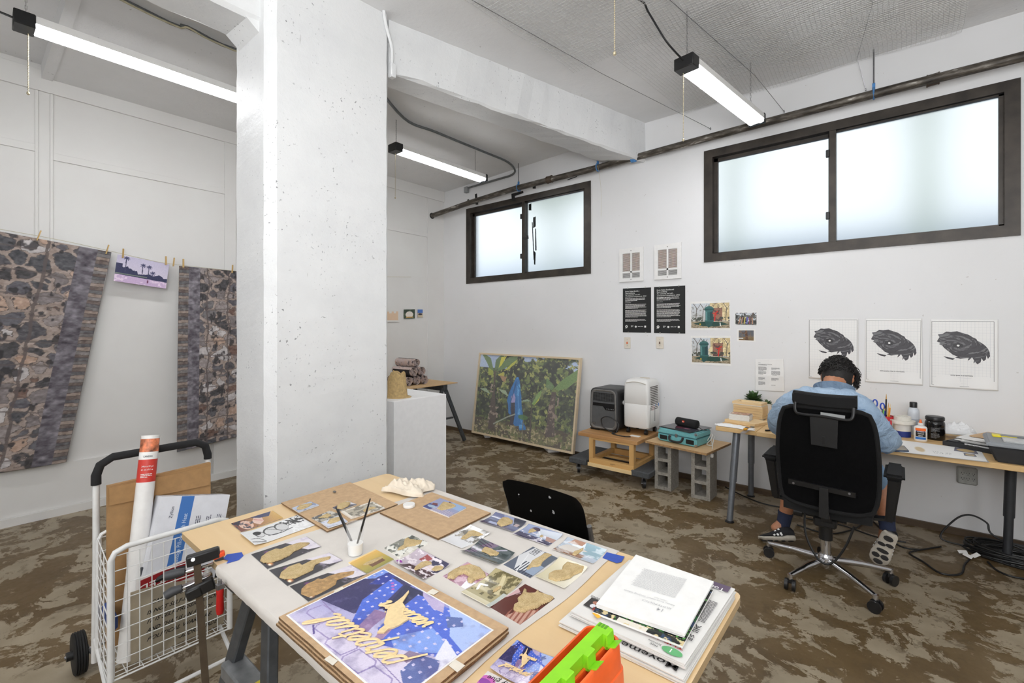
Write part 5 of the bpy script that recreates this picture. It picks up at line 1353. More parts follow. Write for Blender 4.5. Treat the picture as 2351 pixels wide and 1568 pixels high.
p.poly([(.415,.27),(.425,.25),(.445,.25),(.46,.30),(.475,.40),(.49,.48),(.50,.58),(.525,.70),(.535,.78),(.56,.83),(.565,.86),(.535,.87),(.50,.88),(.49,.83),(.45,.84),(.42,.80),(.40,.72),(.37,.70),(.36,.60),(.345,.55),(.355,.47),(.38,.38)],(32,106,172))
p.speck((90,160,210),18,.56,.64,27,inpoly(p.U,p.V,[(.43,.25),(.46,.3),(.5,.55),(.56,.84),(.5,.86),(.45,.6),(.44,.4)])*1.);p.poly([(.385,.50),(.41,.44),(.43,.50),(.43,.56),(.39,.57)],(150,142,186));p.poly([(.39,.57),(.43,.56),(.44,.7),(.43,.84),(.40,.84),(.395,.7)],(46,40,56));p.poly([(.42,.3),(.43,.32),(.42,.4),(.40,.5),(.40,.42)],(20,78,136));p.line([(.44,.36),(.47,.60),(.52,.80)],.006,(70,140,196));p.line([(.42,.34),(.38,.6),(.40,.7)],.005,(20,76,132))
p.line([(.22,.86),(.36,.75),(.44,.70)],.008,(170,174,156),.8);p.line([(.52,.62),(.76,.32)],.03,(130,136,122),.25);p.line([(.53,.74),(.535,.98)],.006,(110,104,90));p.ell(.525,.72,.05,.03,(70,110,50),.8)
p.grain(10,5);p.a=np.clip(p.a*1.14+8,0,255)
sheet('image',p,[FP(fr,FH-fr,.012),FP(FWd-fr,FH-fr,.012),FP(FWd-fr,fr,.012),FP(fr,fr,.012)],PRINT,art,.0006)
m=MB();m.hexa([FP(fr,fr,.020),FP(FWd-fr,fr,.020),FP(FWd-fr,fr,.022),FP(fr,fr,.022)],[FP(fr,FH-fr,.020),FP(FWd-fr,FH-fr,.020),FP(FWd-fr,FH-fr,.022),FP(fr,FH-fr,.022)])
m.build('glazing',clearmat('glazing',(240,244,244),.08,.07),art)
for px,py,lab in((1118,1003,'white wrapped block under the left corner of the framed photograph'),(1262,1036,'white wrapped block under the right part of the framed photograph')):
 q=atz(px,py,.0);m=MB();m.box((q.x-.085,q.y-.05,0),(q.x+.085,q.y+.16,.054),bev=.012,seg=2,rot=Matrix.Rotation(.9,3,'Z'))
 tag(m.build('foam_block',M('white_foam',(226,224,222),.8,bump=.1),smooth=True),lab,'block','white blocks under the framed photograph')
 # ================================================================ plinth, trestle table, stand, heater, blocks, record player
PL=M('plinth_white',(236,236,236),.5,var=.015)
p0=V((-2.60,1.885,0));
m=MB();m.box((-3.06,1.885,0),(-2.59,2.355,.95),bev=.002)
tag(m.build('plinth',PL),'tall white display plinth behind the column, with a sandcastle on it','plinth')
q=V((-2.76,2.035,.95))
m=MB();r=random.Random(5);seg=40;ringz=[(0.080,0.0),(.076,.004),(.073,.03),(.069,.07),(.0655,.11),(.063,.14),(.060,.158),(.056,.168)]
rings=[]
for k,(rad,z)in enumerate(ringz):
 ring=[]
 for i in range(seg):
  a_=2*PI*i/seg;nn=float(fbm(np.array([3+2*math.cos(a_)*3+9]),np.array([3+2*math.sin(a_)*3+z*30]),5)[0])-.5
  rr_=rad*(1+.10*nn)
  zz=z+(.02*math.sin(a_*2.5+1)+.022*nn if k>=6 else 0)
  ring.append(m.bm.verts.new(q+V((rr_*math.cos(a_),rr_*math.sin(a_),zz))))
 rings.append(ring)
for A_,B_ in zip(rings,rings[1:]):
 for i in range(seg):m.bm.faces.new((A_[i],A_[(i+1)%seg],B_[(i+1)%seg],B_[i]))
g_=[rings[-1]]
for k,f_ in enumerate((.72,.45,.2)):
 g_.append([m.bm.verts.new(V((q.x+(v.co.x-q.x)*f_,q.y+(v.co.y-q.y)*f_,q.z+.158+.014*math.sin(i*1.7+k)+r.uniform(-.006,.004))))for i,v in enumerate(rings[-1])])
for A_,B_ in zip(g_,g_[1:]):
 for i in range(seg):m.bm.faces.new((A_[i],A_[(i+1)%seg],B_[(i+1)%seg],B_[i]))
m.bm.faces.new(g_[-1])
SANDC=M('packed_sand',(196,168,118),.95,var=.12,scale=60,bump=.6,bscale=260)
sc=tag(m.build('sandcastle',SANDC,None,smooth=True),'bucket-shaped sandcastle with a crumbling top, on the white plinth','sandcastle')
m=MB();m.lathe([(.094,0),(.088,.003),(.078,.006),(.001,.006)],q+V((.008,.0,0)),24,sx=1.1);m.build('loose_sand',SANDC,sc)
kt=thing('trestle_table','cardboard-topped table on grey trestles in the corner, behind the plinth','table',(-4.55,3.0,0))
B((-4.97,1.95,.752),(-4.18,3.99,.762),'tabletop',M('tan_card',(206,172,128),.7,var=.05),kt)
for yy in(3.83,2.25):
 m=MB();m.bar((-4.93,yy,.71),(-4.22,yy,.71),.06,.08,bev=.004);m.build('trestle_bar',GREYM,kt)
 for xx,ex in((-4.26,-4.20),(-4.86,-4.92)):
  for sg in(-1,1):
   m=MB();m.bar((xx,yy+sg*.02,.70),(ex,yy+sg*.30,.012),.045,.03,bev=.003,up=(1,0,0));m.build('leg',GREYM,kt,smooth=True)
   if sg>0:
    m=MB();m.bar((xx,yy-.15,.32),(xx,yy+.15,.32),.03,.02);m.build('brace',GREYM,kt)
mst,n=newmat('stone_print_roll',(120,110,110),.9)
v_=n.vor(22.0,'F1');ce=n.vor(22.0,'F1',out='Color')
n.link(n.mix(n.step(n.noise(18,5,.6),.44,.54),n.ramp(v_,[(0.05,(58,54,58)),(0.35,(104,96,100)),(0.6,(190,168,156))]),(186,170,166)),n.b.inputs['Base Color'])
n.bump(n.noise(160,3),.2,.003)
ROLL=mst
def roll(c,rad,L,label,seed):
 r=thing('rolled_banner',label,'rolled cloth',c,0,'stone-print rolls on the trestle table')
 m=MB();turns=3.2;N=60;r_=random.Random(seed);ph=r_.random()*6
 x1=c[0];x0=c[0]-L
 ins,outs=[],[]
 for k in range(N+1):
  t=k/N;a_=ph+turns*2*PI*t;rr_=rad*(.16+.84*t)+.002*math.sin(3*a_)
  yy,zz=c[1]+rr_*math.cos(a_),c[2]+rr_*math.sin(a_)
  ins.append((yy,zz))
 th=rad*.10
 prev=None
 for k in range(N+1):
  yy,zz=ins[k];dy,dz=yy-c[1],zz-c[2];l_=math.hypot(dy,dz);y2,z2=yy-dy/l_*th,zz-dz/l_*th
  jx=r_.uniform(-.004,.004)
  cur=[m.bm.verts.new(p)for p in((x1+jx,yy,zz),(x1+jx,y2,z2),(x0,y2,z2),(x0,yy,zz))]
  if prev:
   for i in range(4):m.bm.faces.new((prev[i],prev[(i+1)%4],cur[(i+1)%4],cur[i]))
  prev=cur
 m.build('cloth_spiral',ROLL,r,smooth=True)
 m=MB();m.cyl((x1-.035,c[1],c[2]),(x0+.01,c[1],c[2]),rad*.86,seg=16);m.build('core',M('dark_fold',(44,40,42),.95),r)
Rr=.058;ys0=3.545;zs0=.762+Rr
names=['rolled stone-print cloth, bottom row nearest the corner','rolled stone-print cloth, middle of the bottom row','rolled stone-print cloth, bottom row behind the sandcastle','rolled stone-print cloth, middle row nearest the corner','rolled stone-print cloth, middle row behind the sandcastle','rolled stone-print cloth on top of the pyramid']
k=0
for row,n_ in enumerate((3,2,1)):
 for i in range(n_):
  roll((-4.36+(.02 if row==1 else 0),ys0+.075-i*Rr*2.06-row*Rr*1.03,zs0+row*Rr*1.76),Rr,.36,names[k],k);k+=1
dol=thing('furniture_dolly','carpeted dolly on black casters under the wooden stand','dolly',(-2.07,4.15,0))
CARPET=M('grey_carpet',(76,78,80),.95,var=.15,scale=90,bump=.4,bscale=300)
PINE=wood('pine',(214,172,110),(190,142,82),0,12,.5)
PINEZ=wood('pine_upright',(214,174,114),(192,146,86),2,12,.5)
for xa,xb in((-2.49,-2.30),(-1.83,-1.66)):B((xa,3.89,.11),(xb,4.42,.165),'carpet_pad',CARPET,dol,.008)
for yy in(4.02,4.30):B((-2.32,yy-.035,.118),(-1.80,yy+.035,.14),'slat',PINE,dol)
def caster(parent,x,y,z1,rad,ang=0.0,w=.024):
 m=MB();d=V((math.cos(ang),math.sin(ang),0));s_=V((-d.y,d.x,0));c=V((x,y,rad))+d*rad*.35
 m.cyl(c-s_*w/2,c+s_*w/2,rad,seg=20);c_=m.build('caster',BLACK,parent,smooth=True)
 m=MB();
 for sg in(-1,1):m.bar(c+s_*sg*(w/2+.003),V((x,y,z1-.006))+s_*sg*(w/2+.003),.016,.003,up=d)
 m.box((x-.022,y-.022,z1-.008),(x+.022,y+.022,z1-.001));m.cyl(c-s_*(w/2+.008),c+s_*(w/2+.008),.006,seg=8)
 m.build('caster_fork',STEEL,c_)
for x,y in((-2.42,3.965),(-1.73,3.95),(-2.42,4.36),(-1.73,4.36)):caster(dol,x,y,.11,.043,2.2)
st=thing('wooden_stand','open pine stand with a worn plywood top, on the carpeted dolly','stand',(-2.07,4.15,.14))
m=MB();m.box((-2.385,3.895,.392),(-1.77,4.40,.425),bev=.002);m.build('top_board',wood('worn_ply',(196,152,100),(166,120,74),0,8,.5),st)
sx0,sx1,sy0,sy1=-2.245,-1.83,3.925,4.37
for x in(sx0,sx1):
 for y in(sy0,sy1):B((x-.022,y-.022,.166 if False else.20),(x+.022,y+.022,.391),'post',PINEZ,st)
for y in(sy0,sy1):
 B((sx0-.022,y-.022,.143),(sx1+.022,y+.022,.199),'rail',PINE,st);B((sx0+.023,y-.018,.372),(sx1-.023,y+.018,.391),'apron',PINE,st)
B((sx0-.022,sy0+.023,.16),(sx0+.022,sy1-.023,.199),'side_rail',PINE,st);B((sx1-.022,sy0+.023,.16),(sx1+.022,sy1-.023,.199),'side_rail',PINE,st)
B((sx0-.03,sy0-.034,.118),(sx1+.03,sy0-.023,.15),'front_strip',wood('pale_strip',(232,206,156),(220,190,138),0,10,.5),st)
t=Text();a_=V((-2.04,sy0-.0226,.178));t.para(a_,V((1,0,0)),V((0,0,1)),.055,2,.006,3).build('stamp',INK,st)
hx0,hx1,hy0,hy1,hz0=-2.365,-2.05,4.075,4.43,.437
he=thing('heater','black box heater with a grey front and a coiled cord, on the wooden stand','heater',((hx0+hx1)/2,(hy0+hy1)/2,hz0))
hh=.41
HB=M('heater_black',(34,34,35),.45,var=.1);HG=M('heater_grey',(84,85,86),.55,var=.06);HR=M('heater_trim',(120,118,115),.4,.3)
m=MB()
def hsec(y,ins):
 pts=[];rr_=.05
 for(cx_,cz_,a0)in((hx1-rr_-ins,hz0+rr_+ins,-90),(hx1-rr_-ins-.008,hz0+hh-rr_-ins,0),(hx0+rr_+ins+.012,hz0+hh-rr_-ins,90),(hx0+rr_+ins,hz0+rr_+ins,180)):
  for k in range(6):
   a_=math.radians(a0+18*k);pts.append(V((cx_+rr_*math.cos(a_),y,cz_+rr_*math.sin(a_))))
 return pts
def loft(m,secs,cap=True):
 R_=[[m.bm.verts.new(p)for p in s]for s in secs]
 for A_,B_ in zip(R_,R_[1:]):
  for i in range(len(A_)):m.bm.faces.new((A_[i],A_[(i+1)%len(A_)],B_[(i+1)%len(A_)],B_[i]))
 if cap:m.bm.faces.new(R_[0]);m.bm.faces.new(R_[-1][::-1])
loft(m,[hsec(hy0,.012),hsec(hy0+.012,0),hsec(hy1-.02,0),hsec(hy1,.015)]);m.build('body',HB,he,smooth=True)
m=MB();A1,A2,A3=hsec(hy0-.003,.012),hsec(hy0-.006,.018),hsec(hy0-.001,.030);loft(m,[A1,A2,A3],False);m.build('trim_ring',HR,he,smooth=True)
m=MB();loft(m,[hsec(hy0-.0005,.028),hsec(hy0+.004,.028)]);m.build('front_panel',HG,he)
B((hx0+.05,hy0-.004,hz0+.285),(hx1-.045,hy0-.0006,hz0+.365),'grille_recess',M('pitch_black',(12,12,12),.6,var=0),he)
m=MB()
for k in range(6):m.box((hx0+.055,hy0-.006,hz0+.292+k*.012),(hx1-.05,hy0-.004,hz0+.2945+k*.012))
for k in range(12):m.box((hx0+.058+k*.018,hy0-.0055,hz0+.288),(hx0+.060+k*.018,hy0-.0042,hz0+.362))
m.build('grille',HG,he)['kind']='stuff'
m=MB();m.prism([V((x,hy0-.003,z))for x,z in((hx0+.045,hz0+.265),(hx1-.035,hz0+.265),(hx1-.035,hz0+.20),(hx0+.185,hz0+.20),(hx0+.155,hz0+.235),(hx0+.043,hz0+.235))],(0,.002,0));m.build('control_panel',M('panel_gloss',(18,18,20),.25,var=0),he)
m=MB()
for k in range(5):m.cyl((hx0+.20+k*.017,hy0-.0045,hz0+.213),(hx0+.20+k*.017,hy0-.003,hz0+.213),.004,seg=8)
m.build('button',M('button_grey',(150,152,152),.5,var=0),he)['kind']='stuff'
B((hx0+.03,hy0-.0045,hz0+.05),(hx0+.075,hy0-.001,hz0+.068),'badge',STEEL,he)
m=MB();B
for x in(hx0+.04,hx1-.04):
 for y in(hy0+.05,hy1-.05):m.cyl((x,y,.4255),(x,y,hz0+.01),.014,seg=10)
m.build('foot',BLACK,he)['kind']='stuff'
m=MB();cyc=V((hx1-.03,hy0-.05,.50));m.tube(spline([V((hx1-.02,hy0-.03,.432)),V((hx1-.13,hy0-.03,.47)),V((hx1-.155,hy0-.04,.55)),V((hx1-.08,hy0-.045,.585)),V((hx1+.02,hy0-.03,.53)),V((hx1+.01,hy0-.05,.45)),V((hx1-.03,hy0-.06,.431)),V((hx1+.10,hy0-.09,.431)),V((hx1+.16,hy0-.06,.431))],8),.005,6);m.build('cord',BLACK,he,smooth=True)
q=atz(1366,985,.425);m=MB();m.box((q.x-.045,q.y-.02,.4255),(q.x+.055,q.y+.03,.443),bev=.006,seg=2);tag(m.build('remote_control',BLACK,smooth=True),'small flat black gadget on the stand in front of the heater','gadget')
dx0,dx1,dy0,dy1,dz0,dz1=-2.035,-1.775,4.15,4.445,.487,.955
de=thing('dehumidifier','white upright dehumidifier with slatted side vents, on the wooden stand','dehumidifier',((dx0+dx1)/2,(dy0+dy1)/2,.425))
def dsec(z,ins,topin=0):
 pts=[];rr_=.03
 for(cx_,cy_,a0)in((dx1-rr_-ins,dy0+rr_+ins,-90),(dx1-rr_-ins,dy1-rr_-ins,0),(dx0+rr_+ins,dy1-rr_-ins,90),(dx0+rr_+ins,dy0+rr_+ins,180)):
  for k in range(6):
   a_=math.radians(a0+18*k);pts.append(V((cx_+rr_*math.cos(a_),cy_+rr_*math.sin(a_),z)))
 return pts
m=MB();loft(m,[dsec(dz0,.012),dsec(dz0+.012,.003),dsec(dz0+.225,0),dsec(dz0+.228,.002),dsec(dz0+.231,0),dsec(dz1-.05,.006),dsec(dz1-.02,.018),dsec(dz1-.004,.045),dsec(dz1,.08)]);m.build('body',WHITE,de,smooth=True)
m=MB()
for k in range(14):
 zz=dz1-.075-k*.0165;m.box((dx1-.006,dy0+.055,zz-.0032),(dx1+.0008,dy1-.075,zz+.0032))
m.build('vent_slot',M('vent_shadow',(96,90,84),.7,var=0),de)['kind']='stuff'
B((dx1-.004,dy0+.15,dz0+.06),(dx1+.001,dy0+.156,dz0+.20),'water_gauge',M('gauge_grey',(120,120,120),.4,var=0),de)
B((dx1-.004,dy0+.035,dz0+.05),(dx1+.0008,dy0+.046,dz0+.205),'grip_groove',M('groove_grey',(190,189,185),.5,var=0),de)
t=Text().para(V((dx1+.0012,dy0+.085,dz0+.21)),V((0,1,0)),V((0,0,1)),.06,5,.009,4,.5);t.build('red_notice',M('faded_red',(222,170,164),.6,var=0),de)
m=MB();m.box((dx1,dy0+.235,dz0+.195),(dx1+.001,dy0+.25,dz0+.225));m.cyl((dx1,dy0+.165,dz0+.212),(dx1+.001,dy0+.165,dz0+.212),.007,seg=12);m.build('blue_label',M('label_blue',(60,120,190),.5,var=0),de)['kind']='stuff'
m=MB();hp=[V((dx0+.03+.2*k/10,dy0-.004+.01*abs(k-5)/5,dz1-.045+.018*math.sin(PI*k/10)))for k in range(11)];m.tube(hp,.004,6);m.build('handle_recess',M('handle_grey',(196,190,178),.5,var=0),de,smooth=True)
m=MB();m.lathe([(.05,0),(.048,.004),(.02,.006),(.001,.006)],((dx0+dx1)/2+.03,(dy0+dy1)/2,dz1-.001),20,sx=1.0,sy=.7);m.build('top_knob',M('warm_plastic',(206,196,178),.4),de)
m=MB();m.cyl((dx0-.022,dy0+.06,dz0+.22),(dx0+.01,dy0+.06,dz0+.22),.022,seg=14);m.build('side_knob',WHITE,de,smooth=True)
for x,y in((dx0+.04,dy0+.04),(dx1-.04,dy0+.04),(dx0+.04,dy1-.05),(dx1-.04,dy1-.05)):
 m=MB();m.cyl((x-.012,y,.448),(x+.012,y,.448),.0225,seg=14);m.cyl((x,y,.448),(x,y,dz0+.005),.008,seg=8);m.build('caster',BLACK,de,smooth=True)
q=V((-1.92,4.06,.4255));B(q,q+V((.09,.045,.004)),'card',PAPER).name='loose_card'
tag(bpy.data.objects['loose_card'],'small pale card lying under the dehumidifier edge','card')
CIN,n=newmat('concrete_block',(150,146,138),.95)
n.link(n.mix(n.step(n.noise(150,2),.62,.7),n.ramp(n.noise(50,5,.7),[(0.3,(134,129,120)),(0.7,(166,161,152))]),(96,92,86)),n.b.inputs['Base Color']);n.bump(n.noise(160,3),.7,.006)
def block(x0,x1,y0,y1,label):
 H=.405;wt=.03;m=MB();z=[0.0,.028,.128,.157,.252,.281,.378,H]
 m.box((x0,y0,0),(x0+wt,y1,H));m.box((x1-wt,y0,0),(x1,y1,H))
 for a_,b_ in((0,.028),(.128,.155),(.252,.279),(.378,H)):m.box((x0+wt,y0,a_),(x1-wt,y1,b_))
 xm=(x0+x1)/2
 bmesh.ops.remove_doubles(m.bm,verts=m.bm.verts[:],dist=.0001)
 r_=random.Random(4)
 tag(m.build('concrete_block',CIN),label,'block','concrete blocks under the record player')
block(-1.665,-1.515,4.03,4.215,'three-hole concrete block standing on end, nearer the wooden stand')
block(-1.335,-1.180,4.01,4.20,'three-hole concrete block standing on end, nearer the desk leg')
brd=[V((-1.735,3.985,0)),V((-1.175,3.90,0)),V((-1.115,4.40,0)),V((-1.675,4.475,0))]
m=MB();m.prism([V((p.x,p.y,.424))for p in brd],(0,0,-.018));o=m.build('plywood_board',[wood('ply_face',(208,176,134),(194,158,112),0,6,.6),M('ply_edge',(170,134,92),.7,var=.2,scale=60)])
for p_ in o.data.polygons:
 if abs(p_.normal.z)<.5:p_.material_index=1
tag(o,'thin plywood board across the two concrete blocks','board')
xd=(brd[1]-brd[0]).normalized();yd=V((-xd.y,xd.x,0))
TQ=M('turquoise_vinyl',(112,178,182),.45,var=.04,scale=60,bump=.1,bscale=300)
o3=V((-1.655,4.075,.424))
rp=thing('record_player','turquoise suitcase record player with black speaker panels and a handle','record player',(o3+xd*.18+yd*.13).to_tuple())
def RP(a,b,c):return o3+xd*a+yd*b+V((0,0,c))
def rbox(a0,a1,b0,b1,c0,c1,nm,mat,bev=0,par=rp):
 m=MB();m.hexa([RP(a0,b0,c0),RP(a1,b0,c0),RP(a1,b1,c0),RP(a0,b1,c0)],[RP(a0,b0,c1),RP(a1,b0,c1),RP(a1,b1,c1),RP(a0,b1,c1)])
 if bev:bmesh.ops.bevel(m.bm,geom=m.bm.edges[:],offset=bev,segments=3,affect='EDGES')
 return m.build(nm,mat,par,smooth=bev>0)
RWd,RD=.365,.265
rbox(0,RWd,0,RD,.006,.070,'lower_case',TQ,.008);rbox(0,RWd,0,RD,.0715,.118,'lid',TQ,.008);rbox(.004,RWd-.004,.004,RD-.004,.068,.074,'seam',M('dark_seam',(60,110,116),.6,var=0))
rbox(.022,.095,-.0012,.004,.020,.058,'speaker_grille',M('speaker_cloth',(22,20,18),.9,var=0));rbox(RWd-.095,RWd-.022,-.0012,.004,.020,.058,'speaker_grille',M('speaker_cloth'))
rbox(.170,.194,-.004,.004,.058,.088,'latch',CHROME,.001)
for a_ in(.112,.232):rbox(a_,a_+.022,-.007,.002,.055,.072,'handle_mount',CHROME,.002)
m=MB();m.tube(spline([RP(.120,-.008,.062),RP(.128,-.022,.036),RP(.155,-.028,.026),RP(.183,-.029,.025),RP(.211,-.028,.026),RP(.238,-.022,.036),RP(.246,-.008,.062)],6),.0095,8);m.build('handle',BLACK,rp,smooth=True)
for a_ in(-.002,RWd-.024):
 for b_ in(-.002,RD-.022):
  for c_ in(.004,.094):rbox(a_,a_+.026,b_,b_+.024,c_,c_+.026,'corner_guard',CHROME,.007)
al='small'
rec0=V((-1.675,4.09,.5425));th=math.radians(-14)
m=MB();xr=V((math.cos(th),math.sin(th),0));yr=V((-math.sin(th),math.cos(th),0));rec0=o3+xd*.0+yd*.02+V((0,0,.1185))
P4=[rec0+V((0,0,.004)),rec0+xr*.315+V((0,0,.004)),rec0+xr*.315+yr*.315+V((0,0,.004)),rec0+yr*.315+V((0,0,.004))]
m.prism(P4,(0,0,-.0038));lp=tag(m.build('record_sleeve',M('sleeve_black',(26,26,30),.3,var=0)),'dark record sleeve lying on the turquoise record player','record')
pc_=Pic(50,50,(40,40,48)).grad((30,32,40),(70,72,80),60).ell(.45,.72,.22,.12,(150,60,80),.8,.6).ell(.66,.7,.14,.08,(190,120,140),.8,.6)
sheet('sleeve_art',pc_,[P4[3],P4[2],P4[1],P4[0]],PRINTG,lp,.0004)
P5=[p+V((.012,.006,.0045))for p in P4]
m=MB();m.prism(P5,(0,0,-.003));lp2=tag(m.build('record_sleeve',M('sleeve_green',(40,56,50),.3,var=0)),'second dark sleeve, uppermost under the portable speaker','record')
sheet('sleeve_art',pc_,[P5[3],P5[2],P5[1],P5[0]],PRINTG,lp2,.0004)
s0,s1=rec0+xr*.075+yr*.165+V((0,0,.047)),rec0+xr*.285+yr*.165+V((0,0,.047))
sp=thing('portable_speaker','black cylindrical portable speaker with an orange badge, on the record sleeves','speaker',((s0+s1)/2-V((0,0,.038))).to_tuple())
m=MB();d=(s1-s0);m.tube([s0,s0.lerp(s1,.02),s0.lerp(s1,.05),s0.lerp(s1,.95),s0.lerp(s1,.98),s1],[.030,.036,.0375,.0375,.036,.030],24);m.build('body',M('speaker_mesh',(20,20,21),.85,bump=.3,bscale=600),sp,smooth=True)
c_=s0.lerp(s1,.42)-yr*.0355+V((0,0,.012));m=MB();m.box((-.011,-.002,-.008),(.011,.002,.008),bev=.001)
for v_ in m.bm.verts:v_.co=c_+xr*v_.co.x+yr*v_.co.y+V((0,0,v_.co.z))
m.build('badge',M('orange_badge',(226,70,30),.5,var=0),sp)
Text().add('JBL',c_-xr*.0085-yr*.0026+V((0,0,-.004)),xr,V((0,0,1)),.0095,.02,wrap=.017).build('lettering',WINK,sp)
m=MB();m.tube(spline([s1+V((0,0,-.01)),s1+xr*.04-V((0,0,.035)),s1+xr*.10-V((0,0,.036))],5),.003,6);m.build('strap',BLACK,sp)
cordm=M('white_cord',(214,212,206),.5,var=0)
m=MB();e_=V((-1.20,4.06,.427))
m.tube(spline([RP(RWd,.2,.03),RP(RWd+.03,.22,.09),RP(RWd+.05,.17,.06),RP(RWd+.02,.15,.012),RP(RWd+.06,.16,.008),RP(RWd+.03,.21,.05),RP(RWd+.06,.2,.075),RP(RWd+.085,.12,.03),RP(RWd+.11,.05,-.01),RP(RWd+.12,.03,-.03)],7),.0035,6);m.build('power_cord',cordm,rp,smooth=True)
m=MB();q=RP(RWd+.12,.03,-.03);m.box(q+V((-.012,-.012,-.03)),q+V((.012,.012,0)),bev=.004);m.build('plug',cordm,rp)
m=MB();q=q+V((0,0,-.03))
for sg in(-1,1):m.box(q+V((sg*.006-.001,-.003,-.016)),q+V((sg*.006+.001,.003,0)))
m.build('plug_pin',CHROME,rp)['kind']='stuff'
# ================================================================ desk and its things
ZD=0.70
YF=3.685
def D(px,py,dz=0.0):return atz(px,py,ZD+dz)
BIRCH=wood('birch_top',(224,190,138),(206,168,112),0,7,.45)
dk1=thing('desk','birch desk on splayed grey metal legs along the window wall, shorter left-hand one','desk',(-.83,4.08,0))
dk1['label']='short birch desk top holding the wood panels and cloth, on two splayed grey legs'
xj=D(1724,1000).x
B((-1.045,YF,ZD-.032),(xj-.001,DW-.03,ZD),'desktop',BIRCH,dk1,.003)
dk2=thing('desk','long birch desk where the person works, under the storm prints','desk',(.3,4.08,0))
B((xj+.001,YF-.012,ZD-.032),(1.35,DW-.03,ZD),'desktop',BIRCH,dk2,.003)
LEGG=M('leg_grey',(120,124,130),.35,.5,var=.05);LEGB=M('leg_dark',(66,68,72),.4,.4,var=.05)
def dleg(par,top,foot,mat):
 top,foot=V(top),V(foot);mid=top.lerp(foot,.56);m=MB()
 m.cyl(top,mid,.026,seg=16);m.cyl(mid+(mid-foot).normalized()*.012,foot+V((0,0,.006)),.0215,seg=16)
 l_=m.build('leg',mat,par,smooth=True)
 m=MB();m.lathe([(.032,0),(.032,.005),(.024,.012),(.001,.012)],(foot.x,foot.y,0.0005),16);m.build('foot',BLACK,l_,smooth=True)
ft=atz(1675,1198,0)
dleg(dk1,atz(1692,988,ZD-.033),ft,LEGG)
f2_=atz(1725,1138,0);dleg(dk1,(-.93,4.30,ZD-.033),(f2_.x,4.36,0),LEGG)
f3_=atz(2303,1285,0)
dleg(dk2,(atY(2322,1090,4.1).x+.0,4.1,ZD-.033),(atY(2312,1270,4.12).x,4.12,0),LEGB);dleg(dk2,(.82,4.32,ZD-.033),(.86,4.36,0),LEGB)
dleg(dk2,(1.2,3.8,ZD-.033),(1.26,3.74,0),LEGB)
BASS=wood('bass_wood',(234,208,164),(220,188,138),0,9,.55)
def fbox(o_,xd,yd,w_,d_,z0,z1,name,mat,par=None,bev=0):
 m=MB();P=[o_,o_+xd*w_,o_+xd*w_+yd*d_,o_+yd*d_]
 m.hexa([V((p.x,p.y,z0))for p in P],[V((p.x,p.y,z1))for p in P])
 if bev:bmesh.ops.bevel(m.bm,geom=m.bm.edges[:],offset=bev,segments=2,affect='EDGES')
 return m.build(name,mat,par,smooth=bev>0)
def frame_from(a,b,dpt):
 xd=(b-a);xd.z=0;L=xd.length;xd.normalize();return xd,V((-xd.y,xd.x,0)),L
a_,b_=D(1664,968),D(1733,981);xd,yd,L=frame_from(a_,b_,0)
tag(fbox(a_,xd,yd,L,.20,ZD+.001,ZD+.022,'wood_panel',BASS),'wide flat wood panel under the stack of printed cards','panel','pale wood panels on the desk')
a2,b2=D(1674,963,.022),D(1724,969,.022);xd2,yd2_,L2=frame_from(a2,b2,0)
cs=thing('card_stack','stack of printed cards with a reddish top picture, on the wide wood panel','cards',a2)
for k in range(7):
 j=V((random.uniform(-.002,.002),random.uniform(-.002,.002),0));fbox(a2+j,xd2,yd2_,L2*.93,.11,ZD+.0225+k*.0065,ZD+.0282+k*.0065,'card',PAPER,cs)
zt_=ZD+.0685;pk=Pic(40,26,(190,140,128)).speck((120,70,62),5,.5,.58,3).speck((226,200,180),6,.56,.62,8).rect(.9,0,1,1,(70,66,90))
P=[a2,a2+xd2*L2*.93,a2+xd2*L2*.93+yd2_*.11,a2+yd2_*.11];P=[V((p.x,p.y,zt_))for p in P]
sheet('top_picture',pk,[P[3],P[2],P[1],P[0]],PRINTG,cs,.0006)
a3=D(1683,956);b3=D(1750,965,.0);xd3,yd3,L3=frame_from(a3,b3,0);a3=a3+yd3*.004
for k in range(5):
 tag(fbox(a3+V((random.uniform(-.003,.003),random.uniform(-.004,.004),0)),xd3,yd3,L3,.13,ZD+.001+k*.021,ZD+.0205+k*.021,'wood_panel',BASS),['bottom one in the stack of narrow wood panels behind the cards','second from the bottom in the stack of narrow wood panels','third from the bottom in the stack of narrow wood panels','fourth from the bottom in the stack of narrow wood panels','narrow wood panel directly under the tray-like one'][k],'panel','pale wood panels on the desk')
z5=ZD+.1065;tr=thing('wood_panel','topmost wood panel, turned over like a tray with a raised rim','panel',a3,0,'pale wood panels on the desk')
a4=a3-xd3*.006-yd3*.006;L4=L3+.002
fbox(a4,xd3,yd3,L4,.14,z5,z5+.004,'base',PAPER,tr)
for(o_,w_,d_)in((a4,L4,.028),(a4+yd3*.112,L4,.028),(a4+yd3*.028,.034,.084),(a4+xd3*(L4-.034)+yd3*.028,.034,.084)):fbox(o_,xd3,yd3,w_,d_,z5+.0041,z5+.024,'rim',BASS,tr)
crumple('cloth','folded white cloth at the left end of the desk','cloth',D(1687,981,.002),.17,.05,.024,M('white_cotton',(236,235,233),.95,var=.02,bump=.1),9,rz=-.15)
r0,r1=D(1710,996,.004),D(1752,966,.004);xd,yd,L=frame_from(r0,r1,0)
ru=fbox(r0,xd,yd,L+.1,.032,ZD+.003,ZD+.0042,'steel_ruler',STEEL);tag(ru,'steel ruler sticking out over the desk edge','ruler')
t=MB()
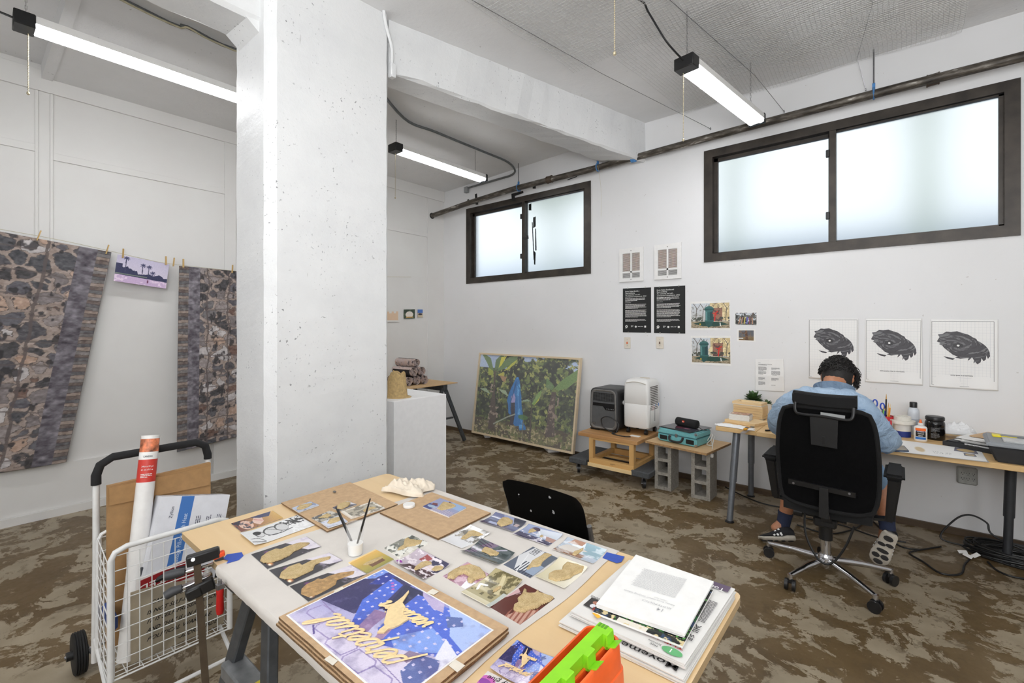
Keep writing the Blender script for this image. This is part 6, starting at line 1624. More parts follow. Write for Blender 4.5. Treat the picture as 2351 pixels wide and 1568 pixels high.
for k in range(40):
 q=r0+xd*(.006+k*.0075);h_=.010 if k%5==0 else.006;t.quad([V((p.x,p.y,ZD+.0045))for p in(q,q+xd*.0008,q+xd*.0008+yd*h_,q+yd*h_)])
t.build('scale_marks',INK,ru,recalc=False)['kind']='stuff'
q=D(1715,986,.004);kn=thing('utility_knife','yellow and black snap-off cutter at the desk edge, on the ruler','cutter',q)
xd=(D(1724,982)-D(1704,990)).normalized();yd=V((-xd.y,xd.x,0))
fbox(q-xd*.045-yd*.012,xd,yd,.09,.024,ZD+.0045,ZD+.018,'body',M('yellow_plastic',(240,172,30),.4,var=.05),kn,.004)
fbox(q-xd*.014-yd*.0125,xd,yd,.03,.025,ZD+.0175,ZD+.0195,'grip',BLACK,kn,.001)
q=D(1757,988,.006);m=MB();m.tube([q,q+V((.06,.05,0))],.006,8);tag(m.build('paint_brush',BLACK,smooth=True),'black-handled tool lying beside the person\u2019s left elbow','brush')
LEAF=M('succulent_green',(64,92,50),.45,var=.25,scale=60)
def plant(c,rp_,hp_,label,n_,ll_,pot=WHITE):
 r=thing('potted_plant',label,'plant',c,0,'small potted plants on the desk');c=V(c)
 m=MB();m.lathe([(rp_*.75,0),(rp_*.92,hp_*.6),(rp_,hp_),(rp_*.93,hp_),(rp_*.9,hp_*.9),(.001,hp_*.9)],c,24);m.build('pot',pot,r,smooth=True)
 rr=random.Random(n_)
 me0=None
 for k in range(n_):
  a_=rr.uniform(0,2*PI);el=rr.uniform(-.05,1.2);L_=ll_*rr.uniform(.7,1.15);d=V((math.cos(a_)*math.cos(el),math.sin(a_)*math.cos(el),math.sin(el)))
  s_=d.cross(V((0,0,1))).normalized();up=s_.cross(d);b0=c+V((0,0,hp_*.92))+d*ll_*rr.uniform(.1,.75)
  m=MB();w_=L_*.33
  top=[b0,b0+d*L_*.4+s_*w_+up*.003,b0+d*L_*.8+s_*w_*.6,b0+d*L_,b0+d*L_*.8-s_*w_*.6,b0+d*L_*.4-s_*w_+up*.003]
  a__=[m.bm.verts.new(p)for p in top];ctr=m.bm.verts.new(b0+d*L_*.5+up*.006);cbt=m.bm.verts.new(b0+d*L_*.5-up*.003)
  for i in range(6):
   m.bm.faces.new((a__[i],a__[(i+1)%6],ctr));m.bm.faces.new((a__[(i+1)%6],a__[i],cbt))
  m.build('leaf',LEAF,r,smooth=True)
 m=MB()
 for k in range(7):
  a_=k*.9;m.tube([c+V((0,0,hp_*.88)),c+V((math.cos(a_)*ll_*.6,math.sin(a_)*ll_*.6,hp_+ll_*.5))],.003,5)
 m.build('stem',LEAF,r)['kind']='stuff'
q=atY(1727,950,4.36);plant((q.x,4.40,ZD),.05,.125,'jade plant with thick green leaves in a white pot',100,.056)
q=atY(1757,950,4.30);plant((q.x+.01,4.33,ZD),.035,.115,'small spiky succulent half hidden by the person\u2019s arm',22,.03)
zc0=ZD
q=D(2025,990);jar=thing('tool_jar','clear jar of scissors, brushes and pencils behind the person\u2019s arm','jar',q)
q=V((D(2030,995).x,4.20,ZD));
m=MB();m.lathe([(.040,0),(.043,.004),(.043,.10),(.040,.115),(.042,.118),(.042,.125),(.039,.125),(.039,.004),(.001,.004)],q,24);m.build('jar_wall',clearmat('jar_plastic',(210,200,176),.2,.55),jar,smooth=True)
m=MB();m.lathe([(.0455,.03),(.0455,.058),(.044,.058),(.044,.03)],q,24,cap=False);m.build('label',M('jar_label',(196,160,70),.6,var=.2),jar,smooth=True)
tape_red=M('red_tape',(196,40,50),.4,var=0)
m=MB();m.lathe([(.047,.105),(.047,.128),(.044,.128),(.044,.105)],q+V((.01,-.01,0)),24,cap=False);m.build('red_band',tape_red,jar,smooth=True)
bx=V((D(2036,985).x-.03,4.10,ZD+.095));B(bx-V((.055,.005,.014)),bx+V((.06,.02,.014)),'tape_dispenser',tape_red).name='tape_dispenser'
o=bpy.data.objects['tape_dispenser'];tag(o,'red tape dispenser with a yellow and blue label, hooked on the tool jar','tape dispenser')
for nm,c0,c1,cc in(('yellow_label',.0,.02,(236,206,60)),('blue_label',.02,.05,(90,150,210))):B(bx+V((c0,-.0062,-.010)),bx+V((c1,-.0052,.010)),nm,M(nm,cc,.5,var=0),o)
gq='tools standing in the jar'
def stick(dx,top,r_,col,name,label,tipcol=None):
 a_=q+V((dx,0,.012));b_=atY(top[0],top[1],4.20);m=MB();m.tube([a_,a_.lerp(b_,.5),a_.lerp(b_,.84),a_.lerp(b_,.86)],[r_,r_,r_,r_*.9],8);o=m.build(name,M('c_'+name+str(col[0]),col,.45,var=0),None,smooth=True)
 m=MB();m.cyl(a_.lerp(b_,.86),b_,r_*.9,r_*.2,8);m.build('tip',M('tip_'+str((tipcol or col)[0]),tipcol or(206,160,90),.5,var=0),o);tag(o,label,name.split('_')[-1],gq)
stick(.006,(2035,904),.0045,(26,24,24),'paint_brush','tall black paint brush with a brown tip in the tool jar')
stick(.012,(2040,924),.0035,(226,176,110),'paint_brush','short tan paint brush in the tool jar')
stick(.018,(2044,927),.005,(226,156,40),'orange_pencil','thick orange pencil in the tool jar',(240,220,180))
stick(.0,(2033,935),.0045,(40,60,170),'blue_pen','blue pen in the tool jar')
stick(-.006,(2029,932),.004,(120,200,90),'green_pen','green pen in the tool jar')
for(ex,ey,rx_,lab)in((2009,926,.021,0),(2026,933,.018,1)):
 if lab==0:scz=thing('scissors','blue-handled scissors standing in the tool jar','scissors',q+V((-.02,0,.02)))
 c_=atY(ex,ey,4.21);m=MB();m.tube([c_+V((rx_*.62*math.cos(k*PI/10),0,rx_*1.25*math.sin(k*PI/10)))for k in range(20)],.005,6,closed=True);m.build('handle_loop',M('scissor_blue',(50,84,190),.4,var=0),scz,smooth=True)
 m=MB();m.bar(c_-V((0,0,rx_*1.2)),q+V((-.012,0,.02)),.010,.003);m.build('blade',STEEL,scz)
tq=V((D(2071,993).x,4.17,ZD))
def tape_roll(z0,h_,r_,mat,name,label,sh=0):
 m=MB();m.lathe([(r_*.62,0),(r_,0),(r_,h_),(r_*.62,h_),(r_*.62,0)],V((tq.x+sh,tq.y,ZD+z0)),32,cap=False);tag(m.build(name,mat,None,smooth=True),label,'tape','stack of tape rolls on the desk')
WR=M('white_roll',(226,222,212),.55,var=.03)
tape_roll(.0,.040,.046,M('blue_roll',(32,52,130),.6,var=.04),'tape_roll','blue masking tape roll at the bottom of the tape stack')
tape_roll(.0405,.010,.047,WR,'tape_roll','thin white tape roll just above the blue one')
tape_roll(.051,.038,.049,M('white_roll2',(220,219,216),.5,var=.02),'tape_roll','broad white tape roll in the middle of the tape stack')
tape_roll(.0895,.022,.070,WR,'tape_roll','wide flat cream tape roll, largest of the tape stack')
tape_roll(.112,.026,.047,WR,'tape_roll','cream tape roll on top of the tape stack')
def bottle(c,prof,mat,capprof,capmat,name,label,cat,sx=1,sy=1):
 r=thing(name,label,cat,c);m=MB();m.lathe(prof,c,24,sx=sx,sy=sy);m.build('body',mat,r,smooth=True)
 m=MB();m.lathe(capprof,c,20);m.build('cap',capmat,r,smooth=True);return r
sq=V((D(2095,985).x,4.30,ZD));r=bottle(sq,[(.031,0),(.033,.004),(.033,.15),(.030,.172),(.018,.19),(.015,.192)],M('pale_bottle',(206,210,216),.35,var=.03),[(.021,.188),(.021,.222),(.019,.225),(.001,.225)],BLACK,'spray_bottle','pale squeeze bottle with a black cap, behind the tape rolls','bottle')
m=MB();m.lathe([(.0333,.06),(.0333,.11)],sq,24,cap=False);m.build('label',M('label_grey',(170,176,186),.5,var=.05),r,smooth=True)
gq2=V((D(2110,997).x,4.08,ZD));r=bottle(gq2,[(.030,0),(.034,.005),(.034,.085),(.030,.095),(.012,.102),(.011,.104)],WHITE,[(.013,.103),(.0135,.118),(.008,.119),(.007,.128),(.004,.140),(.001,.1405)],M('glue_orange',(240,110,36),.45,var=0),'glue_bottle','white school glue bottle with an orange tip','bottle',1.0,.62)
m=MB();m.lathe([(.0125,.1025),(.0145,.104),(.0145,.118),(.0125,.119)],gq2,20,cap=False);m.build('collar',WHITE,r,smooth=True)
gn=V((-RY*0+-.25,-1,0)).normalized();
def gfront(u0,u1,z0,z1,mat,nm):
 m=MB();N=8
 def fn(u,v):
  a_=-PI/2-(u0+(u1-u0)*u);return gq2+V((.0345*math.cos(a_),.0345*.62*math.sin(a_)-.0004,z0+(z1-z0)*v))
 m.grid(fn,N,1);return m.build(nm,mat,r,smooth=True)
gfront(-.85,.85,.068,.086,M('glue_orange'),'label');gfront(-.8,.8,.03,.062,M('glue_black',(28,26,26),.5,var=0),'label');gfront(-.85,.85,.012,.027,M('glue_blue',(40,110,190),.5,var=0),'label');gfront(-.7,.7,.060,.068,M('glue_navy',(30,50,120),.5,var=0),'label')
yy=gq2.y-.0232
Text().add("ELMER'S",V((gq2.x-.017,yy,gq2.z+.0605)),V((1,0,0)),V((0,0,1)),.0085,.02,wrap=.034).add('School',V((gq2.x-.015,yy,gq2.z+.047)),V((1,0,0)),V((0,0,1)),.011,.02,wrap=.030).add('Glue',V((gq2.x-.012,yy,gq2.z+.034)),V((1,0,0)),V((0,0,1)),.011,.02,wrap=.022).build('lettering',WINK,r)
kq=V((D(2142,996).x,4.20,ZD));r=bottle(kq,[(.048,0),(.052,.005),(.052,.105),(.050,.118),(.042,.128),(.041,.130)],M('black_gloss',(16,15,15),.12,var=0),[(.049,.128),(.050,.132),(.050,.148),(.046,.154),(.001,.155)],BLACK,'medium_jar','large black plastic jar with a wide lid, beside the glue bottle','jar')
t=Text();t.para(kq+V((-.022,-.0524,.085)),V((1,0,0)),V((0,0,1)),.044,4,.008,5).para(kq+V((-.022,-.0524,.048)),V((1,0,0)),V((0,0,1)),.044,5,.007,6);t.build('small_print',M('grey_ink'),r)
TRB=M('tray_black',(40,40,42),.5,var=.05)
ta,tb=D(2164,1022),D(2277,1043);xd,yd,L=frame_from(ta,tb,0)
trr=thing('paper_tray','black flat tray box holding papers and envelopes','tray',ta)
fbox(ta,xd,yd,L+.12,.40,ZD+.001,ZD+.008,'base',TRB,trr)
for(o_,w_,d_)in((ta,.006,.40),(ta+yd*.394,L+.12,.006),(ta+xd*.006,L+.108,.006)):fbox(o_,xd,yd,w_,d_,ZD+.008,ZD+.028,'side',TRB,trr)
pb=thing('photo_paper_box','flat black and white paper box with printed sizes, in the tray','box',ta+xd*.03+yd*.02+V((0,0,.008)))
fbox(ta+xd*.02+yd*.02,xd,yd,L+.08,.30,ZD+.0085,ZD+.034,'body',TRB,pb);fbox(ta+xd*.10+yd*.0185,xd,yd,L,.0012,ZD+.010,ZD+.033,'label',PAPER,pb)
Text().add('MATTE PAPER',ta+xd*.11+yd*.018+V((0,0,.024)),xd,V((0,0,1)),.008,.01,wrap=.06).para(ta+xd*.11+yd*.018+V((0,0,.021)),xd,V((0,0,1)),.10,2,.006,3).add('50 SHEETS',ta+xd*(L+.0)+yd*.018+V((0,0,.018)),xd,V((0,0,1)),.007,.01,wrap=.05).build('lettering',INK,pb)
for k in range(7):
 o_=ta+xd*(.05+random.uniform(-.02,.03))+yd*(.05+random.uniform(-.02,.02));r_=random.uniform(-.12,.12);x_=(xd*math.cos(r_)+yd*math.sin(r_));y_=V((-x_.y,x_.x,0))
 tag(fbox(o_,x_,y_,L*.9,.22,ZD+.035+k*.0035,ZD+.0382+k*.0035,'loose_paper',[PAPER,M('grey_card',(170,168,164),.6),PAPER][k%3]),['lowest loose sheet in the pile on the paper box','grey card second from the bottom of the loose pile','third loose sheet from the bottom of the pile','loose sheet in the middle of the untidy pile','grey card above the middle of the loose pile','loose sheet second from the top of the pile','topmost loose sheet, just under the tan envelope'][k],'paper','loose papers on the tray')
KE=M('envelope_kraft',(206,174,136),.8,var=.05)
o_=ta+xd*.08+yd*.13;tag(fbox(o_,xd,yd,L*.95,.24,ZD+.062,ZD+.068,'envelope',KE,None,.001),'tan padded envelope on top of the paper pile','envelope')
crumple('plastic_bag','crumpled white bag against the wall beside the envelope','bag',V((D(2180,980).x,4.34,ZD+.03)),.12,.08,.09,M('white_bag',(230,230,230),.5,var=.02),14)
ca_,cb2=atz(2282,1065,ZD),atz(2420,1085,ZD)
xd=V((.998,-.055,0)).normalized();yd=V((-xd.y,xd.x,0));c0=V((D(2291,1066).x,D(2291,1066).y,ZD));c0.y=max(c0.y,YF+.02)
tc=thing('tool_case','black storage case with a grey and clear lid and yellow latch, at the right end of the desk','tool case',c0)
tc['label']='black storage case with a grey lid and yellow latch, at the desk end'
WL,DL=.42,.30
m=MB();P=lambda a,b,z:c0+xd*a+yd*b+V((0,0,z))
m.hexa([P(0,0,.001),P(WL,0,.001),P(WL,DL,.001),P(0,DL,.001)],[P(-.035,-.012,.088),P(WL+.03,-.012,.088),P(WL+.03,DL+.012,.088),P(-.035,DL+.012,.088)]);bmesh.ops.bevel(m.bm,geom=m.bm.edges[:],offset=.008,segments=2,affect='EDGES');m.build('case_body',TRB,tc,smooth=True)
GC=M('case_grey',(132,136,140),.45,var=.03)
m=MB();m.hexa([P(-.042,-.018,.0885),P(WL+.036,-.018,.0885),P(WL+.036,DL+.016,.0885),P(-.042,DL+.016,.0885)],[P(-.03,-.010,.112),P(WL+.028,-.010,.112),P(WL+.028,DL+.01,.112),P(-.03,DL+.01,.112)]);bmesh.ops.bevel(m.bm,geom=m.bm.edges[:],offset=.006,segments=2,affect='EDGES');m.build('lid_frame',GC,tc,smooth=True)
fbox(P(.03,.02,0),xd,yd,WL-.05,DL-.06,ZD+.112,ZD+.119,'clear_lid',M('smoky_lid',(188,190,190),.2,var=.05,scale=40),tc,.002)
fbox(P(-.005,DL*.55,0),xd,yd,.10,.07,ZD+.1125,ZD+.121,'latch',M('latch_yellow',(240,222,40),.4,var=0),tc,.002)
fbox(P(.03,DL*.58,0),xd,yd,.13,.04,ZD+.1205,ZD+.126,'latch_handle',GC,tc,.002)
a_=[D(2040,1033,.012),D(2078,1038,.012),D(2087,1037,.012)]
pa_,pb_,pc2,pd_=D(2046,1022,.009),D(2076,1023,.009),D(2087,1035,.009),D(2050,1034,.009)
m=MB();m.prism([pa_,pb_,pc2,pd_],(0,0,-.0085));ph_=tag(m.build('phone',M('navy_case',(34,52,80),.4,var=0)),'smartphone in a dark blue case at the person\u2019s right elbow','phone')
ctr=(pa_+pb_+pc2+pd_)/4;m=MB();m.prism([ctr+(p-ctr)*.88+V((0,0,.0006))for p in(pa_,pb_,pc2,pd_)],(0,0,-.0004));m.build('screen',M('screen_grey',(120,114,106),.12,var=0),ph_)
def flatdesk(pts,z,pic,label,mat=PRINT,nm='drawing_sheet'):
 o=sheet(nm,pic,[D(a,b,z)for a,b in pts],mat,None,.0006);return tag(o,label,'paper','papers laid on the desk')
flatdesk([(2030,1010),(2254,1041),(2272,1062),(2040,1035)],.001,Pic(20,10,(172,172,172)),'grey cutting sheet under the long white drawing')
pic=Pic(120,26,(238,237,234)).ell(.40,.62,.055,.22,(206,184,140),.9,.3).speck((110,110,110),60,.62,.66,3,lambda p:(p.U>.52)&(p.U<.70)&(np.abs(p.V-.72)<.08))
flatdesk([(2010,1003),(2252,1034),(2267,1060),(2030,1033)],.0022,pic,'long white sheet with a sand stroke and faint pencil marks')
for pts,lab,d_ in(([(2192,1027),(2239,1033),(2247,1043),(2190,1035)],'narrow photograph of sand on the long white sheet',0),([(2212,1040),(2238,1043),(2243,1049),(2214,1046)],'tiny photograph with a sand ring on the long white sheet',1)):
 o=sheet('photograph',Pic(30,16,(92,92,110)).ell(.5,.5,.4,.35,(192,166,114)).ell(.5,.5,.2,.14,(150,140,130)if d_ else(192,166,114)),[D(a,b,.0035)for a,b in pts],PRINT,None,.0005);tag(o,lab,'photograph','photographs on the desk')
CORD=M('black_rubber',(18,18,18),.5,var=0)
q=V((.60,4.20,0));m=MB();rr=random.Random(8)
ext=thing('extension_cord','heap of coiled black extension cord with white tags, under the desk','cord',q)
path=[]
for k in range(24*16):
 a_=k*2*PI/24;ly=k//24
 rad=.17+.035*math.sin(ly*1.9)+rr.uniform(-.003,.003);path.append(q+V((rad*1.25*math.cos(a_)+.012*math.sin(ly*2.3),rad*.62*math.sin(a_)+.01*math.cos(ly*1.7),.008+.0042*ly+.008*math.sin(a_*2+ly))))
m.tube(path,.0055,6);m.build('coil',CORD,ext,smooth=True)
m=MB();m.tube(spline([q+V((-.21,.02,.02)),atY(2160,1235,4.24),atY(2190,1195,4.26),atY(2225,1182,4.27),atY(2265,1200,4.26),atY(2290,1235,4.24),q+V((.22,.0,.02))],8),.0055,6)
F0=lambda px,py:atz(px,py,.0065)
m.tube(spline([F0(2160,1255),F0(2100,1265),F0(2090,1272),F0(2120,1290),F0(2160,1316),F0(2205,1318),F0(2215,1296),F0(2230,1280)],8),.0055,6);m.tube(spline([F0(2268,1290),F0(2290,1310),F0(2330,1325),F0(2400,1335)],6),.0055,6);m.tube(spline([F0(2270,1275),F0(2310,1290),F0(2360,1310),F0(2420,1320)],6),.0055,6);m.build('loose_loop',CORD,ext,smooth=True)
for(px,py,rz_)in((2210,1275,.3),(2222,1284,-.5),(2240,1283,.8)):
 p=F0(px,py);m=MB();m.box((-.022,-.012,0),(.022,.012,.0012),rot=Matrix.Rotation(.5,3,'X')@Matrix.Rotation(rz_,3,'Z'))
 for v_ in m.bm.verts:v_.co+=p+V((0,0,.022))
 m.build('tag',PAPER,ext)
cb_=thing('power_cable','black cables lying on the floor along the wall under the desk','cord',(-.6,4.2,0));m=MB()
for pts in([(1665,1118),(1710,1140),(1760,1158),(1830,1170),(1900,1180)],[(1830,1205),(1900,1225),(1960,1215),(2000,1195),(2060,1250),(2110,1262)],[(1850,1190),(1930,1205),(2010,1232),(2080,1245)]):m.tube(spline([F0(*p)for p in pts],8),.005,6)
m.build('cable_run',CORD,cb_,smooth=True)
# ================================================================ office chair and the person
MESHB,n=newmat('black_mesh_fabric',(5,5,6),.95,0,.15)
v_=n.mapping((900,900,420));n.bump(n.vor(1.0,vec=v_),.5,.002)
FAB=M('black_fabric',(6,6,7),.9,var=.1,bump=.3,bscale=700)
cx0,cy0=-.305,3.21
ch=thing('office_chair','black mesh office chair with a headrest and chrome star base','chair',(cx0,cy0,0))
hub=V((cx0,cy0,.10))
cps=[atz(1765,1277,0),atz(1817,1354,0),atz(2010,1405,0),atz(2045,1342,0)]
angs=[math.atan2(p.y-cy0,p.x-cx0)for p in cps]+[PI/2+.12]
for i,a_ in enumerate(angs):
 R_=.30 if i==4 else min(.335,max(.30,math.hypot(cps[i].x-cx0,cps[i].y-cy0)))
 e_=V((cx0+R_*math.cos(a_),cy0+R_*math.sin(a_),.082));d_=(e_-hub);m=MB()
 A=hub+d_.normalized()*.03+V((0,0,.015));m.tube([A,A.lerp(e_,.5)+V((0,0,.006)),e_],[.019,.016,.013],10);m.cyl(e_-V((0,0,.018)),e_+V((0,0,.008)),.013,seg=12);lg=m.build('base_leg',CHROME,ch,smooth=True)
 c_=V((e_.x,e_.y,.031));s_=V((-math.sin(a_+.5),math.cos(a_+.5),0));m=MB()
 for sg in(-1,1):m.cyl(c_+s_*sg*.010,c_+s_*sg*.026,.030,seg=20)
 m.box(c_+V((-.012,-.012,.012)),c_+V((.012,.012,.036)));m.build('caster',BLACK,lg,smooth=True)
m=MB();m.lathe([(.026,-.035),(.038,-.02),(.04,.03),(.03,.045),(.001,.045)],hub,20);m.build('hub',CHROME,ch,smooth=True)
m=MB();m.cyl(hub+V((0,0,.04)),hub+V((0,0,.17)),.025,seg=18);m.build('gas_column',CHROME,ch,smooth=True)
m=MB();m.cyl(hub+V((0,0,.13)),hub+V((0,0,.31)),.034,seg=18);m.box((cx0-.05,cy0-.11,.33),(cx0+.06,cy0+.10,.385),bev=.01);m.cyl((cx0-.12,cy0-.02,.36),(cx0+.1,cy0-.02,.36),.012,seg=10);m.cyl((cx0-.155,cy0-.02,.36),(cx0-.11,cy0-.02,.36),.026,seg=12);m.build('tilt_mechanism',BLACK,ch,smooth=True)
th=math.radians(-1);Rz=Matrix.Rotation(th,3,'Z')
def CH(x,y,z):return V((cx0+.022,cy0,0))+Rz@V((x,y,z))
m=MB()
def seat(u,v):
 x=(u-.5)*.40;y=-.20+v*.46;r_=max(abs(u-.5)*2,abs(v-.5)*2);return CH(x,y,.508+.012*abs(u-.5)*2-.05*max(0,r_-.86)/.14)
g_=m.grid(seat,20,20);rr_=bmesh.ops.extrude_face_region(m.bm,geom=m.bm.faces[:])
for e_ in rr_['geom']:
 if isinstance(e_,bmesh.types.BMVert):e_.co.z-=.042
m.build('seat',FAB,ch,smooth=True)
bw,zb0,zb1=.228,.468,1.022
def back_pt(u,v,off=0):
 x=(u-.5)*2;z=zb0+(zb1-zb0)*v;w_=bw*(1-.05*abs(v-.45)**2*4-.04*(v>.5)*(v-.5)*2);y=-.245-.05*(v-.3)+.045*x*x+.05*math.exp(-((v-.28)/.2)**2)*.6
 return x*w_,y+off,z
def sq(t):
 return t
m=MB();N=24
def bm_(u,v):
 a,b=(u-.5)*2,(v-.5)*2;k=.16
 a2=a*math.sqrt(max(0,1-k*b**6));b2=b*math.sqrt(max(0,1-k*a**6));return a2/2+.5,b2/2+.5
m.grid(lambda u,v:CH(*back_pt(*bm_(u,v))),N,N);rr_=bmesh.ops.extrude_face_region(m.bm,geom=m.bm.faces[:])
for e_ in rr_['geom']:
 if isinstance(e_,bmesh.types.BMVert):e_.co+=Rz@V((0,.012,0))
m.build('backrest',MESHB,ch,smooth=True)
rim=[bm_(k/12,0)for k in range(12)]+[bm_(1,k/12)for k in range(12)]+[bm_(1-k/12,1)for k in range(12)]+[bm_(0,1-k/12)for k in range(12)]
m=MB();m.tube([CH(*back_pt(u,v,.004))for u,v in rim],.012,8,closed=True);m.build('back_frame',FAB,ch,smooth=True)
m=MB();m.hexa([CH(-.165,-.262,.585),CH(.135,-.262,.575),CH(.135,-.246,.575),CH(-.165,-.246,.585)],[CH(-.165,-.266,.612),CH(.135,-.266,.602),CH(.135,-.250,.602),CH(-.165,-.250,.612)]);m.build('lumbar_bar',BLACK,ch)
for x in(-.14,.11):
 m=MB();m.cyl(CH(x,-.268,.594),CH(x,-.26,.594),.006,seg=8);m.build('screw',STEEL,ch)
m=MB();m.hexa([CH(-.022,-.13,.37),CH(.022,-.13,.37),CH(.022,-.10,.37),CH(-.022,-.10,.37)],[CH(-.022,-.268,.46),CH(.022,-.268,.46),CH(.022,-.25,.46),CH(-.022,-.25,.46)]);m.hexa([CH(-.022,-.272,.44),CH(.022,-.272,.44),CH(.022,-.25,.44),CH(-.022,-.25,.44)],[CH(-.020,-.272,.60),CH(.020,-.272,.60),CH(.020,-.252,.60),CH(-.020,-.252,.60)]);m.build('back_post',BLACK,ch)
m=MB();m.hexa([CH(-.055,-.285,.825),CH(.06,-.285,.82),CH(.06,-.275,.82),CH(-.055,-.275,.825)],[CH(-.06,-.295,.99),CH(.065,-.295,.985),CH(.065,-.282,.985),CH(-.06,-.282,.99)]);hp=m.build('headrest_bracket',BLACK,ch)
m=MB();m.hexa([CH(-.005,-.2885,.835),CH(.007,-.2885,.835),CH(.007,-.286,.835),CH(-.005,-.286,.835)],[CH(-.005,-.293,.875),CH(.007,-.293,.875),CH(.007,-.288,.875),CH(-.005,-.288,.875)]);m.build('slot',M('pitch_black'),hp)
m=MB();m.tube(spline([CH(-.128,-.285,1.045),CH(-.125,-.298,1.0),CH(-.10,-.302,.985),CH(0,-.303,.985),CH(.10,-.302,.978),CH(.125,-.298,.995),CH(.128,-.285,1.04)],5),.008,8);m.build('headrest_yoke',BLACK,ch,smooth=True)
m=MB();m.hexa([CH(-.01,-.306,.988),CH(.095,-.306,.982),CH(.095,-.298,.982),CH(-.01,-.298,.988)],[CH(-.01,-.306,1.006),CH(.095,-.306,1.0),CH(.095,-.298,1.0),CH(-.01,-.298,1.006)]);m.build('clear_clip',M('clear_clip',(176,180,182),.15,.4,var=0),ch)
def hr(u,v):
 x=(u-.5)*.285;b=(v-.5)*2;return CH(x,-.30+.10*x*x*6+.02*b*0+(.012 if abs(b)>.9 else 0),1.062+b*.034-.02*x+(.25*x*x))
m=MB();m.grid(hr,16,8);rr_=bmesh.ops.extrude_face_region(m.bm,geom=m.bm.faces[:])
for e_ in rr_['geom']:
 if isinstance(e_,bmesh.types.BMVert):e_.co+=Rz@V((0,.045,0))
bmesh.ops.bevel(m.bm,geom=[e for e in m.bm.edges if e.calc_face_angle(0)>1.0],offset=.008,segments=2,affect='EDGES');m.build('headrest',FAB,ch,smooth=True)
for sg in(-1,1):
 m=MB();m.hexa([CH(sg*.285-.042,-.12,.655),CH(sg*.285+.042,-.12,.655),CH(sg*.285+.042,.12,.672),CH(sg*.285-.042,.12,.672)],[CH(sg*.285-.045,-.13,.692),CH(sg*.285+.045,-.13,.692),CH(sg*.285+.04,.13,.70),CH(sg*.285-.04,.13,.70)]);bmesh.ops.bevel(m.bm,geom=m.bm.edges[:],offset=.014,segments=3,affect='EDGES');m.build('armrest',FAB,ch,smooth=True)
 m=MB();m.hexa([CH(sg*.265-.02,-.06,.42),CH(sg*.265+.02,-.06,.42),CH(sg*.265+.02,.03,.42),CH(sg*.265-.02,.03,.42)],[CH(sg*.287-.028,-.10,.66),CH(sg*.287+.028,-.10,.66),CH(sg*.287+.028,.06,.66),CH(sg*.287-.028,.06,.66)]);bmesh.ops.bevel(m.bm,geom=m.bm.edges[:],offset=.008,segments=2,affect='EDGES');m.bar(CH(sg*.03,-.02,.385),CH(sg*.27,-.02,.43),.05,.014);m.build('armrest_post',BLACK,ch,smooth=True)
m=MB();m.tube(spline([CH(-.11,-.1,.40),CH(-.10,-.14,.28),CH(-.04,-.16,.17),CH(.02,-.15,.16),CH(.08,-.14,.26),CH(.12,-.12,.38)],6),.006,6);m.build('strap',CORD,ch,smooth=True)
# ---- person: joints in the world, grown with a skin
def skin(name,verts,edges,radii,mat,parent,sub=2,root=0,noise=0.0,nscale=14):
 me=bpy.data.meshes.new(name);me.from_pydata([tuple(v)for v in verts],edges,[])
 o=bpy.data.objects.new(name,me);COL.objects.link(o)
 sk=o.modifiers.new('skin','SKIN');sk.use_smooth_shade=True
 sv=me.skin_vertices[0].data
 for i,r_ in enumerate(radii):
  sv[i].radius=r_ if isinstance(r_,tuple)else(r_,r_)
  sv[i].use_root=(i==root)
 ss=o.modifiers.new('sub','SUBSURF');ss.levels=sub;ss.render_levels=sub
 dg=bpy.context.evaluated_depsgraph_get();ev=o.evaluated_get(dg)
 m2=bpy.data.meshes.new_from_object(ev);bpy.data.objects.remove(o)
 if noise:
  co=np.zeros(len(m2.vertices)*3);m2.vertices.foreach_get('co',co);co=co.reshape(-1,3)
  nn=np.zeros(len(m2.vertices)*3);m2.vertices.foreach_get('normal',nn);nn=nn.reshape(-1,3)
  d=fbm(co[:,0]*nscale+co[:,2]*5+30,co[:,2]*nscale*1.2+co[:,1]*nscale+30,6,4)-.5
  m2.vertices.foreach_set('co',(co+nn*(np.abs(d)*2*noise)[:,None]).ravel())
 m2.name=name;m2.materials.clear()
 return link_mesh(name,m2,mat,parent,True,True)
SKIN=M('skin_tone',(176,120,88),.5,var=.06,scale=40)
person=thing('person','seated person in a light denim shirt bending over the desk, curly dark hair','person',(cx0,cy0,.45))
px0=cx0
J={'pel':(px0,3.25,.635),'sp1':(px0,3.28,.74),'ch':(px0+.005,3.34,.90),'nb':(px0+.012,3.43,1.04),'nk':(px0+.02,3.48,1.10),'hd':(px0+.03,3.53,1.135),'ht':(px0+.03,3.565,1.16),'sl':(px0-.19,3.385,.98),'el':(px0-.29,3.52,.79),'wl':(px0-.13,3.80,.745),'hl':(px0-.06,3.87,.735),'sr':(px0+.165,3.385,.975),'er':(px0+.262,3.50,.775),'wr':(px0+.17,3.80,.745),'hr':(px0+.09,3.88,.735),'hipl':(px0-.10,3.27,.595),'kl':(px0-.21,3.66,.535),'al':(px0-.275,3.60,.12),'fl':(px0-.335,3.56,.06),'hipr':(px0+.10,3.27,.595),'kr':(px0+.24,3.66,.535),'ar':(px0+.272,3.585,.26),'fr':(px0+.255,3.60,.13)}
names_=list(J);idx={k:i for i,k in enumerate(names_)}
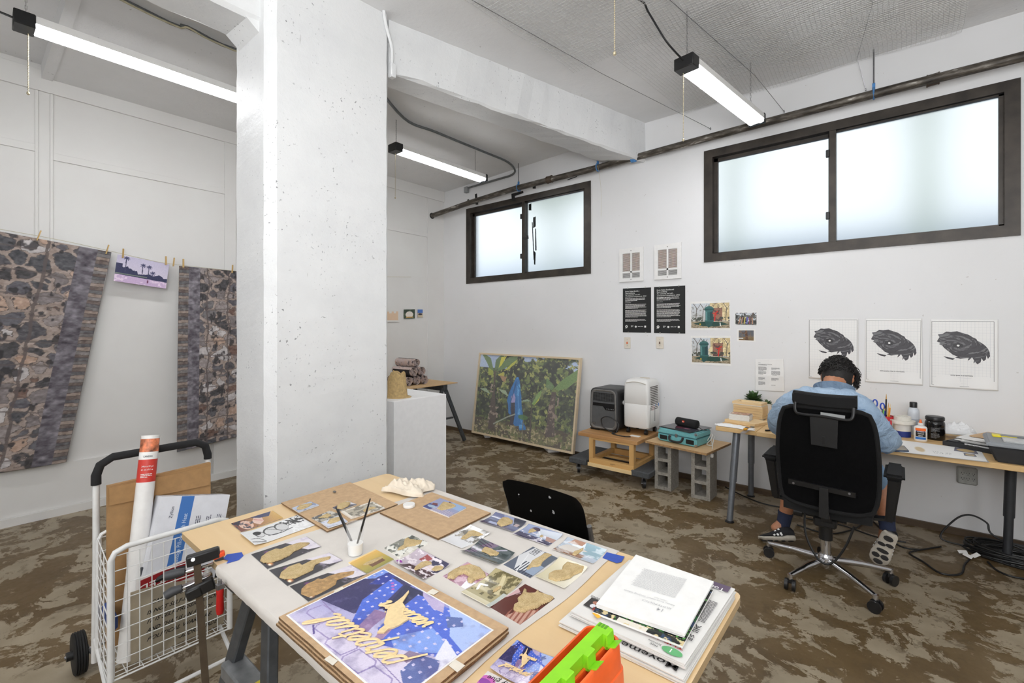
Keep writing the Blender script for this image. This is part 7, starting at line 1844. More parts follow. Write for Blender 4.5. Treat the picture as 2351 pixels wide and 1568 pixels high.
E=[('pel','sp1'),('sp1','ch'),('ch','nb'),('nb','nk'),('nk','hd'),('hd','ht'),('ch','sl'),('sl','el'),('el','wl'),('wl','hl'),('ch','sr'),('sr','er'),('er','wr'),('wr','hr'),('pel','hipl'),('hipl','kl'),('kl','al'),('al','fl'),('pel','hipr'),('hipr','kr'),('kr','ar'),('ar','fr')]
R={'pel':.115,'sp1':.12,'ch':.13,'nb':.075,'nk':.058,'hd':.088,'ht':.085,'sl':.04,'el':.045,'wl':.028,'hl':.03,'sr':.04,'er':.045,'wr':.028,'hr':.03,'hipl':.088,'kl':.062,'al':.036,'fl':.034,'hipr':.088,'kr':.062,'ar':.036,'fr':.034}
verts=[V(J[k])for k in names_];edges=[(idx[a],idx[b])for a,b in E];rad=[R[k]for k in names_]
for k_,a_ in(('kl','al'),('kr','ar')):
 i=len(verts);verts.append(V(J[k_]).lerp(V(J[a_]),.32)+V((0,-.012,0)));rad.append(.056);edges.remove((idx[k_],idx[a_]));edges+=[(idx[k_],i),(i,idx[a_])]
for hnd,wr_,sg in(('hl','wl',1),('hr','wr',-1)):
 p=V(J[hnd]);d=(p-V(J[wr_])).normalized();s_=V((0,0,1)).cross(d)
 for k,(off,L_)in enumerate(((-.026,.062),(-.009,.075),(.009,.072),(.024,.056))):
  i=len(verts);b_=p+d*.032+s_*off*sg;verts+=[b_,b_+d*L_*.5+V((0,0,.004)),b_+d*L_-V((0,0,.008))];rad+=[.0095,.0085,.0070];edges+=[(idx[hnd],i),(i,i+1),(i+1,i+2)]
 i=len(verts);b_=p-s_*.03*sg;verts+=[b_,b_+d*.03-s_*.014*sg,b_+d*.055-s_*.006*sg];rad+=[.012,.010,.008];edges+=[(idx[hnd],i),(i,i+1),(i+1,i+2)]
body=skin('body',verts,edges,rad,SKIN,person,2)
hc=V((px0+.03,3.55,1.145));up_h=V((.02,.42,.90)).normalized();fw=V((.06,.86,-.46)).normalized();sd=fw.cross(up_h).normalized();up_h=sd.cross(fw).normalized()
Hm=Matrix((sd,fw,up_h)).transposed()
m=MB();m.bm.from_mesh(body.data)
inv=_org[person.name].inverted()
def HB_(c,r_,sc):
 vs=m.ball((0,0,0),r_,3,sc)
 for v_ in vs:v_.co=inv@(hc+Hm@(v_.co+V(c)))
 return vs
HB_((0,0,0),.088,(.84,1.04,1.22));HB_((0,.052,-.055),.05,(.95,.85,.9))
for sg in(-1,1):HB_((sg*.078,-.002,-.012),.030,(.35,.75,1.1));HB_((sg*.03,.083,.004),.012,(1.1,.5,.7))
HB_((0,.100,-.022),.016,(.8,.9,1.5));HB_((0,.088,-.060),.018,(1.4,.5,.45))
m.bm.to_mesh(body.data);m.bm.free();body.data.update();body.data.polygons.foreach_set('use_smooth',[True]*len(body.data.polygons))
m=MB()
for sg in(-1,1):m.ball(hc+Hm@V((sg*.031,.085,.003)),.010,2)
m.build('eyes',M('eye_white',(226,222,216),.2,var=0),person,smooth=True)
HAIR=M('dark_hair',(22,18,16),.6,var=.2,scale=200,bump=.4,bscale=300)
m=MB();rr=random.Random(12)
vs=m.ball((0,0,0),.093,4,(.90,1.06,1.22))
dl=[]
for v_ in vs:
 c=v_.co;
 if c.y>.045 and c.z<.05:dl.append(v_);continue
 if c.z<-.102:dl.append(v_);continue
 b_=float(fbm(np.array([c.x*60+40]),np.array([c.z*60+c.y*60+40]),3)[0]);c*=1.0+(.16*b_ if c.z>.01 else.01)
 v_.co=hc+Hm@c
bmesh.ops.delete(m.bm,geom=dl,context='VERTS');hair=m.build('hair',HAIR,person,smooth=True)
m=MB()
for k in range(520):
 a_=rr.uniform(0,2*PI);el=math.asin(rr.uniform(.02,1));d=V((math.cos(a_)*math.cos(el)*.9,math.sin(a_)*math.cos(el)*1.06,math.sin(el)*1.22));
 if rr.random()<.22:d=V((.86+rr.uniform(-.06,.1),rr.uniform(-.05,.95),rr.uniform(-.45,.5)))
 b_=hc+Hm@(d*.094);n_=(Hm@d).normalized();t_=n_.orthogonal();t_.rotate(Matrix.Rotation(rr.uniform(0,6.28),3,n_));u_=n_.cross(t_);rc_=rr.uniform(.006,.011);tn=rr.uniform(.9,1.6)
 m.tube([b_+n_*(.002+.018*q_/9)+(t_*math.cos(q_/9*tn*6.28)+u_*math.sin(q_/9*tn*6.28))*rc_ for q_ in range(10)],[.0021]*9+[.0008],4,cap=False)
m.build('curls',HAIR,hair,smooth=True,recalc=False)['kind']='stuff'
DEN,n=newmat('washed_denim',(150,178,206),.9)
f_=n.noise(9,5,.6);n.link(n.mix(n.math('MULTIPLY',n.noise(420,2),.35),n.ramp(f_,[(.3,(138,166,197)),(.7,(172,196,219))]),(196,212,228)),n.b.inputs['Base Color'])
w_=n.noise(7,5,.6,1.2);n.bump(n.math('ADD',w_,n.math('MULTIPLY',n.noise(300,2),.06)),.8,.05)
S=[V(J['pel'])+V((0,0,-.03)),V(J['sp1']),V(J['ch'])+V((0,-.01,0)),V((px0+.008,3.40,.985)),V((px0+.012,3.44,1.045)),V(J['sl'])+V((-.01,0,0)),V((px0-.265,3.44,.87)),V(J['el'])+V((-.012,0,-.01)),V((px0-.22,3.66,.775)),V((px0-.16,3.755,.765)),V(J['sr'])+V((.004,0,-.005)),V((px0+.222,3.44,.865)),V(J['er'])+V((.015,0,-.01)),V((px0+.235,3.65,.765)),V((px0+.19,3.75,.765)),V((px0-.10,3.385,1.0)),V((px0+.11,3.385,.995))]
SE=[(0,1),(1,2),(2,3),(3,4),(3,15),(15,5),(5,6),(6,7),(7,8),(8,9),(3,16),(16,10),(10,11),(11,12),(12,13),(13,14)]
SR=[(.175,.14),(.165,.135),(.175,.14),(.12,.10),(.075,.07),.078,.075,.068,.06,.05,.078,.075,.070,.062,.05,.085,.085]
shirt=skin('denim_shirt',S,SE,SR,DEN,person,3,0,.022,15)
m=MB();c_=V((px0+.018,3.455,1.065));ax=V((.02,.5,.86)).normalized();t_=V((1,0,0));u_=ax.cross(t_)
def collar(u,v):
 a_=PI*(.92+1.16*u);rad_=.088+.020*(1-abs(v-.55)*1.8);return c_+t_*math.cos(a_)*rad_*1.02+u_*math.sin(a_)*rad_*.9+ax*(-.03+.048*(1-abs(v-.5)*2)-.012*abs(u-.5))
m.grid(collar,24,8);rr_=bmesh.ops.solidify(m.bm,geom=m.bm.faces[:],thickness=.004);m.build('collar',DEN,shirt,smooth=True)
m=MB()
for pts in([(px0-.17,3.28,.995),(px0-.08,3.265,.99),(px0,3.262,.985),(px0+.09,3.265,.985),(px0+.18,3.28,.985)],):m.tube(spline(pts,5),.003,5)
m.build('seam',M('denim_seam',(120,148,182),.9,var=.1),shirt)
SHO=M('pale_denim_shorts',(134,166,198),.9,var=.12,scale=12,bump=.3,bscale=40)
S=[V(J['pel'])+V((0,.01,-.02)),V(J['hipl']),V(J['hipl']).lerp(V(J['kl']),.5),V(J['hipl']).lerp(V(J['kl']),.86),V(J['hipr']),V(J['hipr']).lerp(V(J['kr']),.5),V(J['hipr']).lerp(V(J['kr']),.86)]
skin('shorts',S,[(0,1),(1,2),(2,3),(0,4),(4,5),(5,6)],[.15,.115,.105,.10,.115,.105,.10],SHO,person,2,0,.01)
m=MB();SOCK=M('navy_sock',(38,46,70),.9,var=.1)
for k_,a_ in(('kl','al'),('kr','ar')):
 A_,Kk=V(J[a_]),V(J[k_]);m=MB();m.tube([A_+(A_-Kk).normalized()*.03,A_,A_.lerp(Kk,.10),A_.lerp(Kk,.17)],[.041,.041,.043,.047],14);m.build('sock',SOCK,person,smooth=True)
def shoe(heel,toe,upv,label):
 """heel and toe on the sole, up away from it"""
 heel,toe,up=V(heel),V(toe),V(upv).normalized();d=(toe-heel);L_=d.length;d.normalize();s_=d.cross(up).normalized();up=s_.cross(d)
 prof=[(0,.030,.070),(.06,.036,.086),(.2,.037,.092),(.35,.036,.085),(.5,.040,.068),(.68,.046,.052),(.85,.043,.042),(.95,.033,.034),(1.0,.018,.024)]
 def sec(t,w_,z0,z1,k=12):return[heel+d*(t*L_)+s_*(w_*math.cos(2*PI*i/k)*(1 if abs(math.cos(2*PI*i/k))<.99 else 1))+up*(z0+(z1-z0)*(.5+.5*math.sin(2*PI*i/k)))for i in range(k)]
 m=MB();loft(m,[sec(t,w_,.020,h_)for t,w_,h_ in prof]);r_=m.build('shoe',M('shoe_knit',(26,26,30),.8,var=.1,bump=.2),person,smooth=True);r_['label']=label
 m=MB();loft(m,[sec(t,w_*1.10,0.0+(.012 if t>.9 else 0),.030+(.010 if t<.3 else 0))for t,w_,h_ in prof]);m.build('sole',M('shoe_sole',(206,198,184),.7,var=.08),r_,smooth=True)
 m=MB()
 for(t,x_,a_,b_)in((.12,0,.024,.018),(.30,.018,.020,.012),(.34,-.018,.020,.012),(.52,0,.030,.014),(.68,.02,.020,.016),(.70,-.022,.020,.016),(.86,0,.024,.016)):
  c_=heel+d*(t*L_)+s_*x_-up*.0012;m.prism([c_+d*b_*math.cos(i*PI/5)+s_*a_*math.sin(i*PI/5)for i in range(10)],up*.003)
 m.build('tread',M('tread_dark',(52,50,50),.7,var=0),r_)['kind']='stuff'
 m=MB()
 for k in range(3):
  for sg in(-1,1):
   a_=heel+d*L_*(.36+.10*k)+s_*sg*(.038+.003*k)+up*.030;b_=heel+d*L_*(.42+.10*k)+s_*sg*.020+up*(.074-.012*k);m.bar(a_+s_*sg*.004,b_+s_*sg*.006,.012,.003,up=s_)
 m.build('stripe',WHITE,r_)['kind']='stuff'
shoe((-.018,3.50,.232),(-.085,3.555,.012),(.12,.95,.24),'shoe tipped up with its sole showing')
shoe((-.505,3.56,.030),(-.705,3.475,.006),(-.25,.42,.87),'shoe turned sideways, showing three pale stripes')
# ---- black stacking chair beyond the table
sc_=thing('stacking_chair','black shell chair with paint specks, pushed to the far side of the work table','chair',(-1.05,1.72,0))
xa,xb=atY(1170,1140,1.5).x,atY(1357,1180,1.5).x;xm=(xa+xb)/2;hw=(xb-xa)/2
SHELL,n=newmat('black_shell',(15,15,16),.33)
n.link(n.mix(n.step(n.noise(26,2,.4),.735,.745),(15,15,16),(206,206,206)),n.b.inputs['Base Color'])
m=MB()
def shell(u,v):
 a,b=(u-.5)*2,v;z=.46+.37*b;wv=hw*(1-.10*(1-b))*(1-.05*max(0,(b-.82)/.18)**3);zc_=z-.014*(max(0,abs(a)-.8)/.2)**2*(b**6)
 return V((xm+a*wv,1.50-.035*b+.05*(1-a*a)*.0-.022*a*a+.09*(1-b),zc_))
m.grid(shell,16,14);bmesh.ops.solidify(m.bm,geom=m.bm.faces[:],thickness=.008);m.build('backrest',SHELL,sc_,smooth=True)
m=MB();m.grid(lambda u,v:V((xm+(u-.5)*2*hw*.98,1.57+.40*v*-1,.45+.03*(1-v)**6-.02*math.sin(v*PI))),12,12);bmesh.ops.solidify(m.bm,geom=m.bm.faces[:],thickness=.008);m.build('seat',SHELL,sc_,smooth=True)
for sg in(-1,1):
 m=MB();x=xm+sg*(hw-.004);m.tube(spline([V((x,1.64,.012)),V((x,1.60,.40)),V((x,1.555,.52)),V((x,1.50-.008,.72))],5),.010,8);m.build('rear_leg',STEEL,sc_,smooth=True)
 m=MB();m.tube([V((x,1.22,.012)),V((x,1.26,.43)),V((x,1.58,.43))],.010,8);m.build('front_leg',STEEL,sc_,smooth=True)
 # ================================================================ cart, clamps, banners, ceiling mesh
WM=M('white_enamel_wire',(222,222,220),.4,var=.03)
xh,xf,y0c,y1c=-2.46,-2.19,.362,.752
cart=thing('shopping_cart','white wire pull cart with a black foam handle, beside the work table','cart',(-2.32,.55,0))
zl,zu=.165,.605
m=MB()
hnd=[V((xh-.03,y0c,.10)),V((xh,y0c,.55)),V((xh,y0c,.86)),V((xh+.005,y0c+.012,.90)),V((xh+.01,y0c+.05,.925)),V((xh+.01,y1c-.05,.928)),V((xh+.005,y1c-.012,.905)),V((xh,y1c,.86)),V((xh,y1c,.55)),V((xh-.03,y1c,.10))]
m.tube(hnd,.0115,10);m.build('handle_frame',WM,cart,smooth=True)
m=MB();m.tube([hnd[2].lerp(hnd[1],.12)]+hnd[2:8]+[hnd[7].lerp(hnd[8],.06)],.0165,10);m.build('foam_grip',M('black_foam',(30,30,31),.9,bump=.2),cart,smooth=True)
fr=[V((xf,y0c,zl)),V((xf,y0c,zu)),V((xf,y0c+.012,zu+.025)),V((xf,y0c+.045,zu+.038)),V((xf,y1c-.045,zu+.038)),V((xf,y1c-.012,zu+.025)),V((xf,y1c,zu)),V((xf,y1c,zl))]
m=MB();m.tube(fr,.0105,10);m.build('basket_frame',WM,cart,smooth=True)
bk_=[p+V((xh+.03-xf,0,0))for p in fr];m=MB();m.tube(bk_,.007,8);m.build('basket_frame',WM,cart,smooth=True)
def lattice(fn,nu,nv,r_,nm='wire_lattice'):
 m=MB()
 for i in range(nu+1):m.tube([fn(i/nu,0),fn(i/nu,.5),fn(i/nu,1)],r_,5)
 for j in range(nv+1):m.tube([fn(0,j/nv),fn(.5,j/nv),fn(1,j/nv)],r_,5)
 m.build(nm,WM,cart)['kind']='stuff'
lattice(lambda u,v:V((xf,y0c+.01+(y1c-y0c-.02)*u,zl+.012+(zu-zl)*v)),10,8,.0019)
lattice(lambda u,v:V((xh+.03,y0c+.01+(y1c-y0c-.02)*u,zl+.012+(zu-zl)*v)),10,8,.0019)
lattice(lambda u,v:V((xh+.03+(xf-xh-.03)*u,y0c,zl+.012+(zu-zl)*v-.05*u)),4,9,.0019)
lattice(lambda u,v:V((xh+.03+(xf-xh-.03)*u,y1c,zl+.012+(zu-zl)*v)),4,9,.0019)
lattice(lambda u,v:V((xh+.03+(xf-xh-.03)*u,y0c+(y1c-y0c)*v,zl)),5,8,.0019,'basket_floor')
m=MB();m.tube([V((xf+.03,y0c-.0,.06)),V((xf+.03,y1c,.06))],.008,8);m.tube([V((xf,y0c,zl)),V((xf,y1c,zl))],.0035,6);m.tube([V((xf+.03,y0c,.06)),V((xh-.02,y0c,.2))],.008,8);m.tube([V((xf+.03,y1c,.06)),V((xh-.02,y1c,.2))],.008,8);m.build('lower_frame',WM,cart,smooth=True)
m=MB()
for yy in(y0c,y1c):m.tube([V((xf+.03,yy,.06)),V((xf+.03,yy,.004))],.007,8)
m.build('stand_foot',WM,cart)['kind']='stuff'
ax=-2.64;m=MB();m.tube([V((ax,.29,.085)),V((ax,.83,.085))],.006,8);m.tube([V((ax,y0c,.085)),V((xh-.03,y0c,.13))],.007,8);m.tube([V((ax,y1c,.085)),V((xh-.03,y1c,.13))],.007,8);m.build('axle',STEEL,cart,smooth=True)
for yy in(.335,.79):
 m=MB();prof=[(.03,-.02),(.078,-.02),(.084,-.016),(.080,-.0125),(.0845,-.009),(.080,-.004),(.0845,0),(.080,.004),(.0845,.009),(.080,.0125),(.084,.016),(.078,.02),(.03,.02)]
 m.lathe(prof,(0,0,0),28);Rm=Matrix.Rotation(PI/2,3,'X')
 for v_ in m.bm.verts:v_.co=Rm@v_.co+V((ax,yy,.085))
 wh=m.build('wheel',M('black_rubber_tyre',(26,26,26),.7,var=.1),cart,smooth=True)
 m=MB();m.cyl((ax,yy-.04,.085),(ax,yy+.03,.085),.018,seg=14);m.build('hubcap',BLACK,wh,smooth=True)
t0,t1=V((-2.285,.425,zl+.004)),atX(346,1000,-2.405)
tb=thing('paper_tube','long white cardboard tube with a red and coloured label, standing in the cart','tube',t0)
m=MB();m.tube([t0,t1],.0315,28);m.build('tube',M('glossy_white_card',(232,230,227),.3,var=.02),tb,smooth=True)
dd=(t1-t0).normalized();LT=(t1-t0).length
def ring(a_,b_,mat,nm,rr=.0319):
 m=MB();m.tube([t0+dd*a_,t0+dd*b_],rr,28,cap=False);return m.build(nm,mat,tb,smooth=True)
ring(LT-.185,LT-.095,M('label_red',(206,62,52),.4,var=.04),'label');ring(LT-.095,LT-.065,PAPER,'label');ring(LT-.065,LT-.012,M('label_colours',(206,120,84),.4,var=.5,scale=38),'label');ring(LT-.002,LT+.001,WHITE,'end_cap',.0325)
side=V((RX,RY,0));nrm=V((RY,-RX,0));nrm=(V((0,0,CZ))-t1);nrm.z=0;nrm=(nrm-dd*nrm.dot(dd)).normalized();side=dd.cross(nrm).normalized()
if side.dot(V((RX,RY,0)))<0:side=-side
Q=lambda a_,b_:t0+dd*a_+side*b_+nrm*.0328
Text().add('CANSON',Q(LT-.086,-.018),side,dd,.010,.012,wrap=.030).build('lettering',INK,tb)
Text().add('24 in x 10 yd',Q(LT-.125,-.020),side,dd,.009,.012,wrap=.038).add('61 cm x 9.1 m',Q(LT-.138,-.020),side,dd,.009,.01,wrap=.038).para(Q(LT-.15,-.02),side,dd,.038,3,.006,5).build('small_print',WINK,tb)
c00=[atX(258,1112,-2.425),atX(474,1062,-2.425)]
m=MB();P=[V((-2.425,.385,zl+.01)),V((-2.425,.745,zl+.01)),V((-2.43,.748,c00[1].z)),V((-2.43,.388,c00[0].z))];m.prism(P,(.022,0,0))
fl=tag(m.build('cardboard_carton',M('carton_brown',(170,132,88),.85,var=.06,bump=.05)),'flattened brown carton standing at the back of the cart','cardboard')
m=MB();m.prism([V((-2.402,.392,.745)),V((-2.402,.742,.735)),V((-2.400,.745,c00[1].z-.012)),V((-2.400,.392,c00[0].z-.004))],(.004,0,0));m.build('flap',M('carton_brown'),fl)
bo,bx_=atX(374,1140,-2.30),atX(520,1136,-2.30)
bl=atX(352,1300,-2.27)
xd=(bx_-bo).normalized();ud=(bo-V((-2.255,bl.y,bl.z)));ud=(ud-xd*ud.dot(xd)).normalized();nd=xd.cross(ud);nd=-nd if nd.x>0 else nd
bw_,bh_,bd_=.255,.40,.095
sb=thing('appliance_box','white product box with a blue band, leaning in the cart','box',bo-ud*bh_)
BP=lambda a_,b_,c_:bo+xd*a_-ud*b_+nd*c_
m=MB();m.hexa([BP(0,bh_,0),BP(bw_,bh_,0),BP(bw_,bh_,bd_),BP(0,bh_,bd_)],[BP(0,0,0),BP(bw_,0,0),BP(bw_,0,bd_),BP(0,0,bd_)]);m.build('carton',M('box_white',(222,223,228),.45,var=.02),sb)
m=MB();m.prism([BP(.068,.001,-.0006),BP(.115,.001,-.0006),BP(.115,bh_-.001,-.0006),BP(.068,bh_-.001,-.0006)],nd*.0004);m.build('blue_band',M('band_blue',(66,116,184),.45,var=0),sb)
Text().add('Shiatsu Massage Pillow with Heat',BP(.102,.33,-.0012),ud,-xd,.022,.0,wrap=.26).build('lettering',M('pale_blue_ink',(206,222,240),.5,var=0),sb)
tx=Text().add('Zyllion',BP(.048,.085,-.0012),ud,-xd,.016,.006,wrap=.045)
for k in range(3):tx.para(BP(.135+k*.04,.20-.012*k,-.0012),ud,-xd,.12-.01*k,4,.007,k)
tx.para(BP(.02,.02,-.0012)*0+BP(.05,-.0008,.06),xd,nd,.10,4,.010,4).para(BP(.17,-.0008,.07),xd,nd,.05,6,.007,6);tx.build('small_print',M('dark_grey_ink',(80,82,96),.6,var=0),sb)
so=atX(318,1345,-2.235);sr_=atX(470,1290,-2.235);xd=(so-sr_).normalized()
sgn_=thing('protest_sign','red and white printed sign upside down in the cart, behind the tote bag','sign',so)
P=[atX(320,1335,-2.237),atX(470,1270,-2.237),atX(470,1312,-2.237),atX(320,1372,-2.237)]
m=MB();m.prism(P,(-.003,0,0));m.build('red_panel',M('sign_red',(150,28,34),.5,var=0),sgn_)
m=MB();P2=[p+V((-.004,0,-.004))for p in(P[0]+V((0,-.01,.012)),P[1]+V((0,.02,.012)),P[2]+V((0,.02,-.07)),P[3]+V((0,-.01,-.07)))];m.prism(P2,(-.003,0,0));m.build('board',PAPER,sgn_)
a_=P[1].lerp(P[2],.2);xdir_=(P[0]-P[1]).normalized();Text().add('PROSECUTED',P[1].lerp(P[0],-.35).lerp(P[2].lerp(P[3],-.35),.24)+V((.0008,0,0)),xdir_,V((0,0,-1)),.036,.012,wrap=.30).build('lettering',PAPER,sgn_)
CAN=M('cotton_canvas',(206,194,170),.95,var=.06,scale=14,bump=.35,bscale=22)
m=MB()
def tote(u,v):
 y=.425+.315*u;z=zl+.012+(.272-.06*u)*v+.01*math.sin(u*5)*v;b_=float(fbm(np.array([u*5+3]),np.array([v*4+3]),5)[0])
 return V((-2.222+.022*math.sin(PI*u)*math.sin(PI*min(1,v*1.1))*.5+.014*(b_-.5)-.004,y,z))
m.grid(tote,30,26);bmesh.ops.solidify(m.bm,geom=m.bm.faces[:],thickness=.03)
tt=tag(m.build('tote_bag',CAN,None,smooth=True),'natural canvas tote bag with slanting black capital lettering, in the cart','bag')
def tb_fn(v):return V((0,0,0))
tx=Text();lines=['CARING FOR MYSELF','IS NOT SELF-INDULGENCE,','IT IS SELF-PRESERVATION','AND THAT IS AN ACT OF','POLITICAL WARFARE.','-AUDRE LORDE']
for k,s_ in enumerate(lines):
 y=.468+(.10 if k==5 else.01*(k<1));z=zl+.222-.034*k-(.008 if k==5 else 0);tx.add(s_,V((-2.2005,y,z)),V((0,1,0)),V((0,0,1)),.021,.016,.45,wrap={0:.20,1:.25,2:.25,3:.225,4:.22,5:.14}[k])
tx.build('lettering',INK,tt)
B((-2.33,.47,zl+.005),(-2.29,.74,.50),'folder',M('slate_folder',(60,62,68),.6)).name='dark_folder';tag(bpy.data.objects['dark_folder'],'dark folder standing between the tube and the white box in the cart','folder')
m=MB();m.tube(spline([V((-2.25,.50,.45)),V((-2.22,.56,.475)),V((-2.215,.63,.47)),V((-2.22,.70,.455))],6),.012,6);tag(m.build('bag_strap',CORD,smooth=True),'black padded strap across the top of the tote bag','strap')
m=MB();m.box((-2.42,.372,.30),(-2.27,.398,.36),bev=.01);tag(m.build('blue_pouch',M('pouch_blue',(40,70,140),.6)),'small blue pouch low in the cart beside the tube','pouch')
# ---- clamps on the table corner
BLK=M('clamp_rubber',(60,61,64),.5,var=.05)
tcn=T(497,1285)
sp_=thing('spring_clamp','metal spring clamp with grey rubber grips on the table corner','clamp',(tcn.x,tcn.y,ZT))
def PX(px,py,off=0.0):
 nn=V((-tcn.x,-tcn.y,0)).normalized();d_=ray(px,py);o_=tcn+nn*off;t_=(o_-V((0,0,CZ))).dot(nn)/d_.dot(nn);return V((0,0,CZ))+d_*t_
 q_=tcn;d_=ray(px,py);nn=V((-.35,-.94,0));o_=q_+nn*off;t_=(o_-V((0,0,CZ))).dot(nn)/d_.dot(nn);return V((0,0,CZ))+d_*t_
m=MB();m.bar(PX(425,1312),PX(492,1289),.022,.010,bev=.003);m.bar(PX(418,1350),PX(488,1317),.022,.010,bev=.003);m.bar(PX(455,1298,.013),PX(460,1338,.013),.028,.003);m.cyl(PX(459,1317,.018),PX(459,1317,-.018),.006,seg=10);m.build('jaw',CHROME,sp_,smooth=True)
m=MB();m.tube([PX(378,1323),PX(400,1318),PX(424,1312)],[.012,.013,.010],10);m.tube([PX(380,1368),PX(396,1358),PX(418,1350)],[.012,.013,.010],10);m.build('grip',BLK,sp_,smooth=True)['kind']='stuff'
m=MB();m.bar(PX(492,1289),PX(514,1281),.026,.014,bev=.004);m.build('rubber_pad',BLK,sp_,smooth=True)
bc=thing('bar_clamp','black quick-grip bar clamp with an orange pad, hanging from the table corner','clamp',(tcn.x-.03,tcn.y-.02,ZT))
m=MB();m.bar(PX(428,1290,.03),PX(505,1266,.03),.024,.030,bev=.004);m.build('jaw',BLACK,bc,smooth=True);m=MB();m.bar(PX(432,1365,.03),PX(492,1335,.03),.024,.034,bev=.004);m.bar(PX(428,1368,.03),PX(464,1350,.03),.03,.03,bev=.004);m.build('jaw',BLACK,bc,smooth=True)
m=MB();m.bar(PX(488,1280,.03),PX(516,1268,.03),.020,.014,bev=.003);m.build('pad',M('orange_pad',(230,80,30),.5,var=0),bc,smooth=True)
m=MB();p_=PX(452,1285,.03);q_=PX(472,1568,.03);m.bar(p_,q_.lerp(p_,-.02),.018,.006,up=(.95,-.3,0));m.build('bar',M('brown_steel',(96,84,70),.4,.5),bc)
m=MB();m.cyl(PX(443,1285,.052),PX(443,1285,.04),.005,seg=8);m.build('rivet',CHROME,bc)
rc_=thing('screw_clamp','small clamp with a red wooden handle hanging under the table edge','clamp',T(505,1330))
q_=atY(505,1348,ty0-.022);m=MB();m.tube([q_+V((0,0,0)),q_-V((0,0,.008)),q_-V((0,0,.02)),q_-V((0,0,.062)),q_-V((0,0,.072))],[.007,.0095,.0085,.010,.008],12);m.build('handle',M('red_handle',(176,26,24),.4,var=.05),rc_,smooth=True)
m=MB();m.cyl(q_+V((0,0,0)),q_+V((0,0,.02)),.005,seg=10);m.box(q_+V((-.009,-.009,-.003)),q_+V((.009,.009,.009)));m.build('screw_shaft',STEEL,rc_)
# ---- clothesline with banners
BX=DB+.10
mbn,n=newmat('stone_print_cloth',(150,130,122),.9)
import itertools
def stone_banner(c4,nu,nv,seed,mortar_edges,brick_band,label,nw,nh):
 p=Pic(nw,nh,(162,146,137),1.0);r_=np.random.RandomState(seed);U,Vv=p.U,p.V
 u_,v_=U*nu,Vv*nv;wob=(fbm(U*9,Vv*18,seed)-.5)*.5
 best=np.full(U.shape,9.);sec=np.full(U.shape,9.);bid=np.zeros(U.shape,int);cxs=[]
 for j in range(-1,int(nv*1.6)+2):
  for i in range(-1,int(nu*1.6)+2):cxs.append(((i+r_.rand())/1.6,(j+r_.rand())/1.6,r_.uniform(.7,1.35)))
 for k,(a,b,s_)in enumerate(cxs):
  d=np.hypot((u_-a)+wob*.5,(v_-b)*1.15+wob*.4)/s_;m1=d<best
  sec=np.where(m1,best,np.minimum(sec,d));bid=np.where(m1,k,bid);best=np.where(m1,d,best)
 gap=sec-best+(fbm(U*30,Vv*50,seed+2)-.5)*.42;cols=np.array([(88,86,90),(110,106,108),(76,74,76),(128,120,120),(150,140,138),(184,156,138),(196,190,190),(116,92,82),(98,96,102),(82,82,86)])
 ci=cols[r_.randint(0,len(cols),len(cxs))][bid];tex=(fbm(U*60,Vv*110,seed+3)-.5)*70;st_=ci+tex[...,None]
 inner=(gap>.13)&(best<.60);p.a=np.where(inner[...,None],st_,p.a+((fbm(U*50,Vv*90,seed+6)-.5)*64)[...,None]);rim_=(gap>.09)&(gap<.13)&(best<.62);p.put(rim_*.6,(66,60,60))
 p.speck((52,50,52),26,.64,.70,seed+9,None,3,.8)
 for c_,w_ in mortar_edges:p.put((np.abs(U-c_+(fbm(U*0+1,Vv*12,seed)-.5)*.03)<w_)*.8,(96,86,84))
 for k in range(nv):p.put((np.abs(Vv-(k+.5)/nv+(fbm(U*6,Vv*0+k,seed)-.5)*.03)<.0035)*((k*.37%1)*.6+.3>np.abs(U-.4))*.6,(100,90,88))
 b0,b1,g0,g1=brick_band
 gm=(U>min(g0,g1))&(U<max(g0,g1));gv=fbm(U*30,Vv*60,seed+4)[...,None];p.a=np.where(gm[...,None],np.array((108,103,110))+(gv-.5)*130,p.a)
 bmk=(U>min(b0,b1))&(U<max(b0,b1));row=Vv*62+(fbm(U*8,Vv*30,seed)-.5)*.8;bc_=cols[[7,5,3,0,7,4,5,0]][(np.floor(row).astype(int)*7+seed)%8]*.55+48;p.a=np.where(bmk[...,None],bc_+(fbm(U*60,Vv*80,seed+1)-.5)[...,None]*70,p.a);p.put((bmk&((row%1)<.16))*.7,(70,60,58))
 p.a=np.clip(p.a*.92+8,0,255)
 o=sheet('stone_banner',p,c4,PRINTC,None,.0012,lambda u,v:.018*np.sin(u*7+v*1.5)*v+.03*v*v,(150,140,136));return tag(o,label,'banner','stone-print cloth banners on the clothesline')
tr1,br1=atX(256,579,BX),atX(150,1058,BX-.06);tl1=V((BX,-.55,2.22));bl1=V((BX-.06,-.55-.24,.415))
stone_banner([tl1,tr1,br1,bl1],8,10,3,[(.52,.005),(.74,.007),(.25,.005)],(.94,1.0,.86,.94),'large stone-wall print banner hanging aslant at the left of the clothesline',250,330)
tl2,bl2=atX(411,610,BX),atX(402,1036,BX-.02);tr2=V((BX,tl2.y+.95,1.985));br2=V((BX-.02,tl2.y+.95,.43))
stone_banner([tl2,tr2,br2,bl2],6,11,8,[(.24,.006),(.42,.006),(.64,.005)],(0.0,.08,.08,.17),'stone-wall print banner hanging straight, partly behind the column',200,330)
p=Pic(70,50,(206,196,214)).grad((196,190,214),(216,206,220),90).rect(0,.68,1,1,(196,170,204)).speck((226,206,226),10,.52,.6,3,lambda p:p.V>.7)
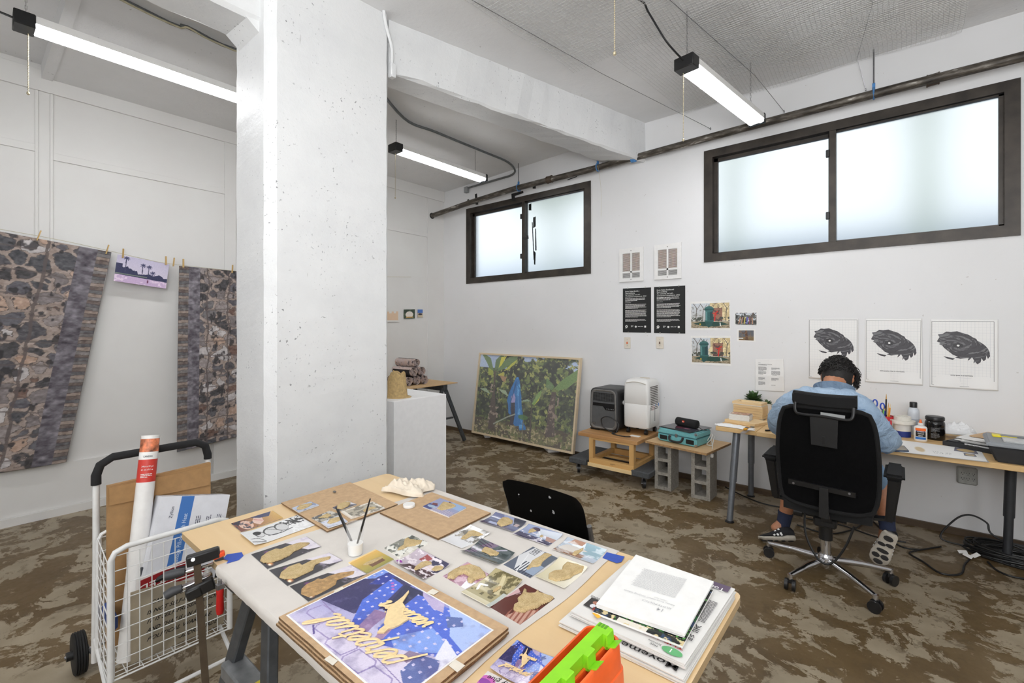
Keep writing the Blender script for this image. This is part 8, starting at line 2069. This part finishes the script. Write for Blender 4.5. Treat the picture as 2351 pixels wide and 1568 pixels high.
p.put((p.V>.42+.22*p.U-.1*np.sin(p.U*9)*.5+(fbm(p.U*14,p.V*3,4)-.5)*.2)&(p.V<.72+.04*p.U),(44,46,82));p.rect(0,.3,.12,.7,(44,46,82))
for u,t_ in((.50,.18),(.62,.20),(.18,.02),(.70,.42)):
 p.line([(u,.6),(u-.01,t_+.04)],.012,(60,60,92))
 for k in range(7):a_=k*.9;p.line([(u,t_+.04),(u+.05*math.cos(a_),t_+.04+.07*math.sin(a_)+.03)],.014,(60,62,100))
p.line([(.62,.80),(.62,.88)],.02,(110,50,90)).rect(0,.66,.6,.70,(110,120,110)).grain(5)
o=sheet('beach_photograph',p,[atX(270,584,BX),atX(389,607,BX),atX(380,663,BX),atX(260,645,BX)],PRINT,None,.0008,lambda u,v:.012*v*v);tag(o,'violet beach photograph with palm trees, clipped to the line between the banners','photograph')
ln=[V((BX+.004,-1.9,2.36)),V((BX+.004,-.55,2.215)),atX(85,541,BX+.004),atX(256,577,BX+.004),atX(330,594,BX+.004),atX(411,608,BX+.004),V((BX+.004,tl2.y+.95,1.99)),V((BX+.004,3.2,2.06)),V((DB+.012,3.9,2.12))]
m=MB();m.tube(spline(ln,4),.0018,5);tag(m.build('clothesline',STRING),'thin clothesline holding the banners along the panelled wall','line')
PEG=wood('peg_wood',(206,176,120),(186,152,96),2,40,.7)
peg_lab=['clothes peg on the slanting banner, farthest from the column','clothes peg at the corner of the slanting banner','clothes peg at the left corner of the beach photograph','clothes peg at the right corner of the beach photograph','empty clothes peg between the photograph and the straight banner','clothes peg at the corner of the straight banner','clothes peg on the straight banner, next to the column']
for k,(px,py,ln_)in enumerate(((86,541,.3),(244,573,.25),(282,582,.05),(381,599,.0),(398,602,.1),(421,605,0),(533,618,.05))):
 q_=atX(px,py,BX+.012);r=thing('clothes_peg',peg_lab[k],'clothes peg',q_,0,'clothes pegs on the line')
 for sg in(-1,1):
  m=MB();m.bar(q_+V((sg*.006,-.01*ln_,-.035)),q_+V((sg*.0045,.06*ln_,.040)),.010,.007);m.build('peg_half',PEG,r)
  # ---- hail-screen mesh sheets tacked under the near ceiling, and stay wires
def wire_sheet(x0,x1,y0,y1,label,seed,sag=.02,step=.0265,rot=0):
 m=MB();r_=.0008;n1=int((x1-x0)/step);n2=int((y1-y0)/step)
 ph=seed*1.7
 def zz(x,y):return zceil(max(x,-1.6),y)-.010-sag*(.5+.5*math.sin(x*2.1+ph)*math.cos(y*1.7+ph))-.012*math.sin(y*5+x*3+ph)**2
 def run(pts):
  prev=None
  for p_ in pts:
   cur=[m.bm.verts.new(p_+V(q_))for q_ in((-r_,-r_,0),(r_,r_,0),(0,0,-1.6*r_))]
   if prev:
    for i in range(3):m.bm.faces.new((prev[i],prev[(i+1)%3],cur[(i+1)%3],cur[i]))
   prev=cur
 for i in range(n1+1):
  x=x0+i*step;run([V((x+.01*math.sin(k*.8+ph),y0+(y1-y0)*k/10,zz(x,y0+(y1-y0)*k/10)))for k in range(11)])
 for j in range(n2+1):
  y=y0+j*step;run([V((x0+(x1-x0)*k/8,y,zz(x0+(x1-x0)*k/8,y)))for k in range(9)])
 o=m.build('wire_mesh',M('galvanised_wire',(196,196,194),.5,.5,var=0),None,recalc=False);o['kind']='stuff';return o
wire_sheet(-1.90,-1.02,1.6,3.05,'',1);wire_sheet(-1.55,-.55,2.95,4.46,'',2,.03);wire_sheet(-1.0,.02,1.5,4.0,'',3,.012);wire_sheet(-.55,.36,3.0,4.46,'',4,.02)
for pts,lab in(([V((-1.9,1.7,3.33)),V((-1.75,3.2,3.42)),atY(1632,296,4.485)],'thin stay wire under the ceiling, ending on the wall nearest the beam'),([V((-1.1,2.0,3.34)),V((-.95,3.3,3.42)),V((-.86,4.1,3.47)),atY(1801,257,4.485)],'thin stay wire under the ceiling, ending beside the light'),([V((-.5,2.4,3.36)),V((-.1,3.6,3.45)),atY(1968,133,4.4),atY(1988,207,4.485)],'thin stay wire ending at a screw eye above the large window')):
 w_=thing('stay_wire',lab,'wire',pts[-1],0,'stay wires under the ceiling');m=MB();m.tube(pts,.002,5);m.build('wire',STEEL,w_);q_=pts[-1]
 m=MB();m.tube([q_+V((0,-.012+.009*math.cos(k*PI/5),.009*math.sin(k*PI/5)))for k in range(10)],.003,5,closed=True);m.cyl(q_+V((0,-.004,0)),q_+V((0,.004,0)),.004,seg=6);m.build('screw_eye',STEEL,w_)
cbx=thing('column_cable','white-painted cable and box running down the column edge at the beam','cable',(-2.36,1.62,3.1))
e0=atX(905,155,-2.37);e0=V((-2.385,1.715,e0.z))
m=MB();m.tube(spline([V((-2.35,1.63,3.4)),V((-2.357,1.655,3.28)),V((-2.36,1.70,3.16)),V((-2.375,1.712,3.07))],5),.010,8);m.build('cable',CONC,cbx,smooth=True)
B((-2.40,1.70,2.985),(-2.36,1.735,3.07),'cable_box',CONC,cbx,.004)
q_=atz(540,1185,0);m=MB();q_=V((-2.98,1.18,0));m.box(q_+V((-.10,-.12,.0)),q_+V((.06,.10,.30)),bev=.03,seg=2);o=m.build('black_bag',M('bag_black',(26,26,27),.7,var=.1),None,smooth=True);tag(o,'black bag with a strap on the floor behind the column','bag')
